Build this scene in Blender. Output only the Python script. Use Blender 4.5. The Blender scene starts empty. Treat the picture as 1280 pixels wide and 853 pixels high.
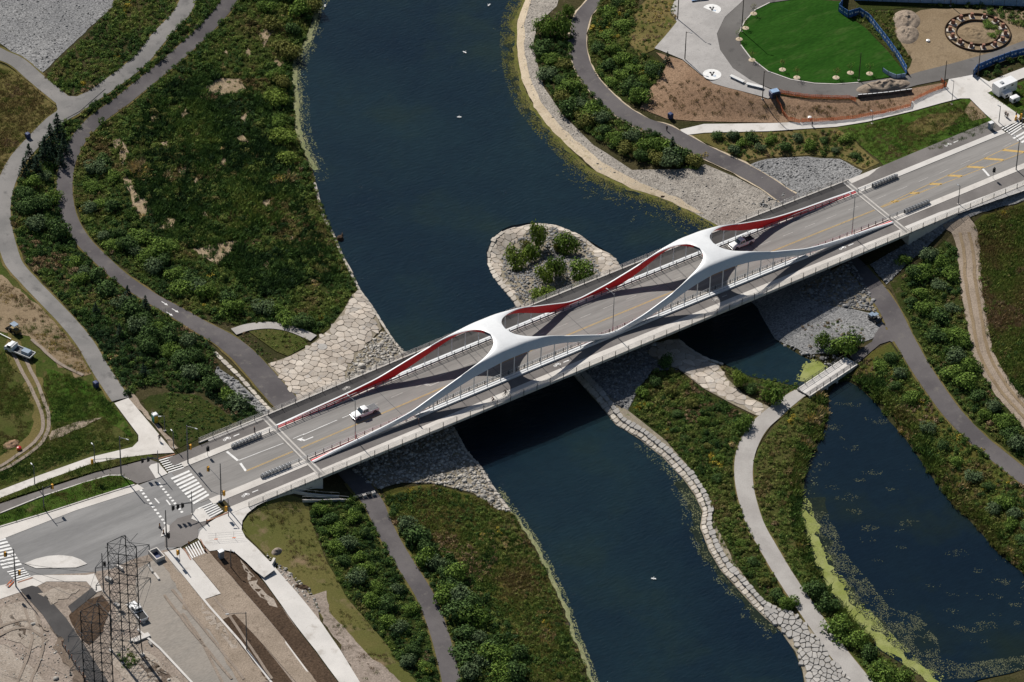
import bpy, bmesh, math, random
import numpy as np
from mathutils import Matrix, Vector
from mathutils.geometry import delaunay_2d_cdt
SC = bpy.context.scene
COL = SC.collection
random.seed(7); RNG = np.random.default_rng(7)
PI = math.pi

# ------------------------------------------------------------------ camera
# long lens looking down from a helicopter; +X runs along the bridge, Z = 0 is the river
FPX, TH, RO, HD = 5420.6, .6711, .0264, .9561
_f = np.array([math.cos(TH)*math.cos(HD), math.cos(TH)*math.sin(HD), -math.sin(TH)])
_r = np.array([math.sin(HD), -math.cos(HD), 0.]); _u = np.cross(_r, _f)
CR = math.cos(RO)*_r + math.sin(RO)*_u
CU = -math.sin(RO)*_r + math.cos(RO)*_u
CF = _f
CC = np.array([-18.67, 4.04, 7.0]) - 922.29*_f
cam = bpy.data.cameras.new('camera'); cam_o = bpy.data.objects.new('camera', cam); COL.objects.link(cam_o)
cam.sensor_width = 36.; cam.lens = 36.*FPX/1280.; cam.clip_start = 1.; cam.clip_end = 9000.
_m = Matrix.Identity(4)
for i in range(3):
    _m[i][0], _m[i][1], _m[i][2], _m[i][3] = CR[i], CU[i], -CF[i], CC[i]
cam_o.matrix_world = _m
SC.camera = cam_o

# ------------------------------------------------------------------ sky, sun, exposure
SUN_EL, SUN_AZ = math.radians(44.5), math.radians(87.)      # azimuth counter-clockwise from +X
w = bpy.data.worlds.new('World'); SC.world = w; w.use_nodes = True
nt = w.node_tree; bg = nt.nodes['Background']
sky = nt.nodes.new('ShaderNodeTexSky'); sky.sky_type = 'NISHITA'; sky.sun_disc = False
sky.sun_elevation = SUN_EL; sky.sun_rotation = PI/2 - SUN_AZ
sky.air_density = 1.0; sky.dust_density = .6; sky.ozone_density = 1.2
nt.links.new(sky.outputs[0], bg.inputs[0]); bg.inputs[1].default_value = .05
sl = bpy.data.lights.new('sun', 'SUN'); sl.energy = 5.0; sl.angle = math.radians(.53); sl.color = (1., .955, .895)
so = bpy.data.objects.new('sun', sl); COL.objects.link(so)
_d = Vector((math.cos(SUN_EL)*math.cos(SUN_AZ), math.cos(SUN_EL)*math.sin(SUN_AZ), math.sin(SUN_EL)))
so.rotation_euler = _d.to_track_quat('Z', 'Y').to_euler(); so.location = (0, 0, 200)
SC.view_settings.view_transform = 'Standard'; SC.view_settings.look = 'None'
SC.view_settings.gamma = 1.; SC.view_settings.exposure = .16
SC.render.engine = 'CYCLES'
SC.cycles.max_bounces = 5; SC.cycles.diffuse_bounces = 2; SC.cycles.glossy_bounces = 3
SC.cycles.transparent_max_bounces = 6

# ------------------------------------------------------------------ projection helpers (a pixel of the photo -> a point of the place)
def ray(px, py):
    px = np.asarray(px, float); py = np.asarray(py, float)
    return CF + np.multiply.outer((px-640)/FPX, CR) - np.multiply.outer((py-426.5)/FPX, CU)
def atz(px, py, z):
    d = ray(px, py); return CC + d*((np.asarray(z)-CC[2])/d[..., 2])[..., None]
def proj(X):
    d = np.asarray(X, float) - CC; z = d@CF
    return np.stack([640+FPX*(d@CR)/z, 426.5-FPX*(d@CU)/z], -1)
def lerp(a, b, t): return a+(b-a)*t
def dens(P, step):
    P = np.asarray(P, float); out = []
    for a, b in zip(P[:-1], P[1:]):
        n = max(1, int(math.ceil(np.linalg.norm((b-a)[:2])/step)))
        for k in range(n): out.append(a+(b-a)*k/n)
    out.append(P[-1]); return np.array(out)
def catmull(P, n=8):
    P = np.asarray(P, float); Q = np.vstack([2*P[0]-P[1], P, 2*P[-1]-P[-2]]); out = []
    for i in range(1, len(Q)-2):
        p0, p1, p2, p3 = Q[i-1:i+3]
        for k in range(n):
            t = k/n
            out.append(.5*((2*p1)+(-p0+p2)*t+(2*p0-5*p1+4*p2-p3)*t*t+(-p0+3*p1-3*p2+p3)*t**3))
    out.append(P[-1]); return np.array(out)
def inside(poly, pts):
    poly = np.asarray(poly)[:, :2]; x, y = pts[:, 0], pts[:, 1]; r = np.zeros(len(pts), bool)
    x0, y0 = poly[:, 0], poly[:, 1]; x1, y1 = np.roll(x0, -1), np.roll(y0, -1)
    for a, b, c, d in zip(x0, y0, x1, y1):
        if b == d: continue
        k = ((b > y) != (d > y)) & (x < (c-a)*(y-b)/(d-b)+a); r ^= k
    return r
def _hash(ix, iy, s):
    h = (ix.astype(np.int64)*374761393 + iy.astype(np.int64)*668265263 + s*1274126177) & 0x7fffffff
    h = ((h ^ (h >> 13))*1274126177) & 0x7fffffff
    return ((h ^ (h >> 16)) & 0xffff)/65535.
def vnoise(x, y, s=0):
    x = np.asarray(x, float); y = np.asarray(y, float)
    ix, iy = np.floor(x), np.floor(y); fx, fy = x-ix, y-iy; fx = fx*fx*(3-2*fx); fy = fy*fy*(3-2*fy)
    a, b, c, d = _hash(ix, iy, s), _hash(ix+1, iy, s), _hash(ix, iy+1, s), _hash(ix+1, iy+1, s)
    return (a*(1-fx)+b*fx)*(1-fy)+(c*(1-fx)+d*fx)*fy
def fnoise(x, y, s=0): return (vnoise(x, y, s)*4+vnoise(x*2.1, y*2.1, s+5)*2+vnoise(x*4.3, y*4.3, s+9))/7

# ------------------------------------------------------------------ objects
def tag(o, label=None, cat=None, group=None, kind=None):
    for k, v in (('label', label), ('category', cat), ('group', group), ('kind', kind)):
        if v: o[k] = v
    return o
def link(o, parent=None, loc=None, rz=None):
    COL.objects.link(o)
    if parent: o.parent = parent
    if loc is not None: o.location = tuple(loc)
    if rz is not None: o.rotation_euler = (0, 0, rz)
    return o
def empty(name, loc=(0, 0, 0), rz=0, label=None, cat=None, group=None, kind=None):
    o = bpy.data.objects.new(name, None); o.empty_display_size = .3
    link(o, None, loc, rz); return tag(o, label, cat, group, kind)
def copy_tree(o, parent=None):
    c = o.copy(); COL.objects.link(c)
    if parent: c.parent = parent
    for ch in list(o.children): copy_tree(ch, c)
    return c
def pymesh(name, V, F, mats=(), mi=None, smooth=False):
    me = bpy.data.meshes.new(name); me.from_pydata([tuple(map(float, v)) for v in V], [], [tuple(map(int, q)) for q in F])
    for m in mats: me.materials.append(m)
    if mi is not None: me.polygons.foreach_set('material_index', np.asarray(mi, np.int32))
    if smooth: me.polygons.foreach_set('use_smooth', np.ones(len(me.polygons), bool))
    me.update(); return me
def fastmesh(name, V, F, mat=None, smooth=False):
    """numpy verts (n,3) and faces (m,k) of one size"""
    V = np.asarray(V, np.float32); F = np.asarray(F, np.int32); m, k = F.shape
    me = bpy.data.meshes.new(name); me.vertices.add(len(V)); me.vertices.foreach_set('co', V.ravel())
    me.loops.add(m*k); me.loops.foreach_set('vertex_index', F.ravel()); me.polygons.add(m)
    me.polygons.foreach_set('loop_start', np.arange(0, m*k, k, dtype=np.int32))
    me.polygons.foreach_set('loop_total', np.full(m, k, np.int32))
    if smooth: me.polygons.foreach_set('use_smooth', np.ones(m, bool))
    if mat: me.materials.append(mat)
    me.update(calc_edges=True); return me
class MB:
    """collects shapes into one mesh"""
    def __init__(s): s.V = []; s.F = []; s.M = []; s.m = 0; s.T = None
    def add(s, V, F):
        n = len(s.V); V = np.asarray(V, float)
        if s.T is not None: V = V@s.T[0].T+s.T[1]
        s.V += [tuple(v) for v in V]; s.F += [tuple(i+n for i in f) for f in F]; s.M += [s.m]*len(F); return s
    def at(s, loc=(0, 0, 0), rz=0, rx=0, ry=0):
        s.T = (np.array(Matrix.Rotation(rz, 3, 'Z')@Matrix.Rotation(ry, 3, 'Y')@Matrix.Rotation(rx, 3, 'X')), np.array(loc, float)); return s
    def box(s, x0, x1, y0, y1, z0, z1, tx=1., ty=1.):
        cx, cy = (x0+x1)/2, (y0+y1)/2; X0, X1 = cx+(x0-cx)*tx, cx+(x1-cx)*tx; Y0, Y1 = cy+(y0-cy)*ty, cy+(y1-cy)*ty
        return s.add([(x0, y0, z0), (x1, y0, z0), (x1, y1, z0), (x0, y1, z0), (X0, Y0, z1), (X1, Y0, z1), (X1, Y1, z1), (X0, Y1, z1)],
                     [(3, 2, 1, 0), (4, 5, 6, 7), (0, 1, 5, 4), (1, 2, 6, 5), (2, 3, 7, 6), (3, 0, 4, 7)])
    def tube(s, P, r, n=6, cap=True):
        P = np.asarray(P, float); R = np.broadcast_to(np.asarray(r, float), (len(P),)); V = []; F = []
        for i, p in enumerate(P):
            d = P[min(i+1, len(P)-1)]-P[max(i-1, 0)]; d = d/(np.linalg.norm(d)+1e-9)
            a = np.cross(d, (0, 0, 1.) if abs(d[2]) < .9 else (1., 0, 0)); a /= np.linalg.norm(a); b = np.cross(d, a)
            for k in range(n):
                t = 2*PI*k/n+.3; V.append(p+R[i]*(math.cos(t)*a+math.sin(t)*b))
        for i in range(len(P)-1):
            for k in range(n):
                F.append((i*n+k, i*n+(k+1) % n, (i+1)*n+(k+1) % n, (i+1)*n+k))
        if cap: F += [tuple(range(n-1, -1, -1)), tuple((len(P)-1)*n+k for k in range(n))]
        return s.add(V, F)
    def lathe(s, prof, n=12):
        V = []; F = []
        for r, z in prof:
            for k in range(n): V.append((r*math.cos(2*PI*k/n), r*math.sin(2*PI*k/n), z))
        for i in range(len(prof)-1):
            for k in range(n): F.append((i*n+k, i*n+(k+1) % n, (i+1)*n+(k+1) % n, (i+1)*n+k))
        F += [tuple(range(n-1, -1, -1)), tuple((len(prof)-1)*n+k for k in range(n))]
        return s.add(V, F)
    def prism(s, prof, y0, y1, ty=None):
        """side profile in x,z pushed from y0 to y1; ty = inset of each vertex"""
        n = len(prof); ty = ty or [0]*n
        V = [(x, y0+t, z) for (x, z), t in zip(prof, ty)]+[(x, y1-t, z) for (x, z), t in zip(prof, ty)]
        F = [tuple(range(n)), tuple(range(2*n-1, n-1, -1))]+[((i+1) % n, i, n+i, n+(i+1) % n) for i in range(n)]
        return s.add(V, F)
    def ring(s, P, w, z0, z1, closed=False):
        """a wall or kerb of width w along the line P (x, y, z)"""
        P = np.asarray(P, float); n = len(P); V = []; F = []
        for i in range(n):
            a = P[(i-1) % n] if (closed or i > 0) else P[i]; b = P[(i+1) % n] if (closed or i < n-1) else P[i]
            d = (b-a)[:2]; d = d/(np.linalg.norm(d)+1e-9); nn = np.array([-d[1], d[0], 0])*w/2
            for q in (nn, -nn):
                V.append(P[i]+q+(0, 0, z0)); V.append(P[i]+q+(0, 0, z1))
        for i in range(n if closed else n-1):
            a, b = 4*i, 4*((i+1) % n)
            F += [(a+1, a+3, b+3, b+1), (a, a+1, b+1, b), (a+3, a+2, b+2, b+3), (a+2, a, b, b+2)]
        if not closed: F += [(0, 2, 3, 1), (4*n-4, 4*n-3, 4*n-1, 4*n-2)]
        return s.add(V, F)
    def mesh(s, name, mats, smooth=False, bevel=0, fix=True):
        me = bpy.data.meshes.new(name); me.from_pydata(s.V, [], s.F)
        mats = mats if isinstance(mats, (list, tuple)) else [mats]
        for m in mats: me.materials.append(m)
        if len(mats) > 1: me.polygons.foreach_set('material_index', np.array(s.M, np.int32))
        if fix or bevel:
            bm = bmesh.new(); bm.from_mesh(me)
            if fix: bmesh.ops.recalc_face_normals(bm, faces=bm.faces)
            if bevel: bmesh.ops.bevel(bm, geom=[e for e in bm.edges if e.calc_face_angle(0) > .5], offset=bevel, segments=2, affect='EDGES', profile=.6, clamp_overlap=True)
            bm.to_mesh(me); bm.free()
        if smooth:
            me.polygons.foreach_set('use_smooth', np.ones(len(me.polygons), bool))
            try: me.set_sharp_from_angle(angle=math.radians(38))
            except Exception: pass
        me.update(); return me
    def build(s, name, mats, parent=None, loc=None, rz=None, smooth=False, bevel=0, fix=True):
        return link(bpy.data.objects.new(name, s.mesh(name, mats, smooth, bevel, fix)), parent, loc, rz)
# ------------------------------------------------------------------ materials
def mat(name, c1, c2=None, c3=None, s1=.12, s2=.9, s3=5., grain=.25, rough=.9, bump=0., t3=.62, spec=.3, metal=0., obj_rand=0., stretch=None, isl=0.):
    """c1/c2 mixed over a broad noise, c3 in patches, fine grain on top; world-space"""
    m = bpy.data.materials.new(name); m.use_nodes = True; n = m.node_tree.nodes; L = m.node_tree.links
    b = n['Principled BSDF']; b.inputs['Roughness'].default_value = rough; b.inputs['Metallic'].default_value = metal
    b.inputs['Specular IOR Level'].default_value = spec
    geo = n.new('ShaderNodeNewGeometry'); co = geo.outputs['Position']
    if stretch:
        mp = n.new('ShaderNodeMapping'); mp.inputs['Rotation'].default_value = (0, 0, stretch[0]); mp.inputs['Scale'].default_value = (stretch[1], 1, 1)
        L.new(co, mp.inputs['Vector']); co = mp.outputs[0]
    def noise(sc, det=4):
        q = n.new('ShaderNodeTexNoise'); q.inputs['Scale'].default_value = sc; q.inputs['Detail'].default_value = det; q.inputs['Roughness'].default_value = .6
        L.new(co, q.inputs['Vector']); return q.outputs['Fac']
    def ramp(fac, a, bb):
        r = n.new('ShaderNodeMapRange'); r.inputs[1].default_value = a; r.inputs[2].default_value = bb; L.new(fac, r.inputs[0]); return r.outputs[0]
    def mixc(fac, A, B, mode='MIX'):
        x = n.new('ShaderNodeMix'); x.data_type = 'RGBA'; x.blend_type = mode
        if isinstance(fac, float): x.inputs[0].default_value = fac
        else: L.new(fac, x.inputs[0])
        for sk, v in ((6, A), (7, B)):
            if isinstance(v, tuple): x.inputs[sk].default_value = (*v, 1)
            else: L.new(v, x.inputs[sk])
        return x.outputs[2]
    col = c1
    if c2: col = mixc(ramp(noise(s1, 5), .38, .62), c1, c2)
    if c3: col = mixc(ramp(noise(s2, 5), t3-.05, t3+.09), col, c3)
    if obj_rand:
        oi = n.new('ShaderNodeObjectInfo'); mr = n.new('ShaderNodeMapRange'); mr.inputs[3].default_value = 1-obj_rand; mr.inputs[4].default_value = 1+obj_rand
        L.new(oi.outputs['Random'], mr.inputs[0]); g = n.new('ShaderNodeCombineColor')
        for k in range(3): L.new(mr.outputs[0], g.inputs[k])
        col = mixc(1., col, g.outputs[0], 'MULTIPLY')
    if isl:
        mr = n.new('ShaderNodeMapRange'); mr.inputs[3].default_value = 1-isl; mr.inputs[4].default_value = 1+isl; L.new(geo.outputs['Random Per Island'], mr.inputs[0]); g = n.new('ShaderNodeCombineColor')
        for k in range(3): L.new(mr.outputs[0], g.inputs[k])
        col = mixc(1., col, g.outputs[0], 'MULTIPLY')
    if grain:
        mr = n.new('ShaderNodeMapRange'); mr.inputs[1].default_value = .3; mr.inputs[2].default_value = .7
        mr.inputs[3].default_value = 1-grain; mr.inputs[4].default_value = 1+grain
        L.new(noise(s3, 3), mr.inputs[0]); g = n.new('ShaderNodeCombineColor')
        for k in range(3): L.new(mr.outputs[0], g.inputs[k])
        col = mixc(1., col, g.outputs[0], 'MULTIPLY')
    if isinstance(col, tuple): b.inputs['Base Color'].default_value = (*col, 1)
    else: L.new(col, b.inputs['Base Color'])
    if bump:
        bp = n.new('ShaderNodeBump'); bp.inputs['Strength'].default_value = .8; bp.inputs['Distance'].default_value = bump
        L.new(noise(s3*.6, 4), bp.inputs['Height']); L.new(bp.outputs[0], b.inputs['Normal'])
    return m
M = {}
M['asphalt'] = mat('asphalt', (0.116, 0.109, 0.103), (0.157, 0.149, 0.140), (0.091, 0.087, 0.083), s1=.06, s2=.35, s3=6, grain=.10, rough=.92, spec=.04)
M['road'] = mat('road_asphalt', (0.197, 0.187, 0.176), (0.253, 0.241, 0.227), (0.169, 0.161, 0.152), s1=.5, s2=.25, s3=5, grain=.09, rough=.9, stretch=(0, .06), spec=.04)
M['road_left'] = mat('junction_asphalt', (0.186, 0.183, 0.179), (0.254, 0.249, 0.242), (0.156, 0.152, 0.150), s1=.22, s2=.2, s3=5, grain=.07, rough=.9, stretch=(-.05, .12), spec=.04)
M['bike'] = mat('cycle_track_asphalt', (0.138, 0.127, 0.120), (0.186, 0.172, 0.162), None, s1=.12, s3=6, grain=.09, rough=.93, spec=.04)
M['dark_bike'] = mat('fresh_asphalt', (0.063, 0.060, 0.059), (0.090, 0.086, 0.083), None, s1=.12, s3=6, grain=.09, rough=.93, spec=.04)
M['purple'] = mat('path_asphalt', (0.085, 0.078, 0.080), (0.124, 0.114, 0.113), (0.142, 0.131, 0.120), s1=.1, s2=.5, s3=6, grain=.1, rough=.93, spec=.04)
M['pathA'] = mat('grey_path', (0.168, 0.162, 0.155), (0.227, 0.216, 0.204), (0.136, 0.131, 0.126), s1=.12, s2=.4, s3=6, grain=.1, rough=.95, spec=.04)
M['concrete'] = mat('concrete', (0.491, 0.459, 0.419), (0.571, 0.539, 0.495), (0.422, 0.394, 0.358), s1=.2, s2=.5, s3=4, grain=.06, rough=.85)
M['concrete2'] = mat('pale_concrete', (0.501, 0.478, 0.446), (0.564, 0.538, 0.502), (0.407, 0.377, 0.340), s1=.2, s2=.35, s3=4, grain=.05, rough=.85)
M['paver'] = mat('grey_pavers', (.30, .285, .27), (.355, .338, .32), (.26, .247, .235), s1=.25, s2=1.2, s3=4, grain=.08, rough=.9)
M['gravel_path'] = mat('stone_dust_path', (.30, .28, .26), (.36, .34, .315), None, s1=.2, s3=5, grain=.12, rough=.97)
M['gravel'] = mat('crushed_stone', (0.186, 0.186, 0.186), (0.248, 0.246, 0.241), (0.138, 0.138, 0.138), s1=.1, s2=1.6, s3=2.8, grain=.5, rough=.95, bump=.25, t3=.55, spec=.04)
M['bank_gravel'] = mat('bank_gravel', (0.264, 0.238, 0.207), (0.334, 0.304, 0.264), (0.185, 0.167, 0.145), s1=.2, s2=1.4, s3=3.2, grain=.4, rough=.95, bump=.2, t3=.56, spec=.04)
M['sand'] = mat('shore_sand', (.42, .34, .24), (.48, .40, .29), (.30, .25, .15), s1=.3, s2=.8, s3=4, grain=.2, rough=.95)
M['algae'] = mat('shore_algae', (0.106, 0.112, 0.026), (0.145, 0.132, 0.046), (0.053, 0.066, 0.023), s1=.4, s2=1.5, s3=4, grain=.35, rough=.9, spec=.04)
M['algae_pale'] = mat('pale_algae', (0.170, 0.187, 0.093), (0.238, 0.238, 0.128), (0.102, 0.111, 0.051), s1=.4, s2=1.5, s3=4, grain=.35, rough=.9, spec=.04)
M['pondweed'] = mat('floating_pondweed', (0.079, 0.090, 0.054), (0.122, 0.130, 0.079), (0.050, 0.058, 0.032), s1=.5, s2=2, s3=5, grain=.35, rough=.85, spec=.04)
M['duckweed'] = mat('duckweed', (0.200, 0.228, 0.060), (0.256, 0.272, 0.104), None, s1=.3, s3=5, grain=.12, rough=.8, spec=.04)
M['soil'] = mat('scrub_soil', (0.031, 0.032, 0.012), (0.053, 0.045, 0.021), (0.089, 0.069, 0.043), s1=.12, s2=.5, s3=3, grain=.4, rough=.97, bump=.15, t3=.63, spec=.04)  # darkened so the colour carries the shade in gaps under the scrub
M['weeds'] = mat('weedy_ground', (0.024, 0.034, 0.008), (0.036, 0.041, 0.010), (0.062, 0.050, 0.026), s1=.15, s2=.6, s3=3, grain=.45, rough=.97, bump=.15, spec=.04)  # also darkened, with shade between the plants put into the colour
M['lawn'] = mat('mown_lawn', (.013, .050, .005), (.021, .068, .008), (.034, .072, .014), s1=.16, s2=.45, s3=3, grain=.28, rough=.95, stretch=(.5, .25), t3=.6, spec=.04)
M['grass'] = mat('rough_grass', (0.042, 0.061, 0.012), (0.065, 0.065, 0.020), (0.097, 0.075, 0.032), s1=.14, s2=.35, s3=3, grain=.35, rough=.97, bump=.1, spec=.04)
M['grass_green'] = mat('green_grass', (0.031, 0.071, 0.008), (0.051, 0.082, 0.014), (0.088, 0.075, 0.031), s1=.16, s2=.4, s3=3, grain=.35, rough=.97, bump=.1, spec=.04)
M['dry'] = mat('dry_grass', (0.102, 0.089, 0.030), (0.136, 0.106, 0.043), (0.060, 0.072, 0.017), s1=.12, s2=.3, s3=3.5, grain=.3, rough=.97, bump=.06, spec=.04)
M['khaki'] = mat('khaki_lawn', (0.114, 0.101, 0.035), (0.088, 0.092, 0.026), (0.176, 0.128, 0.075), s1=.09, s2=.18, s3=4, grain=.22, rough=.97, bump=.05, t3=.6, spec=.04)
M['gold'] = mat('golden_meadow', (0.075, 0.068, 0.017), (0.054, 0.065, 0.014), (0.102, 0.065, 0.024), s1=.1, s2=.35, s3=3, grain=.35, rough=.97, bump=.1, spec=.04)
M['dirt'] = mat('bare_dirt', (0.195, 0.145, 0.090), (0.233, 0.177, 0.114), (0.147, 0.109, 0.070), s1=.12, s2=.4, s3=3, grain=.2, rough=.97, bump=.08, spec=.04)
M['mulch'] = mat('wood_mulch', (0.218, 0.140, 0.089), (0.271, 0.181, 0.118), (0.148, 0.098, 0.064), s1=.1, s2=.6, s3=3, grain=.35, rough=.97, bump=.1, spec=.04)
M['topsoil'] = mat('dark_topsoil', (0.056, 0.038, 0.026), (0.086, 0.058, 0.039), (0.034, 0.024, 0.018), s1=.15, s2=.6, s3=2.5, grain=.4, rough=.98, bump=.15, spec=.04)
M['greysoil'] = mat('grey_brown_soil', (0.224, 0.185, 0.151), (0.291, 0.241, 0.202), (0.146, 0.118, 0.095), s1=.12, s2=.45, s3=2.5, grain=.3, rough=.98, bump=.12, spec=.04)
M['track'] = mat('dirt_track', (0.239, 0.193, 0.149), (0.290, 0.235, 0.184), (0.174, 0.137, 0.104), s1=.15, s2=.7, s3=4, grain=.3, rough=.98, bump=.1, spec=.04)
M['reedlitter'] = mat('dead_reeds', (0.306, 0.238, 0.162), (0.221, 0.170, 0.102), (0.085, 0.076, 0.034), s1=.25, s2=.9, s3=3, grain=.4, rough=.98, spec=.04)
M['white_paint'] = mat('white_road_paint', (.74, .73, .70), (.6, .59, .57), None, s1=1.5, s3=6, grain=.08, rough=.7)
M['yellow_paint'] = mat('yellow_road_paint', (.52, .34, .10), (.40, .27, .10), None, s1=1.5, s3=6, grain=.08, rough=.7)
M['faded_paint'] = mat('worn_white_paint', (.42, .40, .37), (.32, .3, .28), None, s1=1.5, s3=6, grain=.1, rough=.8)
M['terracotta'] = mat('tactile_strip', (.30, .145, .09), (.24, .12, .08), None, s1=1.5, s3=5, grain=.2, rough=.85)
M['joint'] = mat('concrete_joint', (0.413, 0.388, 0.356), (0.475, 0.450, 0.413), None, s1=.6, s3=5, grain=.1)
M['white_steel'] = mat('white_steel', (.66, .67, .67), (.62, .63, .63), (.57, .57, .56), s1=.3, s2=.5, s3=2, grain=.03, t3=.66, rough=.38, spec=.5)
M['red_steel'] = mat('red_steel', (.70, .016, .020), (.64, .014, .018), None, s1=.2, s3=2, grain=.03, rough=.4, spec=.5)
M['galv'] = mat('galvanised_steel', (.36, .37, .38), (.28, .29, .30), None, s1=1., s3=6, grain=.1, rough=.45, metal=.5)
M['dark_steel'] = mat('dark_steel', (.045, .048, .052), (.065, .068, .07), None, s1=1., s3=6, grain=.15, rough=.5, metal=.3)
M['pole'] = mat('painted_pole', (.10, .105, .11), (.13, .135, .14), None, s1=1., s3=6, grain=.08, rough=.5, metal=.2)
M['brown_pole'] = mat('brown_pole', (.045, .034, .028), (.06, .045, .035), None, s1=1., s3=6, grain=.1, rough=.6)
M['lattice'] = mat('weathered_lattice_steel', (0.042, 0.047, 0.053), (0.060, 0.066, 0.072), None, s1=.8, s3=6, grain=.15, rough=.55, metal=.4)
M['black'] = mat('black_rubber', (.016, .016, .017), (.026, .026, .027), None, s1=3, s3=9, grain=.15, rough=.8)
M['glass'] = mat('dark_car_glass', (.03, .045, .055), (.045, .06, .07), None, s1=2, s3=2, grain=.05, rough=.08, spec=.8)
M['car_white'] = mat('white_car_paint', (.74, .74, .73), (.69, .69, .68), None, s1=.8, s3=3, grain=.02, rough=.25, spec=.6)
M['car_grey'] = mat('grey_tonneau', (.10, .10, .105), (.13, .13, .135), None, s1=2, s3=5, grain=.1, rough=.6)
M['chrome'] = mat('bright_metal', (.55, .55, .55), (.45, .45, .45), None, s1=2, s3=5, grain=.05, rough=.25, metal=.9)
M['lamp_red'] = mat('red_lens', (.35, .02, .02), (.3, .02, .02), None, s1=2, s3=5, grain=.05, rough=.3)
M['signal'] = mat('yellow_signal_housing', (.72, .36, .02), (.62, .31, .02), None, s1=2, s3=5, grain=.05, rough=.5)
M['orange'] = mat('orange_mesh', (.62, .13, .03), (.55, .17, .07), (.7, .3, .2), s1=.8, s2=1.5, s3=4, grain=.25, rough=.8)
M['navy'] = mat('navy_plastic', (.02, .035, .10), (.03, .045, .12), None, s1=2, s3=5, grain=.1, rough=.5)
M['blue'] = mat('blue_hoarding', (.03, .10, .30), (.045, .14, .36), (.25, .34, .48), s1=.25, s2=.8, s3=2, grain=.1, rough=.6, t3=.66)
M['steelblue'] = mat('pale_blue_fabric', (.20, .30, .44), (.26, .37, .52), (.36, .46, .58), s1=.2, s2=.5, s3=2, grain=.1, rough=.7, t3=.6)
M['utility'] = mat('utility_grey_blue', (.16, .22, .29), (.2, .26, .33), None, s1=1, s3=5, grain=.08, rough=.5)
M['wood'] = mat('bench_wood', (.30, .19, .10), (.22, .14, .08), None, s1=2, s3=6, grain=.2, rough=.7)
M['mustard'] = mat('dirty_yellow_paint', (.20, .14, .04), (.12, .09, .04), None, s1=2, s3=5, grain=.15, rough=.6)
M['green_plastic'] = mat('teal_plastic', (.04, .26, .18), (.05, .3, .2), None, s1=1, s3=5, grain=.06, rough=.5)
M['yellow_plastic'] = mat('yellow_plastic', (.60, .38, .03), (.55, .34, .03), None, s1=1, s3=5, grain=.06, rough=.5)
M['stone'] = mat('limestone_flag', (0.373, 0.320, 0.264), (0.447, 0.398, 0.339), (0.328, 0.311, 0.290), s1=.35, s2=.5, s3=5, grain=.14, rough=.9, obj_rand=.22, bump=.06)
M['block'] = mat('armour_stone', (0.398, 0.355, 0.299), (0.451, 0.412, 0.356), (0.341, 0.315, 0.268), s1=.4, s2=.9, s3=4, grain=.14, rough=.9, obj_rand=.16, bump=.08)
M['greyblock'] = mat('grey_armour_stone', (0.309, 0.294, 0.272), (0.353, 0.335, 0.309), (0.265, 0.243, 0.213), s1=.4, s2=.9, s3=4, grain=.14, rough=.9, obj_rand=.12, bump=.08)
M['mortar'] = mat('joint_soil', (0.195, 0.171, 0.130), (0.272, 0.232, 0.175), (0.137, 0.145, 0.072), s1=.5, s2=1, s3=5, grain=.3, rough=.98, spec=.04)
M['riprap'] = mat('riprap_stone', (.27, .255, .23), (.38, .355, .315), (.45, .41, .35), s1=1.1, s2=.7, s3=4, grain=.3, rough=.92, isl=.45, spec=.04)
M['riprap_grey'] = mat('grey_riprap_stone', (0.163, 0.163, 0.163), (0.234, 0.231, 0.224), (0.287, 0.280, 0.267), s1=1.1, s2=.8, s3=4, grain=.3, rough=.92, isl=.45, spec=.04)
M['skin'] = mat('skin', (.42, .26, .19), None, None, grain=.03, rough=.6)
M['cloth_dark'] = mat('dark_cloth', (.02, .022, .03), (.03, .03, .04), None, s1=3, s3=9, grain=.15, rough=.9)
M['cloth_red'] = mat('maroon_cloth', (.10, .03, .025), (.13, .04, .03), None, s1=3, s3=9, grain=.15, rough=.9)
M['cloth_grey'] = mat('grey_cloth', (.14, .14, .15), (.18, .18, .19), None, s1=3, s3=9, grain=.15, rough=.9)
M['hair'] = mat('dark_hair', (.025, .018, .013), None, None, grain=.1, rough=.7)
M['gull'] = mat('white_feathers', (.72, .72, .70), (.6, .6, .6), None, s1=4, s3=9, grain=.1, rough=.8)
M['bark'] = mat('bark', (.10, .075, .05), (.14, .105, .07), None, s1=2, s3=7, grain=.25, rough=.95)
M['whitewood'] = mat('white_bench', (.70, .69, .66), (.64, .63, .6), None, s1=1, s3=4, grain=.05, rough=.6)
def water_mat(name, base, deep, murk, rough=.07, bump=.012):
    m = mat(name, base, deep, murk, s1=.016, s2=.03, s3=.4, grain=.10, rough=rough, spec=.5, t3=.56)
    n = m.node_tree.nodes; L = m.node_tree.links; b = n['Principled BSDF']; b.inputs['IOR'].default_value = 1.33
    geo = n.new('ShaderNodeNewGeometry'); mp = n.new('ShaderNodeMapping'); mp.inputs['Rotation'].default_value = (0, 0, .5); mp.inputs['Scale'].default_value = (1, 2.6, 1)
    L.new(geo.outputs['Position'], mp.inputs[0]); q = n.new('ShaderNodeTexNoise'); q.inputs['Scale'].default_value = .6; q.inputs['Detail'].default_value = 6; q.inputs['Roughness'].default_value = .62
    L.new(mp.outputs[0], q.inputs['Vector']); bp = n.new('ShaderNodeBump'); bp.inputs['Strength'].default_value = 1.; bp.inputs['Distance'].default_value = bump*11
    L.new(q.outputs['Fac'], bp.inputs['Height']); L.new(bp.outputs[0], b.inputs['Normal']); return m
M['river'] = water_mat('river_water', (.0038, .0115, .0200), (.0075, .0200, .0255), (.0095, .0205, .0195))
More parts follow.
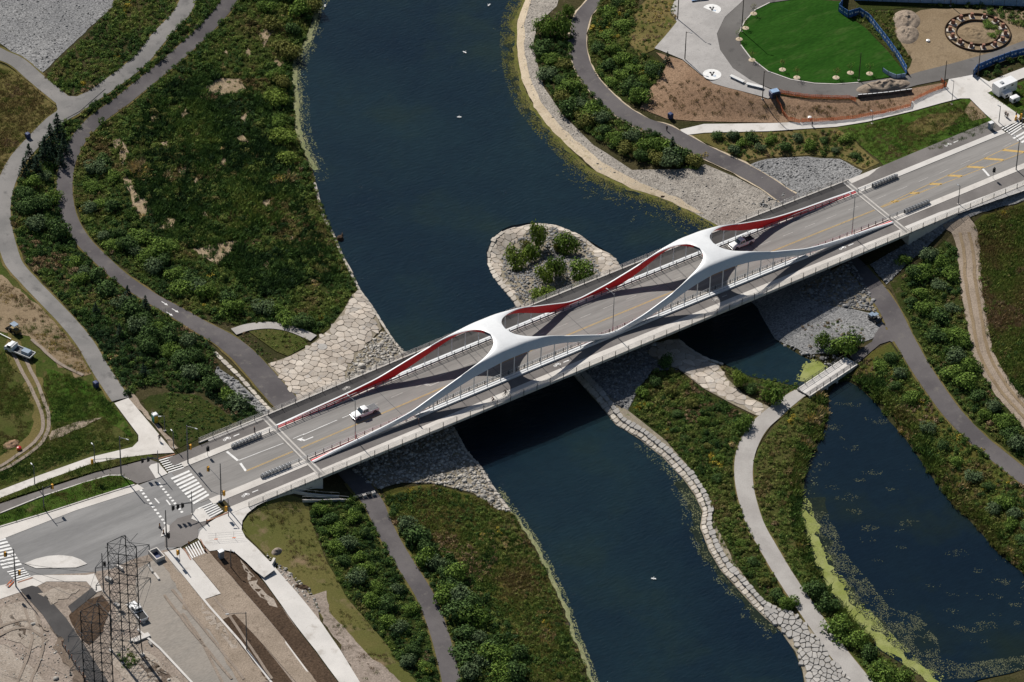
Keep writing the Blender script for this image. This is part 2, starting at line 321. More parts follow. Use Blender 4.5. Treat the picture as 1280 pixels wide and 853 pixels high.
M['pond'] = water_mat('pond_water', (.0032, .0095, .0175), (.0052, .0135, .0200), (.0075, .0145, .0125), rough=.05, bump=.005)
def leaf_mat(name, stops, rough=.75):
    """foliage; colour picked by the plant's own 'tint' (or by object), jittered leaf by leaf"""
    m = bpy.data.materials.new(name); m.use_nodes = True; n = m.node_tree.nodes; L = m.node_tree.links; b = n['Principled BSDF']
    b.inputs['Roughness'].default_value = rough; b.inputs['Specular IOR Level'].default_value = .08
    a = n.new('ShaderNodeAttribute'); a.attribute_type = 'INSTANCER'; a.attribute_name = 'tint'
    g = n.new('ShaderNodeNewGeometry'); j = n.new('ShaderNodeMath'); j.operation = 'MULTIPLY_ADD'; j.inputs[1].default_value = .10; L.new(g.outputs['Random Per Island'], j.inputs[0]); L.new(a.outputs['Fac'], j.inputs[2])
    r = n.new('ShaderNodeValToRGB'); L.new(j.outputs[0], r.inputs[0]); e = r.color_ramp.elements
    while len(e) > 1: e.remove(e[-1])
    e[0].position = stops[0][0]; e[0].color = (*stops[0][1], 1)
    for p, c in stops[1:]: q = e.new(p); q.color = (*c, 1)
    hv = n.new('ShaderNodeHueSaturation'); mr = n.new('ShaderNodeMapRange'); mr.inputs[3].default_value = .6; mr.inputs[4].default_value = 1.5
    L.new(g.outputs['Random Per Island'], mr.inputs[0]); hv.inputs['Saturation'].default_value = .95; L.new(mr.outputs[0], hv.inputs['Value']); L.new(r.outputs[0], hv.inputs['Color']); L.new(hv.outputs[0], b.inputs['Base Color'])
    tr = n.new('ShaderNodeBsdfTranslucent'); L.new(hv.outputs[0], tr.inputs[0]); ms = n.new('ShaderNodeMixShader'); ms.inputs[0].default_value = .2; L.new(b.outputs[0], ms.inputs[1]); L.new(tr.outputs[0], ms.inputs[2]); L.new(ms.outputs[0], n['Material Output'].inputs[0])
    return m
TINTS = [(0., (.014, .032, .014)), (.18, (.030, .066, .018)), (.36, (.064, .122, .022)), (.5, (.15, .20, .035)), (.62, (.18, .16, .05)), (.74, (.16, .095, .045)), (.86, (.36, .27, .15)), (1., (.42, .32, .03))]
M['leaf'] = leaf_mat('scrub_leaves', TINTS)
def shrub_mat(name, dark, light):
    return leaf_mat(name, [(0., dark), (.10, light)])
M['shrub_dark'] = shrub_mat('dark_shrub_leaves', (.036, .072, .020), (.078, .132, .032))
M['shrub_mid'] = shrub_mat('green_shrub_leaves', (.062, .118, .016), (.135, .205, .028))
M['shrub_lime'] = shrub_mat('bright_willow_leaves', (.10, .155, .018), (.18, .24, .034))
M['shrub_olive'] = shrub_mat('olive_willow_leaves', (.10, .108, .022), (.16, .16, .036))
M['shrub_blue'] = shrub_mat('bluish_shrub_leaves', (.052, .090, .038), (.105, .145, .062))
M['conifer'] = shrub_mat('conifer_needles', (.010, .024, .014), (.022, .042, .024))
M['goldenrod'] = shrub_mat('goldenrod_blooms', (.24, .19, .02), (.42, .31, .025))
M['dirt2'] = mat('pale_building_dirt', (0.286, 0.243, 0.200), (0.330, 0.284, 0.237), (0.207, 0.171, 0.139), s1=.15, s2=.5, s3=3, grain=.3, rough=.98, bump=.1, spec=.04)
M['topsoil2'] = mat('damp_soil', (.13, .10, .078), (.17, .135, .105), (.09, .07, .055), s1=.2, s2=.6, s3=3, grain=.35, rough=.98, bump=.1, spec=.04)
M['rut'] = mat('wheel_rut_dirt', (.22, .18, .145), (.26, .215, .175), None, s1=.3, s3=4, grain=.25, rough=.98, spec=.04)
M['dusty'] = mat('dusty_asphalt', (.235, .215, .19), (.285, .255, .22), (.20, .185, .165), s1=.1, s2=.3, s3=4, grain=.14, rough=.97, stretch=(-.9, .3), spec=.04)
M['silt'] = mat('weedy_silt', (.009, .016, .014), (.014, .021, .015), (.024, .032, .018), s1=.3, s2=.8, s3=3, grain=.4, rough=.95, spec=.06)
# ------------------------------------------------------------------ lines read off the photo (px), shared by ground, water and paths
SH_L1 = [(408, -14), (402, 2), (393, 15), (388, 33), (380, 55), (368, 75), (366, 95), (368, 115), (369, 140), (371, 165), (380, 190), (391, 213), (395, 228), (403, 263), (409, 278), (420, 296), (426, 313), (440, 341), (451, 363), (468, 386), (480, 406), (493, 426), (509, 446)]
SH_L2 = [(567, 534), (583, 564), (603, 586), (618, 611), (638, 639), (648, 652), (668, 682), (686, 717), (704, 757), (716, 794), (729, 824), (739, 852), (750, 880)]
SH_R1 = [(664, -14), (655, 2), (646, 25), (645, 62), (651, 100), (666, 135), (691, 166), (724, 199), (741, 214), (790, 237), (828, 249), (867, 267), (895, 283)]
SH_CH_R = [(950, 392), (970, 426), (1005, 447), (1038, 459)]                       # channel, right bank
SH_CH_L = [(850, 425), (868, 440), (885, 449), (905, 455), (938, 471), (965, 476), (1000, 484)]
SH_P = [(716, 469), (748, 505), (770, 532), (800, 550), (828, 572), (853, 598), (868, 619), (878, 640), (875, 660), (886, 689), (901, 714), (923, 738), (941, 758), (958, 775), (975, 788), (985, 803), (994, 816), (1003, 840), (1008, 880)]
ISL = [(652, 392), (640, 375), (618, 348), (608, 328), (608, 314), (616, 297), (628, 287), (640, 282), (665, 278), (695, 281), (723, 293), (745, 306), (765, 319), (779, 337), (786, 348)]
POND = [(1045, 478), (1062, 476), (1075, 484), (1093, 501), (1110, 524), (1136, 554), (1161, 591), (1181, 617), (1200, 639), (1223, 662), (1243, 687), (1266, 707), (1282, 719), (1310, 750), (1325, 790), (1300, 830), (1262, 842), (1223, 850), (1190, 866), (1168, 856), (1143, 839), (1100, 813), (1068, 778), (1045, 750), (1023, 718), (1010, 683), (1002, 647), (1001, 622), (1004, 598), (1011, 574), (1028, 544), (1036, 516), (1036, 494)]
PATH_A1 = [(250, -16), (236, 0), (226, 18), (200, 46), (173, 78), (140, 104), (110, 124), (90, 138), (69, 151), (46, 174), (24, 198), (10, 224), (3, 251), (3, 278), (9, 306), (18, 331), (38, 354), (62, 379), (84, 402), (106, 429), (123, 458), (140, 484), (151, 500)]
PATH_A2 = [(-24, 56), (0, 69), (22, 79), (45, 99), (66, 116), (88, 134)]
PATH_B = [(300, -14), (288, 0), (271, 22), (246, 48), (216, 75), (186, 100), (150, 129), (120, 151), (99, 174), (87, 197), (82, 218), (81, 243), (87, 273), (103, 301), (128, 327), (155, 351), (188, 373), (220, 391), (250, 409), (277, 424), (300, 441), (322, 464), (340, 485), (362, 510)]
PATH_B2 = [(446, 602), (466, 629), (474, 646), (488, 675), (506, 705), (528, 740), (543, 774), (554, 810), (564, 853), (570, 885)]
PATH_D = [(752, -12), (744, 2), (729, 20), (723, 43), (724, 68), (733, 93), (751, 116), (776, 139), (804, 155), (833, 165), (861, 180), (892, 196), (924, 211), (958, 230), (986, 250)]
PATH_D2 = [(1072, 336), (1090, 357), (1110, 385), (1123, 411), (1133, 430), (1149, 458), (1169, 488), (1191, 518), (1222, 550), (1251, 574), (1280, 597), (1310, 620)]
PATH_E = [(1004, 490), (985, 502), (966, 518), (948, 535), (936, 556), (930, 578), (930, 604), (936, 632), (946, 660), (965, 694), (982, 722), (1002, 752), (1030, 792), (1052, 822), (1076, 852), (1092, 872)]
TRACK = [(1196, 276), (1205, 292), (1211, 318), (1212, 346), (1217, 376), (1222, 404), (1228, 436), (1242, 468), (1262, 496), (1282, 518), (1300, 540)]

# ------------------------------------------------------------------ the lie of the land: heights known along lines, smooth in between
GR, GS = 222., 1.5
GN = int(2*GR/GS)+1
BREAK = []
def bl(pts, z, wpts=False):
    pts = [tuple(p) for p in pts]
    if wpts: BREAK.append(np.array(pts, float)); return
    zs = np.broadcast_to(np.asarray(z, float), (len(pts),))
    BREAK.append(np.array([atz(p[0], p[1], zz) for p, zz in zip(pts, zs)]))
def offs(P, d):
    P = np.asarray(P, float)[:, :2]; out = []
    for i in range(len(P)):
        a, b = P[max(i-1, 0)], P[min(i+1, len(P)-1)]; t = (b-a)/(np.linalg.norm(b-a)+1e-9); out.append(P[i]+d*np.array([-t[1], t[0]]))
    return np.array(out)
def shore(pts, side, d_in=2.5, zin=-1.3, dout=1.2, zout=.45, closed=False):
    W = atz(*np.array(pts, float).T, 0.); W = dens(np.vstack([W, W[:1]]) if closed else W, 2.)
    BREAK.append(np.c_[W[:, :2], np.full(len(W), -.04)])
    a = offs(W, side*d_in); BREAK.append(np.c_[a, np.full(len(a), zin)])
    if dout: b = offs(W, -side*dout); BREAK.append(np.c_[b, np.full(len(b), zout)])
shore(SH_L1, 1); shore(SH_L2, 1); shore(SH_R1, -1); shore(SH_P, -1, zout=.9, dout=1.6)
shore(SH_CH_R, -1, 1.5, -.8, 1., .4); shore(SH_CH_L, 1, 1.5, -.8, 1., .4)
shore(ISL, 1, 2.0, -1.2, 1.2, .5); shore(POND, -1, 2.0, -.9, 1.0, .35, closed=True)
bl([(560, -20), (520, 100), (500, 200), (530, 330), (560, 430)], -2.2); bl([(720, 230), (600, 340), (800, 310)], -2.2); bl([(830, 300), (880, 350)], -1.8)
bl([(640, 530), (700, 610), (780, 720), (860, 853), (900, 900)], -2.2); bl([(905, 425), (940, 448), (985, 466)], -1.); bl([(1060, 530), (1080, 620), (1150, 730), (1230, 780)], -1.2)
bl([(690, 300), (690, 340), (715, 330), (665, 345)], 1.5); bl([(700, 372), (740, 352), (770, 352)], 1.3)
# paths
bl(PATH_A2, 4.0); bl(PATH_A1, np.interp(np.arange(len(PATH_A1)), [0, 7, 12, 18, 22], [4, 4, 4.5, 5.6, 6.95]))
bl(PATH_B, np.interp(np.arange(len(PATH_B)), [0, 8, 14, 20, 23], [3.2, 2.8, 2.3, 2.0, 1.9])); bl(PATH_B2, 1.9); bl([(372, 518), (446, 602)], 1.9)
bl(PATH_D, np.interp(np.arange(len(PATH_D)), [0, 6, 14], [2., 2.4, 2.2])); bl([(986, 250), (1072, 336)], 2.); bl(PATH_D2, [2.]*12); bl(PATH_E, 1.25); bl([(1062, 450), (1085, 432), (1112, 424)], 1.5)
bl(TRACK, np.interp(np.arange(len(TRACK)), [0, 2, 10], [5.4, 4.2, 3.2])); bl([(1250, 300), (1262, 420), (1290, 480)], 3.6); bl([(1230, 265), (1280, 258), (1310, 255)], 5.4)
# left land
bl([(0, 0), (80, 20), (140, -10)], 4.2); bl([(-30, 120), (20, 140)], 4.4); bl([(-30, 350), (30, 430), (100, 500)], 6.4); bl([(0, 620), (100, 585), (180, 560)], 6.95); bl([(0, 560), (60, 530)], 6.6)
bl([(215, 545), (270, 540), (318, 520)], 6.9); bl([(200, 500), (260, 500)], 5.8); bl([(270, 462), (318, 510)], 2.6); bl([(185, 430), (240, 470)], 4.2)
bl([(130, 200), (190, 240), (240, 330), (330, 380)], 1.4); bl([(290, 120), (330, 250), (390, 340)], 1.0); bl([(330, 100), (350, 30)], 1.1); bl([(400, 430), (430, 420), (455, 390)], 1.5)
bl([(345, 470), (400, 480)], 1.9)
# road at grade, left and right of the deck
for s_ in (-1, 1):
    for yy, zz in ((-12.9, (2.9, 3.6, 5.6, 6.7)), (-14.4, (2.7, 3.3, 5.2, 6.5))): bl([(s_*75., yy, zz[0]), (s_*79., yy, zz[1]), (s_*86, yy, zz[2]), (s_*93, yy, zz[3])], 0, True)
for yy in (11.2, 6, 0, -6, -11.0):
    bl([(-76.5, yy, 6.93), (-150, yy, 6.93), (-215, yy, 6.93)], 0, True); bl([(79, yy, 6.93), (140, yy, 6.93), (215, yy, 6.93)], 0, True)
bl([(0, 640), (-30, 720), (20, 760)], 6.9); bl([(60, 720), (160, 700), (240, 680), (300, 660)], 6.93); bl([(100, 853), (200, 853), (300, 853), (430, 853), (430, 900)], 6.6); bl([(0, 853), (-40, 900)], 6.8); bl([(170, 760), (280, 760), (360, 760)], 6.8)
# near left: embankment beside the walkway, abutment foot, scrub, meadow
bl([(345, 660), (400, 730), (460, 810), (500, 870)], 5.4); bl([(318, 634), (350, 622)], 6.6); bl([(392, 640), (430, 710), (480, 780), (530, 853)], 3.4); bl([(378, 634), (398, 634)], 4.4)
bl([(412, 612), (430, 606)], 2.6); bl([(455, 690), (520, 790)], 2.1); bl([(520, 660), (570, 730), (620, 800), (650, 880)], 1.7); bl([(600, 650), (660, 720), (700, 800)], 1.0)
# slopes under the bridge
bl([(-76, 10.5, 3.2), (-76, -10.5, 3.4)], 0, True); bl([(-58, 11, 1.9), (-58, -12, 1.9)], 0, True); bl([(-46, 10, 1.2), (-46, -14, 1.2)], 0, True)
bl([(77, 10.5, 4.2), (77, -10.5, 4.2)], 0, True); bl([(66, 11, 2.1), (66, -12, 2.)], 0, True); bl([(46, 8, .7), (44, -14, .7)], 0, True)
bl([(-8, 10, 1.2), (-8, -16, 1.2)], 0, True); bl([(12, 10, 1.0), (12, -14, 1.0)], 0, True)
# peninsula
bl([(800, 470), (840, 480), (880, 520), (910, 560), (915, 620), (940, 690)], 1.35); bl([(850, 455), (900, 490), (945, 515)], 1.05); bl([(960, 560), (960, 620), (990, 690), (1040, 780), (1100, 853)], 1.2); bl([(1020, 495), (990, 560), (985, 620)], .9)
# right
bl([(1040, 440), (1080, 420), (1040, 400)], 1.2); bl([(1130, 345), (1180, 360), (1160, 430), (1220, 520), (1280, 570)], 2.3); bl([(1080, 470), (1140, 530), (1220, 620), (1300, 690)], 1.3); bl([(1132, 318), (1165, 294)], 3.2); bl([(1178, 284), (1200, 274)], 5.6)
bl([(1108, 490), (1150, 545), (1210, 610)], 1.3)
bl([(950, 203), (1010, 196), (1060, 199)], 3.2); bl([(1000, 245), (1070, 224)], 5.2); bl([(1070, 225), (1105, 213)], 6.8); bl([(690, 60), (700, 120), (770, 180), (840, 200)], 1.8); bl([(680, 0), (672, 60), (690, 120), (760, 190), (850, 240)], 1.0)
bl([(880, 166), (1000, 160), (1060, 153), (1140, 137), (1190, 118), (1230, 100)], [2.8, 3.8, 4.4, 5.4, 6.3, 6.7]); bl([(900, 180), (1000, 178), (1060, 195)], [2.8, 3.6, 5.0]); bl([(1110, 208), (1180, 178), (1245, 156)], 6.9)
bl([(1240, 115), (1290, 95)], 6.8); bl([(838, 150), (880, 150), (975, 148)], [2.7, 3., 3.6])
bl([(790, 55), (818, 62), (853, 76), (876, 95), (912, 112), (960, 125), (1010, 124), (1070, 126), (1140, 110), (1180, 102)], [5.6, 6.2, 6.4, 6.5, 6.5, 6.5, 6.5, 6.5, 6.6, 6.7])
bl([(860, 0), (900, 50), (960, 60), (1050, 60), (1100, 90)], 6.6); bl([(1000, -15), (1100, -15), (1200, -10), (1300, -8)], 6.6); bl([(1150, 60), (1220, 60), (1280, 55)], 6.7); bl([(755, 10), (765, 60), (790, 110)], [2.4, 2.6, 2.8]); bl([(800, 0), (805, 30)], [4.6, 5.0])
def solve_terrain():
    H = None; R0 = GR
    for sp in (12., 6., 3., GS):
        n = int(round(2*R0/sp))+1; S = np.zeros((n, n)); Cn = np.zeros((n, n))
        for P in BREAK:
            D = dens(P, min(sp*.5, 2.)); ix = np.round((D[:, 0]+R0)/sp).astype(int); iy = np.round((D[:, 1]+R0)/sp).astype(int)
            k = (ix >= 0) & (ix < n) & (iy >= 0) & (iy < n); np.add.at(S, (ix[k], iy[k]), D[k, 2]); np.add.at(Cn, (ix[k], iy[k]), 1)
        fx = Cn > 0; val = np.where(fx, S/np.maximum(Cn, 1), 0)
        if H is None: H = np.full((n, n), 3.)
        else:
            g = np.linspace(0, H.shape[0]-1, n); i0 = np.minimum(g.astype(int), H.shape[0]-2); t = g-i0
            A = H[i0]*(1-t)[:, None]+H[i0+1]*t[:, None]; H = A[:, i0]*(1-t)+A[:, i0+1]*t
        for it in range(500 if sp > 5 else 220):
            H = np.where(fx, val, H); Pd = np.pad(H, 1, mode='edge')
            H = (Pd[2:, 1:-1]+Pd[:-2, 1:-1]+Pd[1:-1, 2:]+Pd[1:-1, :-2])/4
        if sp == GS:
            for it in range(2): Pd = np.pad(H, 1, mode='edge'); H = .5*H+.125*(Pd[2:, 1:-1]+Pd[:-2, 1:-1]+Pd[1:-1, 2:]+Pd[1:-1, :-2])
    return H
HT = solve_terrain()
def terr(x, y):
    gx = np.clip((np.asarray(x, float)+GR)/GS, 0, GN-1.001); gy = np.clip((np.asarray(y, float)+GR)/GS, 0, GN-1.001)
    i, j = gx.astype(int), gy.astype(int); u, v = gx-i, gy-j
    return (HT[i, j]*(1-u)+HT[i+1, j]*u)*(1-v)+(HT[i, j+1]*(1-u)+HT[i+1, j+1]*u)*v
def at(px, py, dz=0.):
    """photo pixel -> point on the ground"""
    px = np.asarray(px, float); py = np.asarray(py, float); z = np.full(px.shape, 3.)
    for k in range(14):
        X = atz(px, py, z+dz); z = .35*z+.65*terr(X[..., 0], X[..., 1])
    X = atz(px, py, z+dz); X[..., 2] = terr(X[..., 0], X[..., 1]); return X
def atl(P): return at(*np.array(P, float).T)

# base ground: one sheet to the horizon
def base_ground():
    ax = np.arange(GN)*GS-GR; far = np.array([260., 340., 520., 900., 1700., 3400.]); ax = np.r_[-far[::-1], ax, far]
    X, Y = np.meshgrid(ax, ax, indexing='ij'); Z = terr(X, Y)-.02; n = len(ax)
    V = np.c_[X.ravel(), Y.ravel(), Z.ravel()]; i, j = np.meshgrid(np.arange(n-1), np.arange(n-1), indexing='ij'); a = (i*n+j).ravel()
    F = np.c_[a, a+n, a+n+1, a+1]; o = link(bpy.data.objects.new('ground', fastmesh('ground', V, F, M['soil'], True))); return tag(o, kind='structure')
base_ground()
def sheet(name, poly, m, layer=1, kind='structure', px=True, z=None, step=1.6, wob=0., lift=None, parent=None, closed_dens=True):
    """a patch of ground draped on the land; poly in photo pixels (or metres)"""
    P = atl(poly) if (px and z is None) else (atz(*np.array(poly, float).T, z) if px else np.array(poly, float))
    P = dens(np.vstack([P[:, :2], P[:1, :2]]), step)[:-1]
    if wob:
        s = int(abs(P[0, 0])*7) % 97; P = P+wob*np.c_[fnoise(P[:, 0]*.45, P[:, 1]*.45, s)-.5, fnoise(P[:, 0]*.45+40, P[:, 1]*.45, s+3)-.5]*2
    x0, y0 = P.min(0); x1, y1 = P.max(0); gx, gy = np.meshgrid(np.arange(x0+step/2, x1, step), np.arange(y0+step/2, y1, step)); G = np.c_[gx.ravel(), gy.ravel()]
    G = G[inside(P, G)] if z is None else G[:0]
    if len(G): # keep inner points off the outline
        keep = np.ones(len(G), bool)
        for s in range(0, len(G), 4000):
            d = ((G[s:s+4000, None, :]-P[None])**2).sum(-1).min(1); keep[s:s+4000] = d > (.45*step)**2
        G = G[keep]
    n = len(P); A = np.vstack([P, G]) if len(G) else P
    vs, es, fs, *_ = delaunay_2d_cdt([Vector((a, b)) for a, b in A], [(i, (i+1) % n) for i in range(n)], [], 1, 1e-5)
    V = np.array([(v.x, v.y) for v in vs]); off = lift if lift is not None else .02+.045*layer
    Z = terr(V[:, 0], V[:, 1])+off if z is None else np.full(len(V), z)
    me = pymesh(name, np.c_[V, Z], fs, [m], smooth=True)
    o = link(bpy.data.objects.new(name, me), parent)
    return tag(o, kind=kind)
def ribbon_poly(P, w, jit=.06):
    """outline of a path along world line P (n,2+); w = width(s)"""
    W = np.broadcast_to(np.asarray(w, float), (len(P),)); a = []; b = []
    for i in range(len(P)):
        q = offs(P[max(i-1, 0):i+2], 0); p0, p1 = P[max(i-1, 0)][:2], P[min(i+1, len(P)-1)][:2]; t = (p1-p0)/(np.linalg.norm(p1-p0)+1e-9); nn = np.array([-t[1], t[0]])
        j = (fnoise(P[i][0]*.3, P[i][1]*.3, 3)-.5)*jit*2; a.append(P[i][:2]+nn*(W[i]/2+j)); b.append(P[i][:2]-nn*(W[i]/2-j))
    return np.vstack([a, b[::-1]])
PATHS = []
def path(name, pts, w, m, layer=3, edge=None, ew=.5, jit=.06):
    P = catmull(atl(pts)[:, :2], 6); wd = np.interp(np.linspace(0, 1, len(P)), np.linspace(0, 1, np.size(w)), np.atleast_1d(w))
    PATHS.append((P, wd))
    if edge: sheet(name+'_verge', ribbon_poly(P, wd+2*ew, .5), edge, layer-1, px=False)
    return sheet(name, ribbon_poly(P, wd, jit), m, layer, px=False)
# ------------------------------------------------------------------ water
river = SH_L1+[(535, 470), (560, 520)]+SH_L2+[(750, 900), (1010, 900)]+SH_P[::-1]+[(690, 440), (668, 415)]+ISL+[(800, 362), (845, 412)]+SH_CH_L+[(1038, 459)]+SH_CH_R[::-1]+[(925, 330)]+SH_R1[::-1]+[(664, -40), (408, -40)]
sheet('river', river, M['river'], z=0., step=3.)
sheet('pond', POND, M['pond'], z=.005, step=2.)
# ------------------------------------------------------------------ ground patches
G = lambda n, p, m, l=1, **k: sheet(n, p, M[m], l, **k)
G('gravel_yard', [(-40, -30), (165, -30), (150, 0), (123, 25), (88, 58), (52, 92), (25, 74), (0, 54), (-40, 40)], 'gravel', 1, wob=.4)
G('dry_meadow', [(-30, 75), (0, 80), (20, 90), (45, 110), (66, 128), (72, 137), (66, 148), (46, 168), (24, 192), (8, 218), (-30, 240)], 'dry', 1, wob=.5)
G('rough_grass', [(-40, 300), (0, 320), (30, 360), (60, 392), (90, 420), (115, 460), (143, 505), (172, 545), (170, 560), (130, 570), (60, 595), (0, 615), (-40, 628)], 'grass', 1)
G('bare_dirt', [(-30, 338), (0, 345), (30, 366), (60, 390), (84, 414), (104, 442), (119, 468), (95, 470), (60, 448), (30, 420), (0, 414), (-30, 410)], 'dirt', 2, wob=1.4)
G('green_grass', [(60, 462), (105, 476), (140, 505), (168, 545), (120, 520), (70, 530), (52, 500)], 'grass_green', 2, wob=1.2)
G('worn_ground', [(4, 416), (20, 424), (38, 450), (58, 490), (66, 520), (62, 545), (40, 566), (10, 586), (-20, 598), (-20, 580), (14, 562), (40, 540), (44, 512), (30, 476), (10, 446)], 'dry', 3, wob=1.6)
for ln in ([(10, 432), (34, 476), (52, 520), (48, 548), (14, 576), (-16, 592)], [(20, 430), (44, 474), (60, 520), (54, 552), (20, 580), (-14, 596)], [(40, 425), (70, 452), (104, 470)]):
    sheet('wheel_rut', ribbon_poly(catmull(atl(ln)[:, :2], 5), .75, .3), M['rut'], 5, px=False)
G('dirt_scrape', [(60, 540), (100, 528), (128, 524), (100, 536), (62, 552)], 'track', 3, wob=.6)
G('green_bank', [(175, 500), (205, 490), (250, 495), (290, 520), (300, 530), (262, 545), (225, 560), (190, 520)], 'weeds', 1, wob=1.)
G('soil_verge', [(152, 492), (165, 490), (200, 535), (222, 560), (216, 562), (190, 528)], 'track', 2, wob=.5)
# left bank meadow and its bare patches
G('meadow', [(300, -20), (410, -20), (368, 80), (368, 160), (395, 235), (420, 300), (452, 365), (415, 410), (380, 430), (300, 408), (200, 370), (110, 295), (90, 240), (95, 190), (130, 155), (200, 100), (260, 45)], 'weeds', 1)
LITTER = ([(138, 178), (146, 172), (150, 182), (142, 186)], [(222, 142), (232, 136), (238, 142), (228, 148)], [(296, 172), (306, 168), (310, 178), (300, 182)], [(272, 200), (282, 196), (284, 204), (276, 208)], [(326, 252), (338, 248), (342, 258), (330, 262)], [(248, 268), (256, 262), (262, 270), (252, 274)], [(326, 330), (338, 326), (336, 338)], [(344, 78), (350, 72), (354, 80), (348, 86)], [(304, 64), (312, 60), (316, 68), (308, 72)], [(276, 66), (284, 62), (284, 70)], [(128, 330), (134, 326), (138, 334)], [(240, 225), (248, 220), (252, 228), (244, 232)], [(360, 300), (368, 296), (370, 306)], [(200, 180), (210, 176), (212, 184)], [(255, 110), (275, 98), (300, 100), (310, 112), (280, 120), (262, 118)], [(180, 152), (200, 140), (214, 128), (206, 142), (190, 156)], [(150, 220), (160, 236), (165, 260), (180, 272), (185, 255), (172, 240), (160, 222)], [(196, 288), (210, 270), (222, 272), (216, 288)], [(236, 312), (262, 306), (302, 300), (290, 315), (272, 332), (252, 322)], [(302, 146), (312, 130), (306, 156)], [(220, 215), (240, 208), (232, 222)], [(322, 45), (330, 30), (345, 40), (330, 62)], [(152, 178), (160, 190), (155, 206), (148, 196)])
for pl in LITTER:
    G('reed_litter', pl, 'reedlitter', 2, wob=1.2)
G('grass_island', [(308, 413), (345, 408), (374, 420), (385, 432), (360, 446), (345, 440)], 'grass', 3)
# near left
G('khaki_lawn', [(305, 640), (322, 624), (350, 617), (385, 626), (388, 650), (408, 702), (435, 747), (480, 802), (525, 858), (452, 858), (420, 795), (390, 757), (370, 727), (320, 682), (303, 665)], 'khaki', 1)
G('scrub_floor', [(385, 628), (445, 618), (462, 640), (483, 682), (511, 737), (536, 790), (551, 860), (526, 860), (480, 802), (433, 747), (410, 704)], 'weeds', 2)
G('riverside_meadow', [(478, 612), (540, 606), (600, 622), (640, 641), (665, 684), (690, 732), (712, 796), (730, 858), (655, 880), (575, 858), (552, 780), (505, 690)], 'gold', 1)
# peninsula, pond banks, right
G('peninsula_meadow', [(833, 454), (848, 464), (880, 488), (916, 508), (943, 521), (928, 551), (918, 576), (924, 639), (960, 707), (995, 762), (985, 770), (958, 754), (920, 706), (889, 646), (860, 582), (833, 552), (788, 517), (784, 512), (800, 484), (815, 464)], 'weeds', 1)
G('pond_bank', [(1000, 500), (1030, 492), (1030, 520), (1010, 565), (1000, 600), (998, 640), (1008, 690), (1040, 752), (1098, 816), (1160, 862), (1095, 866), (1030, 780), (985, 715), (945, 640), (938, 590), (948, 560), (970, 530)], 'grass', 1)
G('pond_meadow', [(1064, 470), (1090, 440), (1112, 428), (1140, 470), (1180, 525), (1250, 582), (1300, 625), (1300, 730), (1270, 704), (1226, 658), (1186, 614), (1140, 550), (1096, 496)], 'gold', 1)
G('scrub_floor', [(1112, 352), (1140, 335), (1180, 300), (1196, 310), (1203, 360), (1212, 420), (1240, 485), (1300, 560), (1300, 600), (1250, 560), (1200, 515), (1160, 460), (1140, 420)], 'weeds', 1)
G('golden_meadow', [(1212, 285), (1230, 268), (1290, 250), (1300, 250), (1320, 560), (1262, 480), (1240, 440), (1228, 390), (1222, 330)], 'gold', 1)
# bank of crushed stone on the far shore
G('gravel_bank', [(662, -15), (702, -15), (696, 8), (672, 30), (666, 60), (680, 110), (704, 145), (742, 182), (790, 213), (850, 212), (882, 206), (920, 222), (965, 245), (985, 258), (945, 276), (905, 286), (862, 264), (828, 246), (792, 234), (745, 210), (694, 162), (669, 131), (655, 98), (649, 62), (650, 26)], 'bank_gravel', 1)
G('shore_sand', [(659, -12), (668, -12), (656, 26), (655, 60), (662, 97), (676, 128), (700, 158), (752, 204), (800, 229), (852, 250), (880, 268), (868, 266), (828, 248), (790, 236), (741, 212), (691, 165), (667, 134), (652, 99), (646, 62), (647, 26)], 'sand', 2, wob=.3)
G('gravel_slope', [(935, 207), (960, 199), (1010, 196), (1050, 199), (1078, 214), (1068, 226), (1005, 252), (985, 246), (950, 225)], 'gravel', 1, wob=.3)
G('gravel_apron', [(912, 386), (960, 356), (1010, 332), (1040, 326), (1030, 381), (1099, 394), (1106, 408), (1090, 424), (1045, 442), (1010, 444), (968, 424), (944, 398)], 'gravel', 2, wob=.3)
G('gravel_strip', [(1175, 285), (1190, 268), (1240, 252), (1300, 232), (1300, 246), (1240, 262), (1200, 280)], 'gravel', 2, wob=.3)
# top right
G('dirt_works', [(1138, 95), (1120, 70), (1110, 40), (1130, 20), (1160, 12), (1230, 8), (1290, 10), (1300, 50), (1270, 64), (1220, 78), (1180, 92)], 'dirt', 1, wob=.8)
G('weedy_ground', [(1062, 20), (1075, 14), (1120, 18), (1118, 40), (1140, 75), (1132, 92), (1108, 60)], 'weeds', 2, wob=.5)
G('weedy_ground', [(1064, -8), (1300, -8), (1300, 22), (1240, 14), (1160, 9), (1075, 14)], 'weeds', 1, wob=.5)
G('mulch_slope', [(800, 136), (812, 112), (826, 96), (834, 80), (820, 66), (853, 76), (876, 95), (912, 111), (960, 125), (975, 121), (1010, 125), (1066, 126), (1146, 110), (1180, 104), (1176, 112), (1136, 134), (1060, 151), (1000, 154), (960, 154), (870, 152), (833, 149)], 'mulch', 2)
G('dry_bank', [(786, 40), (792, 20), (815, -10), (850, -10), (847, 28), (818, 62), (800, 72), (788, 56)], 'dry', 2, wob=.5)
G('scrub_floor', [(752, -10), (800, -10), (795, 25), (788, 60), (815, 70), (832, 82), (828, 98), (808, 115), (800, 134), (778, 126), (748, 102), (736, 70), (735, 40)], 'weeds', 1)
G('grass_bank', [(1045, 160), (1085, 154), (1140, 141), (1176, 131), (1206, 124), (1212, 125), (1231, 144), (1250, 158), (1235, 164), (1108, 212), (1098, 200), (1070, 176)], 'grass_green', 2)
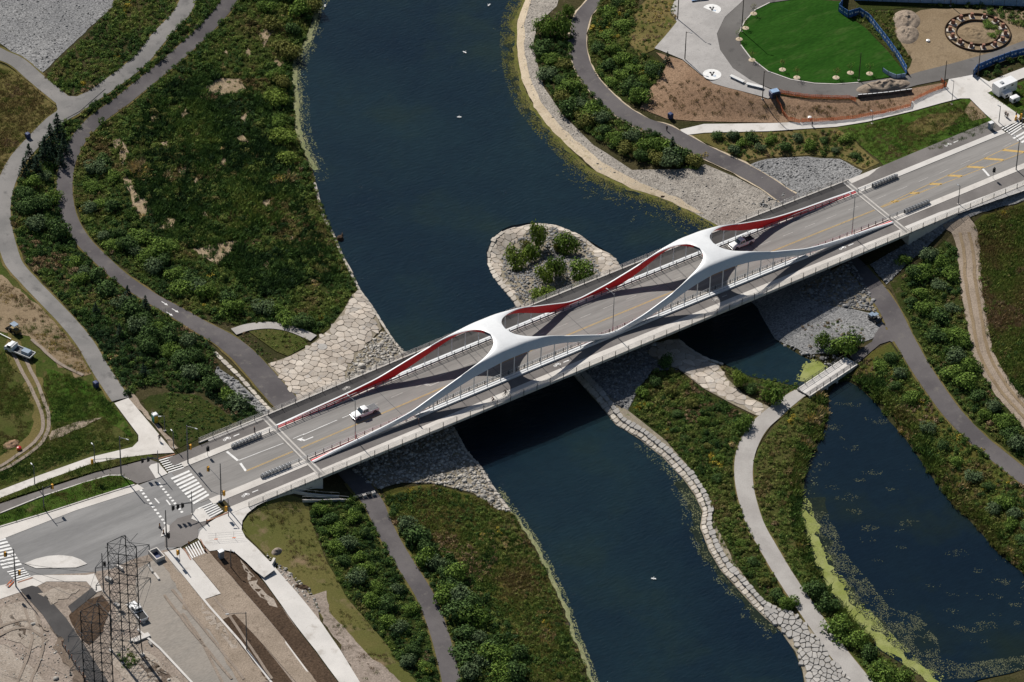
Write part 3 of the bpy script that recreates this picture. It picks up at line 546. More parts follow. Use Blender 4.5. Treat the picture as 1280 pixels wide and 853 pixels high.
G('bare_dirt', [(1204, 140), (1212, 127), (1224, 136), (1234, 148), (1215, 152)], 'dirt', 3, wob=.6)
G('dry_patch', [(1130, 160), (1165, 142), (1205, 140), (1190, 158), (1150, 170)], 'dry', 3, wob=1.)
G('shrub_bed', [(860, 168), (960, 166), (1045, 160), (1070, 178), (1098, 204), (1082, 213), (1050, 197), (1010, 194), (955, 197), (930, 203)], 'dry', 1, wob=.4)
G('green_grass', [(1234, 116), (1300, 96), (1300, 150), (1278, 148)], 'grass_green', 2)
G('lawn', [(924, 43), (932, 27), (945, 14), (962, 5), (990, 1), (1020, 0), (1053, 3), (1062, 22), (1082, 36), (1110, 65), (1133, 94), (1100, 99), (1073, 103), (1045, 105), (1018, 104), (988, 99), (960, 89), (938, 72), (927, 57)], 'lawn', 3)
G('plaza', [(849, -12), (838, 15), (846, 28), (818, 61), (853, 75), (876, 94), (891, 105), (912, 111), (960, 124), (975, 118), (938, 101), (916, 86), (900, 63), (896, 43), (906, 22), (926, 4), (940, -12)], 'paver', 3)
G('ring_path', [(940, -12), (926, 4), (906, 22), (896, 43), (900, 63), (916, 86), (938, 101), (975, 116), (1010, 121), (1060, 123), (1110, 118), (1146, 107), (1182, 100), (1216, 94), (1250, 76), (1300, 62), (1300, 44), (1240, 66), (1190, 80), (1150, 90), (1134, 95), (1100, 100), (1073, 104), (1045, 106), (1018, 105), (988, 100), (960, 90), (938, 73), (926, 57), (923, 43), (931, 27), (944, 13), (962, 4), (990, 0), (1020, -2), (1060, -8), (1060, -14)], 'asphalt', 2)
G('sidewalk', [(850, 163), (880, 156), (960, 155), (1000, 154), (1060, 150.5), (1100, 143), (1138, 134), (1139, 128), (1160, 118), (1183, 110), (1186, 100), (1218, 94), (1236, 103), (1262, 92), (1300, 78), (1300, 92), (1278, 99), (1246, 112), (1234, 117), (1256, 132), (1280, 149), (1268, 155), (1250, 160), (1231, 143), (1212, 124), (1200, 124), (1176, 130), (1140, 140), (1085, 153), (1045, 159.5), (960, 165), (880, 167), (856, 170)], 'concrete2', 4)
# ------------------------------------------------------------------ paths
path('grey_path', PATH_A1, 3.9, M['pathA'], 4, M['dry'], .5); path('grey_path', PATH_A2, 3.9, M['pathA'], 5, M['dry'], .4)
G('path_junction', [(60, 112), (78, 121), (96, 122), (118, 112), (132, 112), (100, 140), (78, 152), (66, 150), (72, 138), (70, 130)], 'pathA', 6)
path('cycle_path', PATH_B, [3.6, 3.6, 3.5, 3.5, 3.6, 3.8, 5.4, 6.0], M['purple'], 4, M['dry'], .35)
path('cycle_path', [(355, 503), (372, 518), (446, 602)], 5., M['purple'], 3)
path('cycle_path', PATH_B2, [4.6, 3.9, 3.7, 3.7, 3.7], M['purple'], 4, M['dry'], .5)
path('garden_path', [(292, 416), (312, 410), (340, 408), (366, 413), (392, 424)], 2.4, M['gravel_path'], 6)
path('asphalt_path', PATH_D, [3.9, 3.9, 4.2, 4.2, 4.0], M['purple'], 4, M['sand'], .3)
path('asphalt_path', [(984, 249), (1072, 336)], 4.2, M['purple'], 3)
path('asphalt_path', PATH_D2, [4.2, 4.6, 4.2, 3.9, 3.9], M['purple'], 4, M['dry'], .4)
G('path_junction', [(1062, 447), (1076, 437), (1090, 428), (1094, 418), (1104, 404), (1120, 420), (1130, 436), (1112, 427), (1100, 431), (1072, 455)], 'purple', 3)
path('stone_dust_path', PATH_E, [3.0, 3.8, 4.0, 3.7, 3.7, 3.7, 3.9, 4.0], M['gravel_path'], 4, M['dry'], .25)
path('dirt_track', TRACK, [6.5, 5.0, 4.6, 4.4, 4.8, 5.2], M['track'], 4, None, 0, .5)
def ruts(pts, d):
    P = catmull(atl(pts)[:, :2], 6)
    for s in (-1, 1): sheet('wheel_rut', ribbon_poly(np.c_[offs(P, s*d)], .7, .2), M['dirt'], 6, px=False)
ruts(TRACK[1:], 1.0)
# ------------------------------------------------------------------ streets at the left end (level ground: z = 6.93)
def flat(name, poly, m, z): return sheet(name, poly, M[m], z=6.93+z, step=4.)
G('bare_ground', [(-60, 735), (0, 742), (43, 720), (108, 717), (140, 712), (165, 700), (206, 688), (262, 686), (310, 706), (360, 770), (425, 858), (430, 890), (-60, 890)], 'greysoil', 2)
G('topsoil_heap', [(85, 770), (105, 752), (128, 745), (138, 760), (128, 790), (112, 808), (96, 792)], 'topsoil', 3, wob=.5)
flat('road_junction', [(-60, 700), (0, 675), (95, 638), (172, 607), (196, 598), (209, 592), (236, 581), (278, 640), (262, 650), (255, 662), (245, 672), (222, 684), (206, 690), (186, 702), (165, 705), (150, 722), (120, 720), (60, 722), (0, 745), (-60, 770)], 'road_left', .06)
flat('concrete_lay_by', [(-60, 682), (0, 659.5), (63, 640.5), (172, 605.5), (180, 611), (95, 638), (0, 675), (-60, 700)], 'concrete', .10)
flat('cycle_track', [(-40, 643), (0, 630), (118, 591.5), (186, 574), (200, 579), (196, 598), (172, 605), (163, 600), (151, 593.5), (135, 593.5), (50, 622), (0, 642.5), (-40, 656)], 'bike', .10)
flat('sidewalk', [(143, 504), (160.5, 497.5), (218, 566), (190.6, 567.5), (150.5, 572.5), (113, 580), (58, 600), (0, 622.6), (-40, 636), (-40, 627), (0, 613), (50, 594), (113, 571.5), (165.5, 559), (173, 551.5), (173, 544)], 'concrete', .14)
G('grass_verge', [(-40, 638), (0, 624.5), (58, 601.5), (113, 581.5), (150, 574), (189, 569), (192, 572), (140, 585), (112, 592), (0, 628.5), (-40, 642)], 'grass', 5)
G('grass_verge', [(-40, 659), (0, 645), (50, 624.5), (104, 604.5), (136, 596), (151, 596), (164, 602.5), (168, 606), (120, 621), (63, 639.5), (0, 658.5), (-40, 671)], 'grass_green', 5)
flat('traffic_island', [(30, 704.5), (45, 698.5), (60, 695), (74, 694), (90, 695.5), (101, 699.5), (109, 705), (95, 709.5), (70, 710), (45, 710.5)], 'concrete2', .17)
flat('traffic_island', [(186, 584), (188.5, 581), (198, 578.5), (209.5, 592), (195, 598.5)], 'concrete2', .17)
flat('traffic_island', [(242, 641.5), (245, 636.5), (253.5, 635.5), (264, 649.5), (250, 653), (239, 648.5)], 'concrete2', .17)
flat('traffic_island', [(201, 671), (203, 663), (208, 655), (212, 657), (212, 664), (207, 669)], 'concrete2', .17)
flat('turning_lane', [(206, 668), (213, 656), (222, 648), (240, 643), (252, 652), (262, 650), (258, 655), (248, 661), (247, 672), (226, 684), (206, 684)], 'bike', .10)
flat('sidewalk', [(-40, 762), (0, 732), (15, 729), (43, 719), (108, 719), (118, 717), (128, 738), (120, 740.5), (108, 727), (58, 727), (38, 737), (20, 742), (0, 749), (-40, 775)], 'concrete', .15)
flat('plaza_corner', [(247, 672.5), (250, 664), (256, 658), (262, 653), (281, 641), (296, 634), (318, 622), (340, 612), (349, 618), (322, 632), (309, 642), (303, 651), (302, 662), (307, 672), (320, 684), (338, 703), (344, 712), (330, 722), (318, 713), (308, 703), (293, 690), (276, 687), (262, 689)], 'concrete2', .135)
G('walkway', [(318, 713), (338, 703), (345, 712), (372, 743), (402, 780), (426, 815), (452, 858), (460, 880), (438, 880), (425, 856), (395, 815), (360, 770), (332, 730)], 'concrete2', 6)
flat('sidewalk', [(204, 691), (226, 684.5), (241, 699.5), (276, 742), (256, 749), (233, 722)], 'concrete2', .15)
G('street', [(172, 712), (186, 704), (206, 694), (232, 724), (262, 760), (300, 805), (340, 860), (350, 890), (268, 890), (243, 858), (200, 812), (172, 787), (165, 765)], 'dusty', 3)
G('dust_spill', [(200, 700), (206, 694), (232, 724), (262, 760), (300, 805), (340, 860), (300, 860), (285, 830), (262, 790), (232, 762), (218, 730)], 'track', 4, wob=.9)
G('fresh_asphalt', [(25, 738), (40, 733), (48, 735), (83, 774), (110, 814.5), (138, 858), (150, 890), (125, 890), (105, 855), (83, 814.5), (53, 769)], 'dark_bike', 4)
G('fresh_asphalt', [(85, 759), (115, 735.5), (121, 742), (90, 767)], 'dark_bike', 4)
G('topsoil_strip', [(261, 690.5), (276, 688.5), (295, 694), (310, 706), (332, 732), (360, 772), (395, 817), (425, 858), (430, 880), (410, 880), (390, 845), (348, 790), (320, 757), (290, 722)], 'topsoil', 4)
G('topsoil_strip', [(276, 776), (293, 769), (320, 797), (345, 827), (372, 862), (340, 862), (312, 822)], 'topsoil', 4)
G('soil_path', [(241, 699.5), (261, 690.5), (290, 724), (320, 759), (352, 796), (402, 862), (377, 862), (345, 825), (318, 795), (293, 769), (276, 777), (262, 764), (256, 749), (276, 742)], 'track', 5)
G('bare_dirt', [(303, 684), (320, 684), (345, 712), (360, 716), (385, 742), (400, 768), (402, 780), (372, 743)], 'greysoil', 4, wob=.6)
G('bare_dirt', [(385, 745), (405, 740), (420, 775), (455, 815), (500, 850), (520, 870), (470, 880), (452, 856), (428, 815)], 'greysoil', 2, wob=1.)

# building-site clutter on the bare ground at the lower left: spread soil, ruts, spills
for pl, mt in (([(0, 760), (30, 752), (46, 770), (60, 800), (40, 812), (10, 800)], 'dirt2'), ([(-20, 800), (10, 806), (30, 830), (60, 856), (-20, 862)], 'dirt2'), ([(44, 742), (70, 736), (100, 736), (84, 750), (64, 756)], 'dirt2'), ([(62, 778), (78, 800), (96, 830), (112, 858), (96, 858), (70, 810)], 'topsoil2'), ([(140, 800), (160, 796), (196, 826), (226, 858), (160, 858), (142, 836)], 'dirt2'), ([(150, 740), (168, 730), (172, 760), (166, 790), (150, 790), (142, 764)], 'dirt2'), ([(178, 818), (200, 830), (216, 852), (196, 856), (180, 838)], 'topsoil2'), ([(10, 770), (20, 768), (34, 790), (28, 800)], 'topsoil2'), ([(250, 752), (264, 766), (290, 800), (300, 812), (290, 812), (262, 778)], 'dirt2'), ([(300, 700), (312, 712), (330, 738), (345, 758), (336, 758), (314, 732)], 'dirt2')):
    G('spread_soil', pl, mt, 4, wob=1.3)
for ln in ([(-10, 790), (30, 776), (60, 790)], [(-10, 800), (28, 786), (58, 800)], [(20, 860), (40, 800), (30, 760)], [(36, 860), (54, 806), (44, 764)], [(205, 745), (240, 790), (290, 850)], [(215, 738), (252, 784), (305, 850)], [(228, 768), (250, 800), (280, 858)], [(268, 748), (300, 790), (340, 850)]):
    P_ = catmull(atl(ln)[:, :2], 5); sheet('wheel_rut', ribbon_poly(P_, .55, .25), M['rut'], 6, px=False)
# ------------------------------------------------------------------ the bridge and its approach road (X along the road)
def zd(x):
    x = np.asarray(x, float); return 7.0+.5*np.clip(1-(x/76.)**2, 0, 1)
def yn(x): return -11.9-.7*np.clip(1-(np.asarray(x, float)/76.)**2, 0, 1)
def yf(x): return 11.3+.3*np.clip(1-(np.asarray(x, float)/76.)**2, 0, 1)
bridge = empty('bridge', (0, 0, 0), 0, 'white road bridge with two arched saddles and red inner ribs crossing the river', 'bridge')
def strip(name, x0, x1, y0, y1, z, m, parent=None, kind=None, step=2., th=0.):
    xs = np.linspace(x0, x1, max(2, int(abs(x1-x0)/step)+1)); f = lambda y: np.array([y(x) if callable(y) else y for x in xs])
    A, B = f(y0), f(y1); zz = zd(xs)+z; n = len(xs)
    V = np.r_[np.c_[xs, A, zz], np.c_[xs, B, zz]]; F = [(i, i+1, n+i+1, n+i) for i in range(n-1)]
    if th:
        V = np.r_[V, np.c_[xs, A, zz-th], np.c_[xs, B, zz-th]]
        for i in range(n-1): F += [(2*n+i+1, 2*n+i, 3*n+i, 3*n+i+1), (i+1, i, 2*n+i, 2*n+i+1), (n+i, n+i+1, 3*n+i+1, 3*n+i)]
        F += [(0, n, 3*n, 2*n), (2*n-1, n-1, 3*n-1, 4*n-1)]
    return tag(link(bpy.data.objects.new(name, pymesh(name, V, F, [M[m] if isinstance(m, str) else m])), parent), kind=kind)
E0, E1 = -76.2, 76.2
strip('deck_slab', E0, E1, yn, yf, -.03, 'concrete', bridge, th=.42)
strip('box_girder', E0, E1, -8.5, 8.5, -.85, 'concrete', bridge, th=1.3)
strip('roadway', E0+.8, E1-.8, -5.3, 5.95, .03, 'road', bridge)
strip('cycle_lane', E0+.8, E1-.8, -9.7, -7.2, .06, 'bike', bridge)
strip('footway', E0+.8, E1-.8, lambda x: yn(x)+.35, -9.72, .075, 'concrete', bridge)
strip('cycle_lane', E0+.8, E1-.8, 7.35, lambda x: yf(x)-.3, .06, 'dark_bike', bridge)
for s in (-1, 1):
    for a in (0, .95): strip('expansion_joint', s*76.2-.75+a*1.05, s*76.2-.37+a*1.05, lambda x: yn(x)+.35, lambda x: yf(x)-.3, .085, 'joint', bridge)
    strip('expansion_joint_cover', s*76.2-.76, s*76.2+.8, lambda x: yn(x)+.36, lambda x: yf(x)-.31, .078, 'road', bridge)
for x in (-52, -27.5, -4, 20, 44): strip('construction_joint', x-.05, x+.05, -5.2, 5.9, .042, 'dark_steel', bridge)
# near side edge girder: two white flanges with a dark slot; far side one broad flange
for y0, y1 in ((-7.1, -6.72), (-6.5, -6.0)): strip('edge_girder', -50, 52, y0, y1, .42, 'white_steel', bridge, th=.4)
strip('girder_slot', -50, 52, -6.72, -6.5, .2, 'dark_steel', bridge)
strip('edge_girder', -52, 54, 6.35, 7.2, .42, 'white_steel', bridge, th=.4)
for y in (-5.42, 6.07): strip('kerb', E0, E1, y-.12, y+.12, .16, 'concrete', bridge, th=.18)
# piers and abutments
for x in (-25.5, 29.):
    b = MB(); b.box(-1.0, 1.0, -5.5, 7.5, -3, 5.2, .8, 1.0); b.build('pier', M['concrete'], bridge, (x, 0, 0), smooth=True)
for s in (-1, 1):
    b = MB(); b.box(min(s*76.3, s*77.8), max(s*76.3, s*77.8), -11.3, 11., 0, 6.85); b.build('abutment', M['concrete'], bridge)
    b = MB(); b.prism([(s*76.35, 0), (s*76.35, 6.88), (s*90, 6.88), (s*90, 5.9), (s*82, 2.5)], -11.95, -11.35); b.build('wing_wall', M['concrete'], bridge)
    b = MB(); b.prism([(s*76.35, 0), (s*76.35, 6.88), (s*87, 6.88), (s*87, 5.9), (s*82, 2.5)], 10.9, 11.35); b.build('wing_wall', M['concrete'], bridge)
# scribbled graffiti on the left wing wall
for k, (u, v) in enumerate([(-82.4, 5.3), (-82.0, 5.45), (-81.7, 5.3), (-81.35, 5.4), (-80.6, 5.35), (-80.2, 5.6), (-79.8, 5.4), (-79.45, 5.6), (-79.1, 5.5)]):
    b = MB(); b.tube([(u-.14, -11.97, v-.18), (u-.05, -11.97, v+.2), (u+.06, -11.97, v-.12), (u+.16, -11.97, v+.16)], .035, 4); b.build('graffiti_stroke', M['dark_steel'], bridge)

# ---- the two ribs and the saddles that join them
TX = [-75.7, -67, -60.5, -56.7, -50.9, -42.7, -34.8, -28.1, -22, -16, -12, -7, -2.4, .9, 8.2, 15.3, 21.4, 25.9, 31.9, 36.5, 42.6, 51.7, 56, 60.9, 68.8, 75.7]
TZ = [.32, .85, 1.15, 1.45, 2.1, 4.3, 6.35, 7.35, 7.3, 6.2, 4.75, 3.0, 1.35, 1.0, 2.2, 4.2, 6.6, 7.6, 7.5, 6.75, 4.7, 2.2, 1.6, 1.15, .8, .32]
def zt(x):
    a = np.asarray(x, float); return (np.interp(a-1.3, TX, TZ)+np.interp(a+1.3, TX, TZ)+2*np.interp(a, TX, TZ))/4
PK = (-25.3, 29.2); WEB = 2.0
def rib_prof(x):
    """cross-section of the near half (y > 0 mirrored later): outer bottom, outer face .. ridge .. inner top, inner bottom; heights over the deck"""
    h = float(zt(x)); d = min(abs(x-p) for p in PK)
    end = np.clip((abs(x)-52)/22., 0, 1)
    yr = 6.95-.20*h                                     # the ridge leans in as it rises
    tw = lerp(.30, .42, end**.7)                       # width of the top plate
    a, yb = 11., yr-tw*.5
    if d <= WEB: yi = 0.
    elif d < WEB+a: yi = (yb)*(1-((WEB+a-d)/a)**2.5)**(1/2.5)
    else: yi = yb
    g = 1-yi/yb                                         # 0 on the plain rib, 1 at the middle of the saddle
    face = min(h*.93, float(np.interp(h, [0, .6, 1.2, 2.8, 4., 5., 6.3, 7.2], [0, .58, 1.05, 2.2, 1.95, 1.6, 1.15, .75])))  # depth of the inner (red) face
    zb = h-face
    zo = h-min(h*.95, float(np.interp(h, [0, .6, 1.2, 3, 5, 7.3], [0, .5, .75, 1.05, 1.2, 1.75])))   # outer face is shallower
    zo = max(zo, .02); zb = max(zb, .02)
    yo = 7.15-.04*h
    ytop = yr+tw*.5
    zin = h+.45*g                                       # the saddle rises a little to the middle
    P = [(yo, zo), (lerp(yo, ytop, .55)+.10, lerp(zo, h, .5)), (lerp(yo, ytop, .9)+.12, lerp(zo, h, .84)), (ytop-.02, h-.03)]
    for t in (.12, .35, .6, .82, 1.): P.append((lerp(ytop, yi, t), lerp(h, zin, t**.8)+.12*math.sin(PI*t)*(1 if g > 0 else .3)))
    lip = lerp(face, .6, min(1, g*2.2)); ybot = lerp(yr-tw*.5-.06-.62*end, yi+.04, min(1, g*2.2)) if d > WEB else 0.
    P.append((ybot, zin-lip if g > 0 else zb)); return P, g
def build_ribs():
    xs = np.unique(np.r_[np.linspace(-75.7, 75.7, 190), np.concatenate([np.linspace(p-WEB-14, p+WEB+14, 80) for p in PK])])
    rows = [rib_prof(x) for x in xs]; k = len(rows[0][0]); WH, RD = 0, 1
    V = []; F = []; MI = []; n = 0
    for s in (1, -1):
        base = len(V)
        for x, (P, g) in zip(xs, rows):
            for y, z in P: V.append((x, s*y, float(zd(x))+z))
        for i in range(len(xs)-1):
            g0 = max(rows[i][1], rows[i+1][1]); sad = g0 >= 1
            for j in range(k):
                j2 = (j+1) % k; q = (base+i*k+j, base+i*k+j2, base+(i+1)*k+j2, base+(i+1)*k+j)
                if sad and j == k-2: continue
                F.append(q if s > 0 else q[::-1]); MI.append(RD if (j == k-2 and g0 < .72) else WH)
        for e in (0, len(xs)-1):
            q = tuple(base+e*k+j for j in range(k)); F.append(q); MI.append(WH)
    me = pymesh('arch_ribs', V, F, [M['white_steel'], M['red_steel']], MI)
    bm = bmesh.new(); bm.from_mesh(me); bmesh.ops.remove_doubles(bm, verts=bm.verts, dist=.004); bmesh.ops.recalc_face_normals(bm, faces=bm.faces); bm.to_mesh(me); bm.free()
    me.polygons.foreach_set('use_smooth', np.ones(len(me.polygons), bool)); me.set_sharp_from_angle(angle=math.radians(42)); me.update()
    return link(bpy.data.objects.new('arch_ribs', me), bridge)
build_ribs()
hm = MB(); hm.box(-.05, .05, -.13, .13, 0, 1); hme = hm.mesh('hanger', M['white_steel'])
for s in (-1, 1):
    for x in np.arange(-73.1, 74, 3.4):
        P, g = rib_prof(x); top = P[0][1]
        if top < .9: continue
        o = link(bpy.data.objects.new('hanger', hme), bridge, (x, s*(P[0][0]-.17), float(zd(x))+.3)); o.scale = (1, 1, top-.2)
# vehicle rails along the roadway, galvanised end sections, parapets
def rail(name, x0, x1, y, hts, r, m, post=2., post_h=1.05, tilt=.0):
    b = MB(); xs = np.arange(x0, x1+.01, 2.)
    for h, rr in zip(hts, r): b.tube(np.c_[xs, np.full(len(xs), y), zd(xs)+h], rr, 5)
    return b.build(name, M[m], bridge)
pm = MB(); pm.box(-.07, .07, -.09, .09, 0, 1.0, .7, .7); pme = pm.mesh('rail_post', M['dark_steel'])
for y in (-5.42, 6.07):
    rail('guard_rail', -80, 80, y, (.62, 1.0), (.05, .06), 'galv')
    for x in np.arange(-80, 80.1, 2.): link(bpy.data.objects.new('rail_post', pme), bridge, (x, y, float(zd(x))+.08))
    for s in (-1, 1):
        b = MB()
        for h, yy in ((.32, -.2), (.62, -.2), (.92, -.2), (.32, .2), (.62, .2), (.92, .2)): b.tube([(80.2, y+yy, 7.0+h), (86.6, y+yy, 7.0+h*.93), (87.2, y+yy*.5, 7.0+h*.8)], .085, 6)
        for x in np.arange(80.2, 87, .8): b.box(x-.07, x+.07, y-.3, y+.3, 7.0, 7.98)
        o = b.build('rail_end_section', M['galv'], bridge); o.scale = (s, 1, 1)
        if s < 0: o.data.flip_normals()
post = MB(); post.box(-.05, .05, -.24, -.14, -.42, 1.38); postm = post.mesh('parapet_post', M['dark_steel'])
def parapet(fy, x0, x1, step=3.35):
    xs = np.arange(x0, x1+.01, 1.675); Y = np.array([float(fy(x)) for x in xs]); b = MB()
    for h, r in [(1.36, .035)]+[(h, .022) for h in np.arange(.26, 1.3, .13)]: b.tube(np.c_[xs, Y, zd(xs)+h], r, 4)
    b.build('parapet_infill', M['concrete'], bridge)
    for x in np.arange(x0, x1+.01, step): link(bpy.data.objects.new('parapet_post', postm), bridge, (x, float(fy(x)), float(zd(x))))
    b = MB(); b.ring(np.c_[xs, Y, zd(xs)], .34, -.04, .18); b.build('parapet_kerb', M['concrete'], bridge)
parapet(lambda x: yn(x)+.17, -94, 122); parapet(lambda x: yf(x)-.17, -92, 78)
# ---- approach roads
S = lambda n, *a, **k: strip(n, *a, kind='structure', **k)
for a, b_ in ((-101.5, E0-.8), (E1+.8, 215)):
    S('road', a, b_, -5.3, 6.0, .03, 'road'); 
S('cycle_track', -97, E0-.8, -9.7, -7.2, .06, 'bike'); S('sidewalk', -98, E0-.8, lambda x: yn(x)+.35, -9.72, .09, 'concrete')
S('kerb_strip', -99.5, E0-.8, -7.18, -5.3, .12, 'concrete', th=.3)
S('kerb_strip', -98.5, E0-.8, 6.0, 7.6, .12, 'concrete', th=.3); S('cycle_track', -100, E0-.8, 7.62, 10.3, .07, 'bike'); S('sidewalk', -90, E0-.8, 10.32, 11.3, .10, 'concrete')
S('kerb_strip', E1+.8, 215, -6.9, -5.3, .12, 'concrete', th=.3); S('cycle_track', E1+.8, 215, lambda x: np.interp(x, [78, 100, 130], [-9.4, -10.2, -10.6]), -6.92, .06, 'bike'); S('sidewalk', E1+.8, 215, lambda x: np.interp(x, [76, 86, 108, 215], [-11.6, -11.8, -13.4, -14.2]), lambda x: np.interp(x, [78, 88, 89, 100, 130], [-9.42, -9.42, -9.7, -10.22, -10.62]), .09, 'concrete2')
S('kerb_strip', E1+.8, 118.5, 6.0, 7.5, .12, 'concrete2', th=.3); S('cycle_track', E1+.8, 119, 7.52, lambda x: np.interp(x, [76, 82, 86, 119], [9.6, 9.8, 11.2, 11.6]), .06, 'bike'); S('sidewalk', E1+.8, 84.5, lambda x: np.interp(x, [76, 82, 86], [9.62, 9.82, 11.]), lambda x: 11.2, .08, 'concrete')
# ---- paint (a skin of paint a few millimetres over the asphalt)
def paint(name, pts, m='white_paint', z=None, lift=.012):
    P = np.array(pts, float); V = np.c_[P, zd(P[:, 0])+.03+lift]; me = pymesh(name, V, [tuple(range(len(P)))], [M[m]]); return tag(link(bpy.data.objects.new(name, me)), kind='structure')
def bar(x0, y0, x1, y1, w, m='white_paint', lift=.012, name='painted_line', seg=0):
    n = max(1, int(abs(x1-x0)/4)) if seg else 1
    d = np.array([x1-x0, y1-y0]); d = d/np.linalg.norm(d); nn = np.array([-d[1], d[0]])*w/2; A = []; B = []
    for k in range(n+1):
        p = np.array([lerp(x0, x1, k/n), lerp(y0, y1, k/n)]); A.append(p+nn); B.append(p-nn)
    P = np.array(A+B); V = np.c_[P, zd(P[:, 0])+.03+lift]; F = [(i, n+1+i, n+2+i, i+1) for i in range(n)]
    return tag(link(bpy.data.objects.new(name, pymesh(name, V, F, [M[m]]))), kind='structure')
def ypl(x): return float(np.interp(x, [-89, -60, 0, 76, 90], [-1.85, -1.65, -1.2, -1.0, -1.35]))
b0 = -88.5
for x0, x1 in ((-88.5, -77.2), (-75.2, -40), (-40, 0), (0, 40), (40, 75.2), (77.2, 90)):
    for dy in (-.1, .12): bar(x0, ypl(x0)+dy, x1, ypl(x1)+dy, .11, 'yellow_paint', seg=1)
bar(77, -.75, 119, 1.62, .14, 'yellow_paint'); bar(90, -1.35, 112, -1.95, .14, 'yellow_paint'); bar(112, -1.95, 119, -2.1, .14, 'yellow_paint')
for x in (81., 86.7, 92.8, 98.4, 104.3, 109.8, 115.5):
    k = (x-77)/42; wd_ = lerp(.3, 1.5, k); bar(x-.4-wd_, lerp(-.8, 1.5, k), x+.4+wd_, lerp(-1.1, -2.0, k), lerp(.7, .75, k), 'yellow_paint')
bar(-88.2, 1.9, -88.6, 5.6, .5); bar(-88.2, .9, -88.55, -1.85, .5); bar(-88, 1.85, -77.4, 1.55, .14)
for x in np.arange(-75, 76, 6.05): bar(x, 1.72 if x < -40 else 2.1, x+2.8, 1.72 if x < -40 else 2.1, .13, 'faded_paint' if x > -60 else 'white_paint')
bar(-72.6, 1.6, -64.2, 1.74, .14)
for x in np.arange(78, 118, 6.05): bar(x, 2.05, x+2.8, 2.05+.03*(x-78)*.3, .13, 'faded_paint')
bar(105.4, -1.6, 104.8, -4.8, .5)
def arrow(x, y, s=1, m='white_paint'):
    paint('lane_arrow', [(x+s*1.6, y-.12), (x+s*1.6, y+.12), (x-s*.3, y+.12), (x-s*.7, y+.75), (x-s*.2, y+1.0), (x-s*1.7, y+1.15), (x-s*1.1, y+.1), (x-s*1.0, y+.55), (x-s*.75, y-.12)][::s], m)
arrow(-72.8, -.1); arrow(-41.2, .5, 1, 'faded_paint')
def bike_sym(x, y, m='white_paint', up=True, z=.06):
    s = empty('cycle_symbol', (x, y, float(zd(x))+z+.012)); s['kind'] = 'structure'
    b = MB()
    for cx in (-.55, .55):
        R = .36
        for k in range(8): b.add([(cx+R*math.cos(a), R*math.sin(a), 0) for a in (k*PI/4, (k+1)*PI/4)]+[(cx+(R-.13)*math.cos(a), (R-.13)*math.sin(a), 0) for a in ((k+1)*PI/4, k*PI/4)], [(0, 1, 2, 3)])
    b.add([(-.55, -.06, .002), (.1, -.06, .002), (.1, .07, .002), (-.55, .07, .002)], [(0, 1, 2, 3)]); b.add([(-.2, 0, .003), (.55, 0, .003), (.4, .55, .003), (.22, .55, .003)], [(0, 1, 2, 3)]); b.add([(-.3, .35, .001), (.5, .35, .001), (.5, .5, .001), (-.3, .5, .001)], [(0, 1, 2, 3)])
    b.build('symbol', M[m], s, fix=False)
    b = MB(); b.add([(1.6, -.12, 0), (3.0, -.12, 0), (3.0, .12, 0), (1.6, .12, 0)], [(0, 1, 2, 3)]); b.build('direction_mark', M[m], s, fix=False)
bike_sym(-92.6, -8.3); bike_sym(-15.6, -8.4); bike_sym(26, -8.4, 'faded_paint'); bike_sym(60.5, -8.4); bike_sym(-86.5, 9.); bike_sym(-57, 9.4, 'faded_paint'); bike_sym(104.5, 9.5)
def quad(a, b, c, d, u, v):  # bilinear in the photo
    a, b, c, d = map(np.array, (a, b, c, d)); return (1-u)*(1-v)*a+u*(1-v)*b+u*v*c+(1-u)*v*d
def zebra(a, b, c, d, n, fill=.55, name='crosswalk_stripe', z=7.02):
    """n stripes stacked from edge a-b to edge d-c"""
    e = empty('crosswalk', atz(*((np.array(a)+np.array(c))/2), z)); e['kind'] = 'structure'
    for k in range(n):
        v0 = (k+.5-fill/2)/n; v1 = (k+.5+fill/2)/n; P = np.array([quad(a, b, c, d, u, v) for u, v in ((0, v0), (1, v0), (1, v1), (0, v1))])
        X = atz(*P.T, z)-np.array(e.location); o = link(bpy.data.objects.new(name, pymesh(name, X, [(0, 3, 2, 1)], [M['white_paint']])), e)
zebra((198, 574.5), (219.5, 568.5), (235, 584), (211, 592), 7, .45, z=7.03)
zebra((212.5, 597), (235.5, 587), (262.5, 620), (243, 631.5), 9, .55, z=7.05)
zebra((246, 635), (267, 626.5), (279.5, 639.5), (260, 650), 6, .45, z=7.05)
zebra((-16, 677), (6, 671.5), (28, 707), (4, 712), 9, .55, z=7.02); zebra((8, 714), (29, 709), (39, 721), (20, 727), 5, .5, z=7.08)
zebra((231, 684.5), (239.5, 698.5), (257, 691.5), (249, 675.5), 6, .5, z=7.1)
zebra((1251, 160), (1270, 150), (1284, 157), (1265, 170), 5, .5, z=7.1); zebra((1264, 172), (1290, 158), (1320, 172), (1300, 190), 7, .5, z=7.05)
for px_, pq in (((259, 650.5), (285, 640)), ((198, 572.8), (218.5, 567.2)), ((22, 727.5), (41, 721.5)), ((258, 691), (250, 674.5)), ((230, 685), (239, 699.5)), ((209, 692), (219, 706.5))):
    a, b_ = np.array(px_, float), np.array(pq, float); d = (b_-a)/np.linalg.norm(b_-a); nn = np.array([-d[1], d[0]])*1.2
    X = atz(*np.array([a, b_, b_+nn, a+nn]).T, 7.125); tag(link(bpy.data.objects.new('tactile_strip', pymesh('tactile_strip', X, [(0, 1, 2, 3)], [M['terracotta']]))), kind='structure')
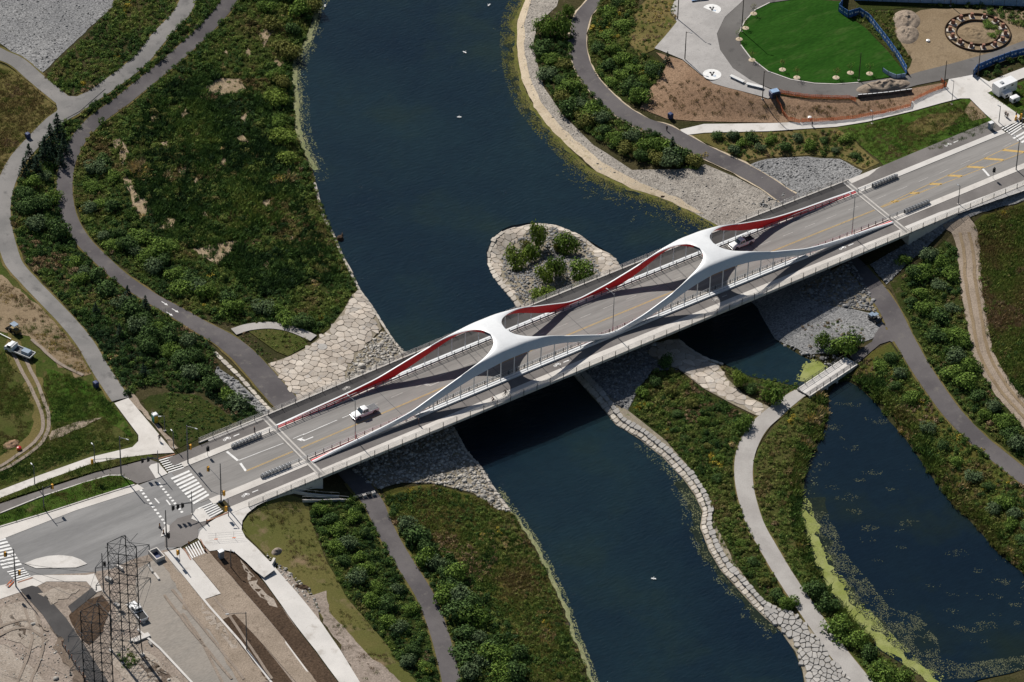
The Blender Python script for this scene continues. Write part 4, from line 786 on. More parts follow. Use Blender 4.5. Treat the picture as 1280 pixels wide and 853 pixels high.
# dotted cycle crossing and dashes on the junction
def dots(a, b, n, ln=.5, wd=.35):
    for k in range(n):
        p = lerp(np.array(a, float), np.array(b, float), (k+.5)/n); q = p+(np.array(b)-np.array(a))/n*ln; X = atz(*np.array([p, q]).T, 7.02); d = (X[1]-X[0])[:2]; d /= np.linalg.norm(d); nn = np.array([-d[1], d[0], 0])*wd/2
        tag(link(bpy.data.objects.new('painted_dash', pymesh('painted_dash', [X[0]+nn, X[1]+nn, X[1]-nn, X[0]-nn], [(3, 2, 1, 0)], [M['white_paint']]))), kind='structure')
dots((196.5, 602), (228, 641), 11, .5, .55); dots((174, 610), (207, 655), 11, .5, .55); dots((190, 619), (197, 627), 1, .8, .3); dots((205, 621), (211, 629), 1, .8, .3); dots((221, 651.5), (233, 646.5), 1, .9, .4)
# kerbs
def kerb(pts, w=.3, h=.16, m='concrete', z=None, name='kerb'):
    P = atl(pts) if z is None else atz(*np.array(pts, float).T, z); b = MB(); b.ring(dens(P, 3.), w, -.2, h); return tag(b.build(name, M[m]), kind='structure')
kerb([(-40, 671.5), (0, 659), (63, 640), (120, 621.5), (168, 606.5)], z=6.95, h=.2); kerb([(0, 642.3), (50, 622), (104, 604.3), (136, 595), (151, 595), (163, 601)], .25, .2, 'concrete2', z=6.95)
kerb([(172, 788), (200, 812), (243, 858), (260, 880)], .45, .35, 'concrete2'); kerb([(206, 692), (233, 724), (262, 760), (300, 803), (345, 862)], .45, .35, 'concrete2'); kerb([(258, 703), (290, 735), (320, 768), (352, 797), (400, 862)], .3, .2, 'concrete')
kerb([(923, 43), (931, 27), (944, 13), (962, 4)], .25, .2); kerb([(926, 57), (938, 73), (960, 90), (988, 100), (1018, 105), (1045, 106), (1073, 104)], .25, .2)

# close-set balusters of the near vehicle rail
b = MB()
for x in np.arange(-56, 56, .45): b.box(x-.03, x+.03, -5.44, -5.40, float(zd(x))+.1, float(zd(x))+1.0)
o = b.build('rail_balusters', M['dark_steel'], bridge, fix=False); o['kind'] = 'stuff'
# ------------------------------------------------------------------ flagstones and armour stones: one object each
def clip_half(P, n, c):
    out = []
    for i in range(len(P)):
        a, b = P[i], P[(i+1) % len(P)]; da, db = a@n-c, b@n-c
        if da <= 0: out.append(a)
        if da*db < 0: out.append(a+(b-a)*da/(da-db))
    return np.array(out)
def stone_obj(name, poly, z, th, m, parent, inset=.06, tilt=.02):
    c = poly.mean(0); n = len(poly); P = c+(poly-c)*(1-inset/np.maximum(np.linalg.norm(poly-c, axis=1), .2))[:, None]
    # soften the corners
    Q = []
    for i in range(n):
        a, b, d = P[i-1], P[i], P[(i+1) % n]; Q += [b+(a-b)*.16, b+(d-b)*.16]
    Q = np.array(Q); k = len(Q); h = RNG.uniform(-th*.25, th*.25); tx, ty = RNG.normal(0, tilt, 2)
    zz = lambda p: terr(p[:, 0], p[:, 1])+z+h+(p-c)@np.array([tx, ty])
    I = c+(Q-c)*.93; zb = terr(Q[:, 0], Q[:, 1])-.15
    V = np.r_[np.c_[Q, zb], np.c_[Q, zz(Q)+th*.72], np.c_[I, zz(I)+th]]
    F = [(i, (i+1) % k, k+(i+1) % k, k+i) for i in range(k)]+[(k+i, k+(i+1) % k, 2*k+(i+1) % k, 2*k+i) for i in range(k)]+[tuple(range(2*k, 3*k))]
    return link(bpy.data.objects.new(name, pymesh(name, V-np.r_[c, 0.], F, [m])), parent, (c[0], c[1], 0))
def voronoi_stones(name, poly_px, spacing, m, parent, z=.08, th=.12, jit=.42, aniso=1., ang=0., gap=.045, px=True):
    P = atl(poly_px)[:, :2] if px else np.array(poly_px); ca, sa = math.cos(ang), math.sin(ang); Rm = np.array([[ca, sa], [-sa, ca]]); S = np.diag([1/aniso, 1.])
    Q = P@Rm.T@S; x0, y0 = Q.min(0)-spacing; x1, y1 = Q.max(0)+spacing; pts = []
    for j, y in enumerate(np.arange(y0, y1, spacing*.87)):
        for x in np.arange(x0, x1, spacing): pts.append((x+(j % 2)*spacing/2+RNG.uniform(-jit, jit)*spacing, y+RNG.uniform(-jit, jit)*spacing))
    pts = np.array(pts); ok = inside(Q, pts); Wi = np.linalg.inv(S)@Rm  # back: p = q @ inv(S) @ R
    out = []
    for i in np.where(ok)[0]:
        c = pts[i]; cell = c+spacing*np.array([(-1.2, -1.2), (1.2, -1.2), (1.2, 1.2), (-1.2, 1.2)])
        for j in np.where(((pts-c)**2).sum(1) < (2.6*spacing)**2)[0]:
            if j == i: continue
            n = pts[j]-c; cell = clip_half(cell, n, n@((pts[j]+c)/2))
            if len(cell) < 3: break
        if len(cell) < 3: continue
        W = cell@np.linalg.inv(S)@Rm
        area = abs(np.dot(W[:, 0], np.roll(W[:, 1], 1))-np.dot(W[:, 1], np.roll(W[:, 0], 1)))/2
        if area < .12*spacing*spacing: continue
        # keep the stone inside the paved outline
        inn = inside(P, W)
        if not inn.all():
            c2 = W.mean(0); W = np.array([p if q else c2+(p-c2)*.45 for p, q in zip(W, inn)])
        out.append(stone_obj(name, W, z, th, m, parent, gap))
    return out
patio_px = [(335, 455.5), (360, 447), (386, 434), (398, 424), (412, 412), (430, 388), (440, 369), (451, 364), (468, 387), (477, 412), (462, 428), (449, 443), (436, 461), (432, 481), (405, 497), (374, 509)]
patio = empty('flagstone_patio', atl([(400, 450)])[0], 0, 'irregular flagstone terrace on the left bank above the river beside the bridge', 'terrace'); patio.location = (0, 0, 0)
sheet('joint_bed', patio_px, M['mortar'], 3, None, parent=patio); voronoi_stones('flagstone', patio_px, 1.75, M['stone'], patio, .14, .15)
pen = empty('flagstone_terrace', (0, 0, 0), 0, 'irregular flagstone apron running from under the bridge to the curving path', 'terrace')
pen_px = [(806, 440), (826, 428), (850, 424), (868, 440), (885, 449), (896, 454), (909, 474), (929, 493), (961, 509), (961, 515), (947, 521), (916, 506), (879, 486), (848, 462), (826, 456)]
sheet('joint_bed', pen_px, M['mortar'], 3, None, parent=pen); voronoi_stones('flagstone', pen_px, 2.1, M['stone'], pen, .14, .1)
# island: a ring of flagstones round a bed of broken stone
isl = empty('island', (0, 0, 0), 0, 'small stone edged island in the river against the far side of the bridge', 'island')
IS_IN = [(662, 392), (650, 374), (636, 356), (630, 344), (628, 326), (634, 312), (646, 302), (662, 290), (690, 287), (714, 296), (730, 306), (741, 320), (748, 338), (752, 352)]
ring_px = ISL+IS_IN[::-1]
sheet('joint_bed', ring_px, M['mortar'], 3, None, parent=isl); voronoi_stones('flagstone', ring_px, 1.75, M['stone'], isl, .12, .12)
def block_row(name, line_px, w, ln, m, parent, off=0., z=.1, th=.4, wj=.15, px=True):
    """squared stones laid end to end along a shoreline"""
    P = atz(*np.array(line_px, float).T, 0.)[:, :2] if px else np.array(line_px)[:, :2]; P = dens(np.c_[offs(P, off), np.zeros(len(P))], .3)[:, :2]
    s = np.r_[0, np.cumsum(np.linalg.norm(np.diff(P, axis=0), axis=1))]; t = 0; pt = lambda q: np.array([np.interp(q, s, P[:, 0]), np.interp(q, s, P[:, 1])])
    while t < s[-1]-.6:
        l = ln*RNG.uniform(.7, 1.35); a, b = pt(t), pt(min(t+l, s[-1])); d = (b-a)/(np.linalg.norm(b-a)+1e-9); nn = np.array([-d[1], d[0]]); wa, wb = w*RNG.uniform(1-wj, 1+wj), w*RNG.uniform(1-wj, 1+wj)
        poly = np.array([a-nn*wa/2, b-nn*wb/2, b+nn*wb/2, a+nn*wa/2]); stone_obj(name, poly, z+RNG.uniform(-.04, .04), th, m, parent, .07, .015); t += l
block_row('edge_stone', ISL[:7], 1.15, 1.7, M['block'], isl, -.35, .12, .3); block_row('edge_stone', ISL[6:], .7, 1.5, M['block'], isl, -.25, .0, .2)
sea = empty('stone_seawall', (0, 0, 0), 0, 'long double row of squared stones along the near right shore of the river', 'seawall')
wall_bed = SH_P[:14]+[(953, 753), (918, 704), (888, 645), (859, 582), (832, 551), (784, 513), (758, 492), (730, 466)]
sheet('joint_bed', wall_bed, M['mortar'], 2, None, parent=sea)
block_row('wall_stone', SH_P[:14], 1.05, 1.15, M['block'], sea, .65, .05, .25, .3); block_row('cap_stone', SH_P[:14], 1.2, 1.35, M['greyblock'], sea, 1.75, .35, .2, .3)
steps_px = [(950, 766), (958, 753), (975, 761), (996, 769), (1012, 785), (1035, 815), (1050, 832), (1075, 866), (1008, 866), (1003, 838), (994, 815), (985, 803), (975, 788), (962, 778)]
steps = empty('stone_steps', (0, 0, 0), 0, 'bank of big rounded armour stones at the bottom edge beside the curving path', 'stone bank')
sheet('joint_bed', steps_px, M['mortar'], 2, None, parent=steps); voronoi_stones('armour_stone', steps_px, 1.22, M['greyblock'], steps, .2, .28, .42, 1.25, 1.05, .08)
ledge = empty('stone_edging', (0, 0, 0), 0, 'narrow row of pale stones edging the left bank below the bridge', 'edging'); block_row('edge_stone', SH_L2[:5], .9, 1.9, M['block'], ledge, -.3, .1, .2)
ledge = empty('stone_edging', (0, 0, 0), 0, 'thin line of pale slabs along the left bank above the flagstone terrace', 'edging'); block_row('edge_stone', SH_L1[12:], .7, 2.4, M['block'], ledge, -.3, .08, .15)
ledge = empty('stone_kerb', (0, 0, 0), 0, 'line of squared kerb stones between the cycle path and a cobble strip', 'kerb'); block_row('kerb_stone', atl([(268, 441), (300, 472), (322, 497), (346, 522)]), 1.0, 1.6, M['block'], ledge, 0, .1, .15, px=False)
ledge = empty('stone_edging', (0, 0, 0), 0, 'row of squared stones under the bridge at the foot of the flagstone apron', 'edging'); block_row('edge_stone', SH_CH_L[:4], 1.0, 1.8, M['block'], ledge, -.4, .1, .2)
# ------------------------------------------------------------------ broken stone: thousands of loose rocks, one object per slope
def rocks(name, poly, n_m2, size, m, z=.0, label=None, squash=.7, sub=None, parent=None):
    P = atl(poly)[:, :2]; a = abs(np.dot(P[:, 0], np.roll(P[:, 1], 1))-np.dot(P[:, 1], np.roll(P[:, 0], 1)))/2; n = int(a*n_m2); x0, y0 = P.min(0); x1, y1 = P.max(0)
    g = RNG.uniform((x0, y0), (x1, y1), (int(n*(x1-x0)*(y1-y0)/a), 2)); g = g[inside(P, g)]
    if sub is not None: g = g[sub(g)]
    n = len(g); base = np.array([(1, 0, 0), (-1, 0, 0), (0, 1, 0), (0, -1, 0), (0, 0, 1), (.6, .6, .55), (-.6, .55, .6), (.55, -.6, .6), (-.6, -.6, .5)])
    F0 = np.array([(4, 5, 6), (4, 6, 8), (4, 8, 7), (4, 7, 5), (0, 2, 5), (2, 6, 5), (2, 1, 6), (1, 8, 6), (1, 3, 8), (3, 7, 8), (3, 0, 7), (0, 5, 7)])
    s = size*np.exp(RNG.normal(0, .34, n)); B = base[None]*(1+RNG.uniform(-.32, .32, (n, 9, 3))); B = B*(s[:, None]*np.c_[np.ones(n), RNG.uniform(.6, 1, n), RNG.uniform(.45, 1.0, n)*squash])[:, None, :]
    t = RNG.uniform(0, 2*PI, n); c, sn = np.cos(t), np.sin(t); X = B[..., 0]*c[:, None]-B[..., 1]*sn[:, None]; Y = B[..., 0]*sn[:, None]+B[..., 1]*c[:, None]; Z = B[..., 2]+RNG.uniform(-.1, .25, (n, 1))*s[:, None]
    V = np.stack([X+g[:, :1], Y+g[:, 1:], Z+(terr(g[:, 0], g[:, 1])+z)[:, None]], -1).reshape(-1, 3); F = (F0[None]+9*np.arange(n)[:, None, None]).reshape(-1, 3)
    o = link(bpy.data.objects.new(name, fastmesh(name, V, F, m)), parent); o['kind'] = 'stuff'; return o
U = lambda p, m, l=2: sheet('stone_bed', p, M[m], l)
R1 = [(432, 482), (436, 461), (449, 443), (472, 420), (478, 414), (494, 428), (509, 447), (480, 466), (440, 486)]; U(R1, 'mortar'); rocks('riprap', R1, 5.0, .30, M['riprap'], .1)
R2 = [(440, 588), (470, 560), (520, 540), (566, 534), (582, 563), (602, 585), (617, 610), (640, 641), (622, 638), (592, 617), (545, 605), (500, 604), (474, 612), (457, 603)]; U(R2, 'mortar'); rocks('riprap', R2, 4.6, .31, M['riprap'], .1)
R3 = [(718, 466), (760, 447), (800, 432), (826, 428), (808, 440), (826, 456), (848, 463), (815, 464), (800, 484), (785, 513), (768, 506), (748, 492)]; U(R3, 'gravel'); rocks('riprap', R3, 5, .25, M['riprap_grey'], .1)
R4 = [(990, 366), (1020, 350), (1062, 326), (1080, 353), (1100, 391), (1030, 381)]; U(R4, 'mortar'); rocks('riprap', R4, 4, .34, M['riprap_grey'], .1)
R5 = [(1088, 331), (1110, 318), (1140, 300), (1172, 276), (1188, 282), (1166, 302), (1136, 328), (1108, 356)]; U(R5, 'gravel'); rocks('riprap', R5, 5, .26, M['riprap_grey'], .1)
RI = [(p[0]+(p[0] < 690)*-2+(p[0] > 690)*1, p[1]-1.5) for p in IS_IN]+[(770, 352), (752, 362)]; U(RI, 'mortar'); rocks('riprap', RI, 6, .23, M['riprap_grey'], .1)
R6 = [(271, 459), (296, 476), (322, 500), (342, 520), (330, 522), (305, 502), (286, 484), (268, 468)]; U(R6, 'gravel'); rocks('riprap', R6, 2.4, .3, M['riprap_grey'], .1)
rocks('loose_stone', [(941, 396), (1030, 382), (1098, 395), (1104, 408), (1090, 423), (1045, 441), (1010, 443), (970, 424)], 4., .12, M['riprap_grey'], .06)
rocks('loose_stone', [(-20, -20), (160, -20), (148, 0), (122, 25), (87, 57), (52, 90), (26, 73), (0, 52), (-20, 30)], 3.6, .14, M['riprap_grey'], .03)
rocks('loose_stone', [(937, 208), (960, 200), (1010, 197), (1048, 200), (1076, 214), (1066, 225), (1005, 250), (986, 245), (950, 224)], 5., .17, M['riprap_grey'], .05)
rocks('loose_stone', [(664, -10), (700, -10), (695, 8), (671, 30), (665, 60), (679, 110), (703, 145), (741, 182), (789, 213), (850, 213), (882, 207), (920, 223), (960, 243), (982, 257), (945, 274), (905, 284), (864, 262), (830, 245), (792, 232), (747, 208), (696, 160), (671, 129), (657, 97), (651, 62), (652, 26)], 3.2, .12, M['riprap'], .04)
rocks('riprap', [(968, 424), (1010, 443), (1046, 441), (1060, 446), (1040, 460), (1005, 447), (972, 428)], 2.4, .3, M['riprap_grey'], .1)
rocks('riprap', [(940, 255), (985, 240), (995, 250), (960, 262)], 2.0, .3, M['riprap_grey'], .1)

# low walls and a rail at the foot of the left wing wall
rw = empty('retaining_wall', (0, 0, 0), 0, 'low dark stepped retaining wall at the foot of the left wing wall', 'retaining wall')
for i, pl in enumerate(([(366, 616), (385, 620), (404, 622), (424, 623)], [(378, 628), (400, 628), (424, 627), (436, 628)])):
    b = MB(); b.ring(dens(atl(pl), 2.), .3, -.4, .7); b.build('wall_course', M['concrete'], rw)
    b = MB(); P = dens(atl(pl), 2.); b.tube(P+(0, 0, 1.5), .035, 5)
    for p in P: b.tube([p+(0, 0, .6), p+(0, 0, 1.5)], .03, 4)
    b.build('handrail', M['galv'], rw)
hdg_px = lambda a, b: math.atan2(*(at(*b)-at(*a))[[1, 0]])
gt = empty('path_gate', at(455, 622), 0, 'dark barrier across the lower cycle path at the edge of the bridge shadow', 'gate'); gt.rotation_euler[2] = hdg_px((446, 602), (474, 646))+PI/2
for k in range(5):
    b = MB(); b.box(-2.3+k*1.0, -1.5+k*1.0, -.3, .3, 0, .75); b.build('barrier_block', M['dark_steel'] if k % 2 else M['concrete'], gt)
b = MB(); b.tube([(-2.4, 0, 1.1), (2.4, 0, 1.1)], .05, 6); b.build('bar', M['galv'], gt)
ORD = 'first second third fourth fifth sixth seventh eighth ninth tenth eleventh twelfth thirteenth fourteenth fifteenth sixteenth seventeenth eighteenth nineteenth twentieth'.split()
# ------------------------------------------------------------------ plants
def quads(C, N, sz, asp=1.0, roll=None):
    """leaf faces at centres C facing N"""
    n = len(C); N = N/(np.linalg.norm(N, axis=1)[:, None]+1e-9); a = np.cross(N, RNG.normal(0, 1, (n, 3))); a /= np.linalg.norm(a, axis=1)[:, None]+1e-9; b = np.cross(N, a)
    s = np.broadcast_to(np.asarray(sz, float), (n,))[:, None]; u, v = a*s*.5, b*s*.5*asp
    V = np.stack([C-u, C-v*.9+u*.12, C+u, C+v*.9-u*.05], 1).reshape(-1, 3); return V, np.arange(4*n).reshape(n, 4)
def dome_leaves(n, rx, ry, h, sz, lumps=5, fill=.75):
    """leaves gathered in several uneven lumps, denser on the outside, with gaps between"""
    L = [(RNG.uniform(-.55, .55)*rx, RNG.uniform(-.55, .55)*ry, RNG.uniform(.16, .62)*h, RNG.uniform(.36, .62)) for _ in range(lumps)]; L.append((0, 0, .34*h, .72))
    C = []; N = []
    w_ = np.array([l[3]**2 for l in L]); cnt = (n*w_/w_.sum()).astype(int)+1
    for (x, y, z, r), k in zip(L, cnt):
        d = RNG.normal(0, 1, (k, 3)); d[:, 2] = np.abs(d[:, 2])*.9-.25; d /= np.linalg.norm(d, axis=1)[:, None]; q = RNG.uniform(fill**3, 1.12, (k, 1))**(1/3.)
        c = np.array([x, y, z])+d*q*np.array([rx, ry, h*.62])*r; C.append(c); N.append(d+RNG.normal(0, .45, (k, 3))+np.array([0, 0, .5]))
    C = np.vstack(C); C[:, 2] = np.abs(C[:, 2])+.04; return quads(C, np.vstack(N), sz*RNG.uniform(.6, 1.35, len(C)), .75)
def blades(n, r, h, wd, lean=.35):
    c = RNG.uniform(-r, r, (n, 2)); a = RNG.uniform(0, 2*PI, n); d = np.c_[np.cos(a), np.sin(a)]; hh = h*RNG.uniform(.55, 1.15, n)[:, None]; l = RNG.uniform(0, lean, (n, 1))*hh
    s = np.c_[-d[:, 1], d[:, 0]]*wd*.5; z0 = np.zeros((n, 1)); V = np.stack([np.c_[c-s, z0], np.c_[c+s, z0], np.c_[c+d*l*.5+s*.7, hh*.65], np.c_[c+d*l, hh]], 1).reshape(-1, 3)
    return V, np.arange(4*n).reshape(n, 4)
def join(*parts):
    V = []; F = []; n = 0
    for v, f in parts: V.append(v); F.append(f+n); n += len(v)
    return np.vstack(V), np.vstack(F)
PROTO = {}
def proto_col(key, makers, m):
    c = bpy.data.collections.new('proto_'+key)
    for i, mk in enumerate(makers):
        V, F = mk(); me = fastmesh(key, V, F, m); o = bpy.data.objects.new('p_%s_%02d' % (key, i), me); c.objects.link(o)
    PROTO[key] = (c, len(makers)); return c
proto_col('herb', [lambda: dome_leaves(46, .56, .56, .72, .23, 4) for _ in range(4)]+[lambda: join(dome_leaves(30, .5, .5, .5, .24, 3), blades(16, .4, .9, .07)) for _ in range(2)], M['leaf'])
proto_col('bush', [lambda: dome_leaves(130, 1.0, 1.0, 1.25, .30, 5) for _ in range(5)], M['leaf'])
proto_col('reed', [lambda: blades(40, .6, 1.0, .12, 1.1) for _ in range(4)], M['leaf'])
proto_col('tuft', [lambda: blades(26, .38, .34, .07, .8) for _ in range(4)], M['leaf'])
def make_gn(key):
    c, nv = PROTO[key]; g = bpy.data.node_groups.new('scatter_'+key, 'GeometryNodeTree'); g.interface.new_socket('Geometry', in_out='INPUT', socket_type='NodeSocketGeometry'); g.interface.new_socket('Geometry', in_out='OUTPUT', socket_type='NodeSocketGeometry')
    N, L = g.nodes, g.links; gi, go = N.new('NodeGroupInput'), N.new('NodeGroupOutput'); ci = N.new('GeometryNodeCollectionInfo'); ci.inputs['Collection'].default_value = c; ci.inputs['Separate Children'].default_value = True; ci.inputs['Reset Children'].default_value = True
    ip = N.new('GeometryNodeInstanceOnPoints'); ip.inputs['Pick Instance'].default_value = True
    def attr(nm, ty):
        a = N.new('GeometryNodeInputNamedAttribute'); a.data_type = ty; a.inputs['Name'].default_value = nm; return a.outputs['Attribute']
    L.new(gi.outputs[0], ip.inputs['Points']); L.new(ci.outputs[0], ip.inputs['Instance']); L.new(attr('idx', 'INT'), ip.inputs['Instance Index']); L.new(attr('rot', 'FLOAT_VECTOR'), ip.inputs['Rotation']); L.new(attr('scl', 'FLOAT_VECTOR'), ip.inputs['Scale'])
    L.new(ip.outputs[0], go.inputs[0]); return g
GNS = {k: make_gn(k) for k in PROTO}
EXC = []     # outlines (metres) where nothing grows
def excl_px(p): EXC.append(atl(p)[:, :2])
for P_, w_ in PATHS: EXC.append(ribbon_poly(P_, w_*.96, 0.))
for p in (patio_px, pen_px, R1, R2, R4, R5, R6, steps_px): excl_px(p)
for p in ([(143, 504), (160.5, 497.5), (218, 566), (190, 568), (173, 551)], [(292, 420), (350, 480), (372, 512), (352, 520), (318, 468)], [(1062, 447), (1090, 428), (1104, 404), (1130, 436), (1072, 455)], [(330, 640), (300, 668), (345, 718), (452, 860), (425, 860)]): excl_px(p)
LIT = [atl(p)[:, :2] for p in LITTER]
NSTUFF = [0]
def grow(name, zones, key, dens_, scl, tint,  amp=.12, nsc=.09, gold=0., rust=0., tan=0., hvar=.38, thin=0., seed=0, parent=None):
    """one mass of plants that nobody could count; zones in photo pixels"""
    pts = []
    for zpx in zones:
        P = zpx if isinstance(zpx, np.ndarray) else atl(zpx)[:, :2]; x0, y0 = P.min(0); x1, y1 = P.max(0); n = int((x1-x0)*(y1-y0)*dens_*{'herb': 2.0, 'tuft': 3.2, 'bush': 1.25, 'reed': 1.5}[key]); q = RNG.uniform((x0, y0), (x1, y1), (n, 2)); pts.append(q[inside(P, q)])
    q = np.vstack(pts)
    for e in EXC:
        lo, hi = e.min(0), e.max(0); k = np.where((q > lo).all(1) & (q < hi).all(1))[0]
        if len(k): keep = np.ones(len(q), bool); keep[k[inside(e, q[k])]] = False; q = q[keep]
    if key in ('bush', 'reed', 'herb'):
        for e in LIT: q = q[~inside(e, q) | (RNG.uniform(0, 1, len(q)) < .14)]
    if thin: q = q[fnoise(q[:, 0]*.16, q[:, 1]*.16, seed+40) > thin+RNG.uniform(-.06, .06, len(q))]
    q = q[np.abs(q[:, 1]) > (12.9 if True else 0)] if key != 'tuft' else q[(np.abs(q[:, 1]) > 12.) | (np.abs(q[:, 0]) > 100)]
    n = len(q); x, y = q.T; t = tint+.05+amp*2.4*(fnoise(x*nsc, y*nsc, seed)-.5)*1.6+.22*(vnoise(x*.42, y*.42, seed+7)-.5)+RNG.normal(0, .06, n); t = np.clip(t, 0, .62); r = RNG.uniform(0, 1, n); xr, yr_ = x*.8+y*.6, y*.8-x*.6; pn = lambda f, k: .68*vnoise(xr*f, yr_*f, seed+k)+.32*vnoise(x*f*3.3, y*f*3.3, seed+k+2)
    if rust: t = np.where((pn(.11, 21) > .94-rust*2.2) & (r < .7), .72+RNG.normal(0, .03, n), t)
    if tan: t = np.where((pn(.13, 31) > .94-tan*2.2) & (r < .75), .84+RNG.normal(0, .03, n), t)
    if gold: t = np.where((pn(.17, 11) > .94-gold*2.) & (r < .6), .97, t)
    s = scl*{'herb': .84, 'tuft': .8, 'bush': 1., 'reed': .95}[key]*np.exp(RNG.normal(0, hvar, n))*(.75+.5*fnoise(x*.12, y*.12, seed+3)); s = np.minimum(s, scl*1.7); z = terr(x, y)-.03
    me = bpy.data.meshes.new(name); me.vertices.add(n); me.vertices.foreach_set('co', np.c_[x, y, z].astype(np.float32).ravel())
    def att(nm, ty, d, key_): a = me.attributes.new(nm, ty, 'POINT'); a.data.foreach_set(key_, np.ascontiguousarray(d).ravel())
    att('tint', 'FLOAT', t.astype(np.float32), 'value'); att('idx', 'INT', RNG.integers(0, PROTO[key][1], n).astype(np.int32), 'value')
    att('rot', 'FLOAT_VECTOR', np.c_[RNG.normal(0, .08, n), RNG.normal(0, .08, n), RNG.uniform(0, 2*PI, n)].astype(np.float32), 'vector'); att('scl', 'FLOAT_VECTOR', np.c_[s, s, s*RNG.uniform(.7, 1.45, n)].astype(np.float32), 'vector')
    o = link(bpy.data.objects.new(name, me), parent); md = o.modifiers.new('scatter', 'NODES'); md.node_group = GNS[key]; o['kind'] = 'stuff'; NSTUFF[0] += n; return o
# --- the left bank
Z_AB = [(84, 150), (112, 152), (98, 168), (86, 184), (78, 215), (74, 245), (80, 278), (98, 310), (125, 338), (160, 366), (215, 400), (262, 428), (272, 445), (268, 466), (330, 522), (318, 524), (300, 530), (255, 492), (215, 490), (180, 480), (160, 500), (152, 494), (138, 460), (118, 425), (78, 376), (40, 338), (22, 306), (14, 276), (16, 240), (30, 212), (52, 185)]
Z_MEAD = [(300, -20), (408, -20), (392, 18), (378, 55), (366, 78), (366, 160), (378, 195), (393, 235), (418, 298), (448, 362), (438, 372), (412, 408), (385, 428), (340, 402), (296, 408), (255, 402), (195, 366), (136, 322), (112, 295), (92, 250), (93, 200), (112, 168), (160, 132), (225, 78), (282, 22)]
Z_INNER = [(170, 150), (230, 90), (300, 95), (335, 130), (355, 190), (380, 260), (415, 320), (425, 350), (390, 352), (330, 372), (270, 330), (215, 300), (175, 255), (160, 200)]
Z_TOP = [(152, -10), (226, -14), (220, 14), (196, 42), (168, 74), (136, 100), (112, 116), (92, 120), (78, 116), (54, 96), (92, 60), (126, 26)]
Z_STRIP = [(255, -16), (284, -14), (266, 20), (240, 46), (210, 73), (180, 96), (145, 124), (118, 144), (98, 146), (106, 138), (132, 118), (148, 106), (180, 80), (206, 50), (232, 20)]
grow('scrub', [Z_AB], 'bush', .26, .62, .15, .12, gold=.03, rust=.05, seed=1); grow('undergrowth', [Z_AB], 'herb', 1.5, .85, .19, .18, gold=.03, rust=.07, tan=.05, seed=2)
grow('undergrowth', [Z_MEAD], 'herb', 1.35, .9, .30, .24, gold=.03, rust=.04, tan=.03, seed=3); grow('scrub', [Z_MEAD], 'bush', .13, .7, .26, .14, rust=.03, thin=.42, seed=4)
grow('reeds', [Z_INNER], 'reed', 1.5, .85, .17, .2, rust=.03, tan=.06, seed=5, thin=.36); grow('scrub', [Z_INNER], 'bush', .12, .6, .2, .2, thin=.4, seed=55)
grow('undergrowth', [Z_TOP, Z_STRIP], 'herb', 1.5, .9, .33, .15, gold=.03, rust=.08, tan=.04, seed=6); grow('scrub', [Z_TOP], 'bush', .10, .6, .27, .12, rust=.06, thin=.4, seed=7); grow('scrub', [Z_STRIP], 'bush', .3, .62, .22, .1, seed=8)
grow('weeds', [[(205, 492), (250, 496), (292, 522), (312, 528), (262, 548), (226, 562), (196, 520)]], 'herb', 1.1, .55, .26, .12, rust=.05, tan=.05, seed=9)
grow('weeds', [[(308, 414), (345, 409), (374, 421), (384, 432), (360, 445), (345, 439)]], 'herb', 1.0, .55, .36, .12, rust=.1, tan=.05, seed=10)
grow('rough_grass', [[(-20, 345), (0, 348), (60, 394), (104, 444), (116, 466), (90, 466), (40, 420), (-20, 405)]], 'tuft', 2.2, .9, .46, .14, rust=.2, tan=.2, thin=.36, seed=44)
grow('rough_grass', [[(60, 462), (105, 476), (140, 506), (170, 546), (166, 556), (112, 568), (50, 590), (0, 609), (-20, 612), (-20, 596), (40, 560), (60, 540), (50, 500)], [(-20, 440), (6, 440), (40, 490), (42, 540), (10, 566), (-20, 580)]], 'tuft', 2.6, 1.0, .38, .16, rust=.1, tan=.05, thin=.35, seed=11)
grow('weeds', [[(0, 590), (50, 560), (110, 540), (166, 550), (166, 556), (112, 568), (50, 590), (0, 610)]], 'herb', .55, .5, .3, .14, rust=.1, tan=.08, seed=12)
grow('rough_grass', [[(-30, 640), (0, 625), (58, 602), (113, 582), (150, 575), (188, 570), (140, 584), (112, 591), (0, 628), (-30, 641)], [(-30, 667), (0, 646), (50, 625), (104, 606), (136, 597), (151, 597), (163, 603), (120, 620), (63, 638), (0, 657)]], 'tuft', 4.5, 1.1, .37, .12, rust=.12, gold=.01, seed=13)
grow('dry_tufts', [[(-25, 78), (18, 92), (44, 112), (64, 128), (70, 138), (62, 148), (44, 166), (22, 190), (6, 214), (-25, 235)]], 'tuft', 2.0, 1.1, .50, .12, rust=.12, gold=.02, thin=.3, seed=14)
# --- near left
Z_S1 = [(386, 630), (445, 622), (456, 640), (468, 662), (486, 692), (510, 738), (534, 790), (548, 850), (552, 870), (526, 862), (482, 803), (436, 748), (412, 704), (390, 652)]
Z_S2 = [(482, 628), (500, 640), (530, 662), (560, 690), (600, 730), (636, 780), (660, 830), (668, 870), (578, 870), (568, 812), (556, 770), (540, 735), (518, 700), (498, 668)]
Z_M2 = [(474, 622), (540, 608), (600, 624), (640, 643), (664, 684), (688, 732), (710, 796), (726, 850), (660, 870), (628, 790), (588, 735), (548, 690), (498, 645)]
grow('scrub', [Z_S1], 'bush', .36, .60, .22, .12, gold=.04, rust=.03, seed=15); grow('undergrowth', [Z_S1, Z_S2], 'herb', 1.5, .8, .25, .14, gold=.03, rust=.05, seed=16); grow('scrub', [Z_S2], 'bush', .2, .7, .2, .12, rust=.02, seed=17)
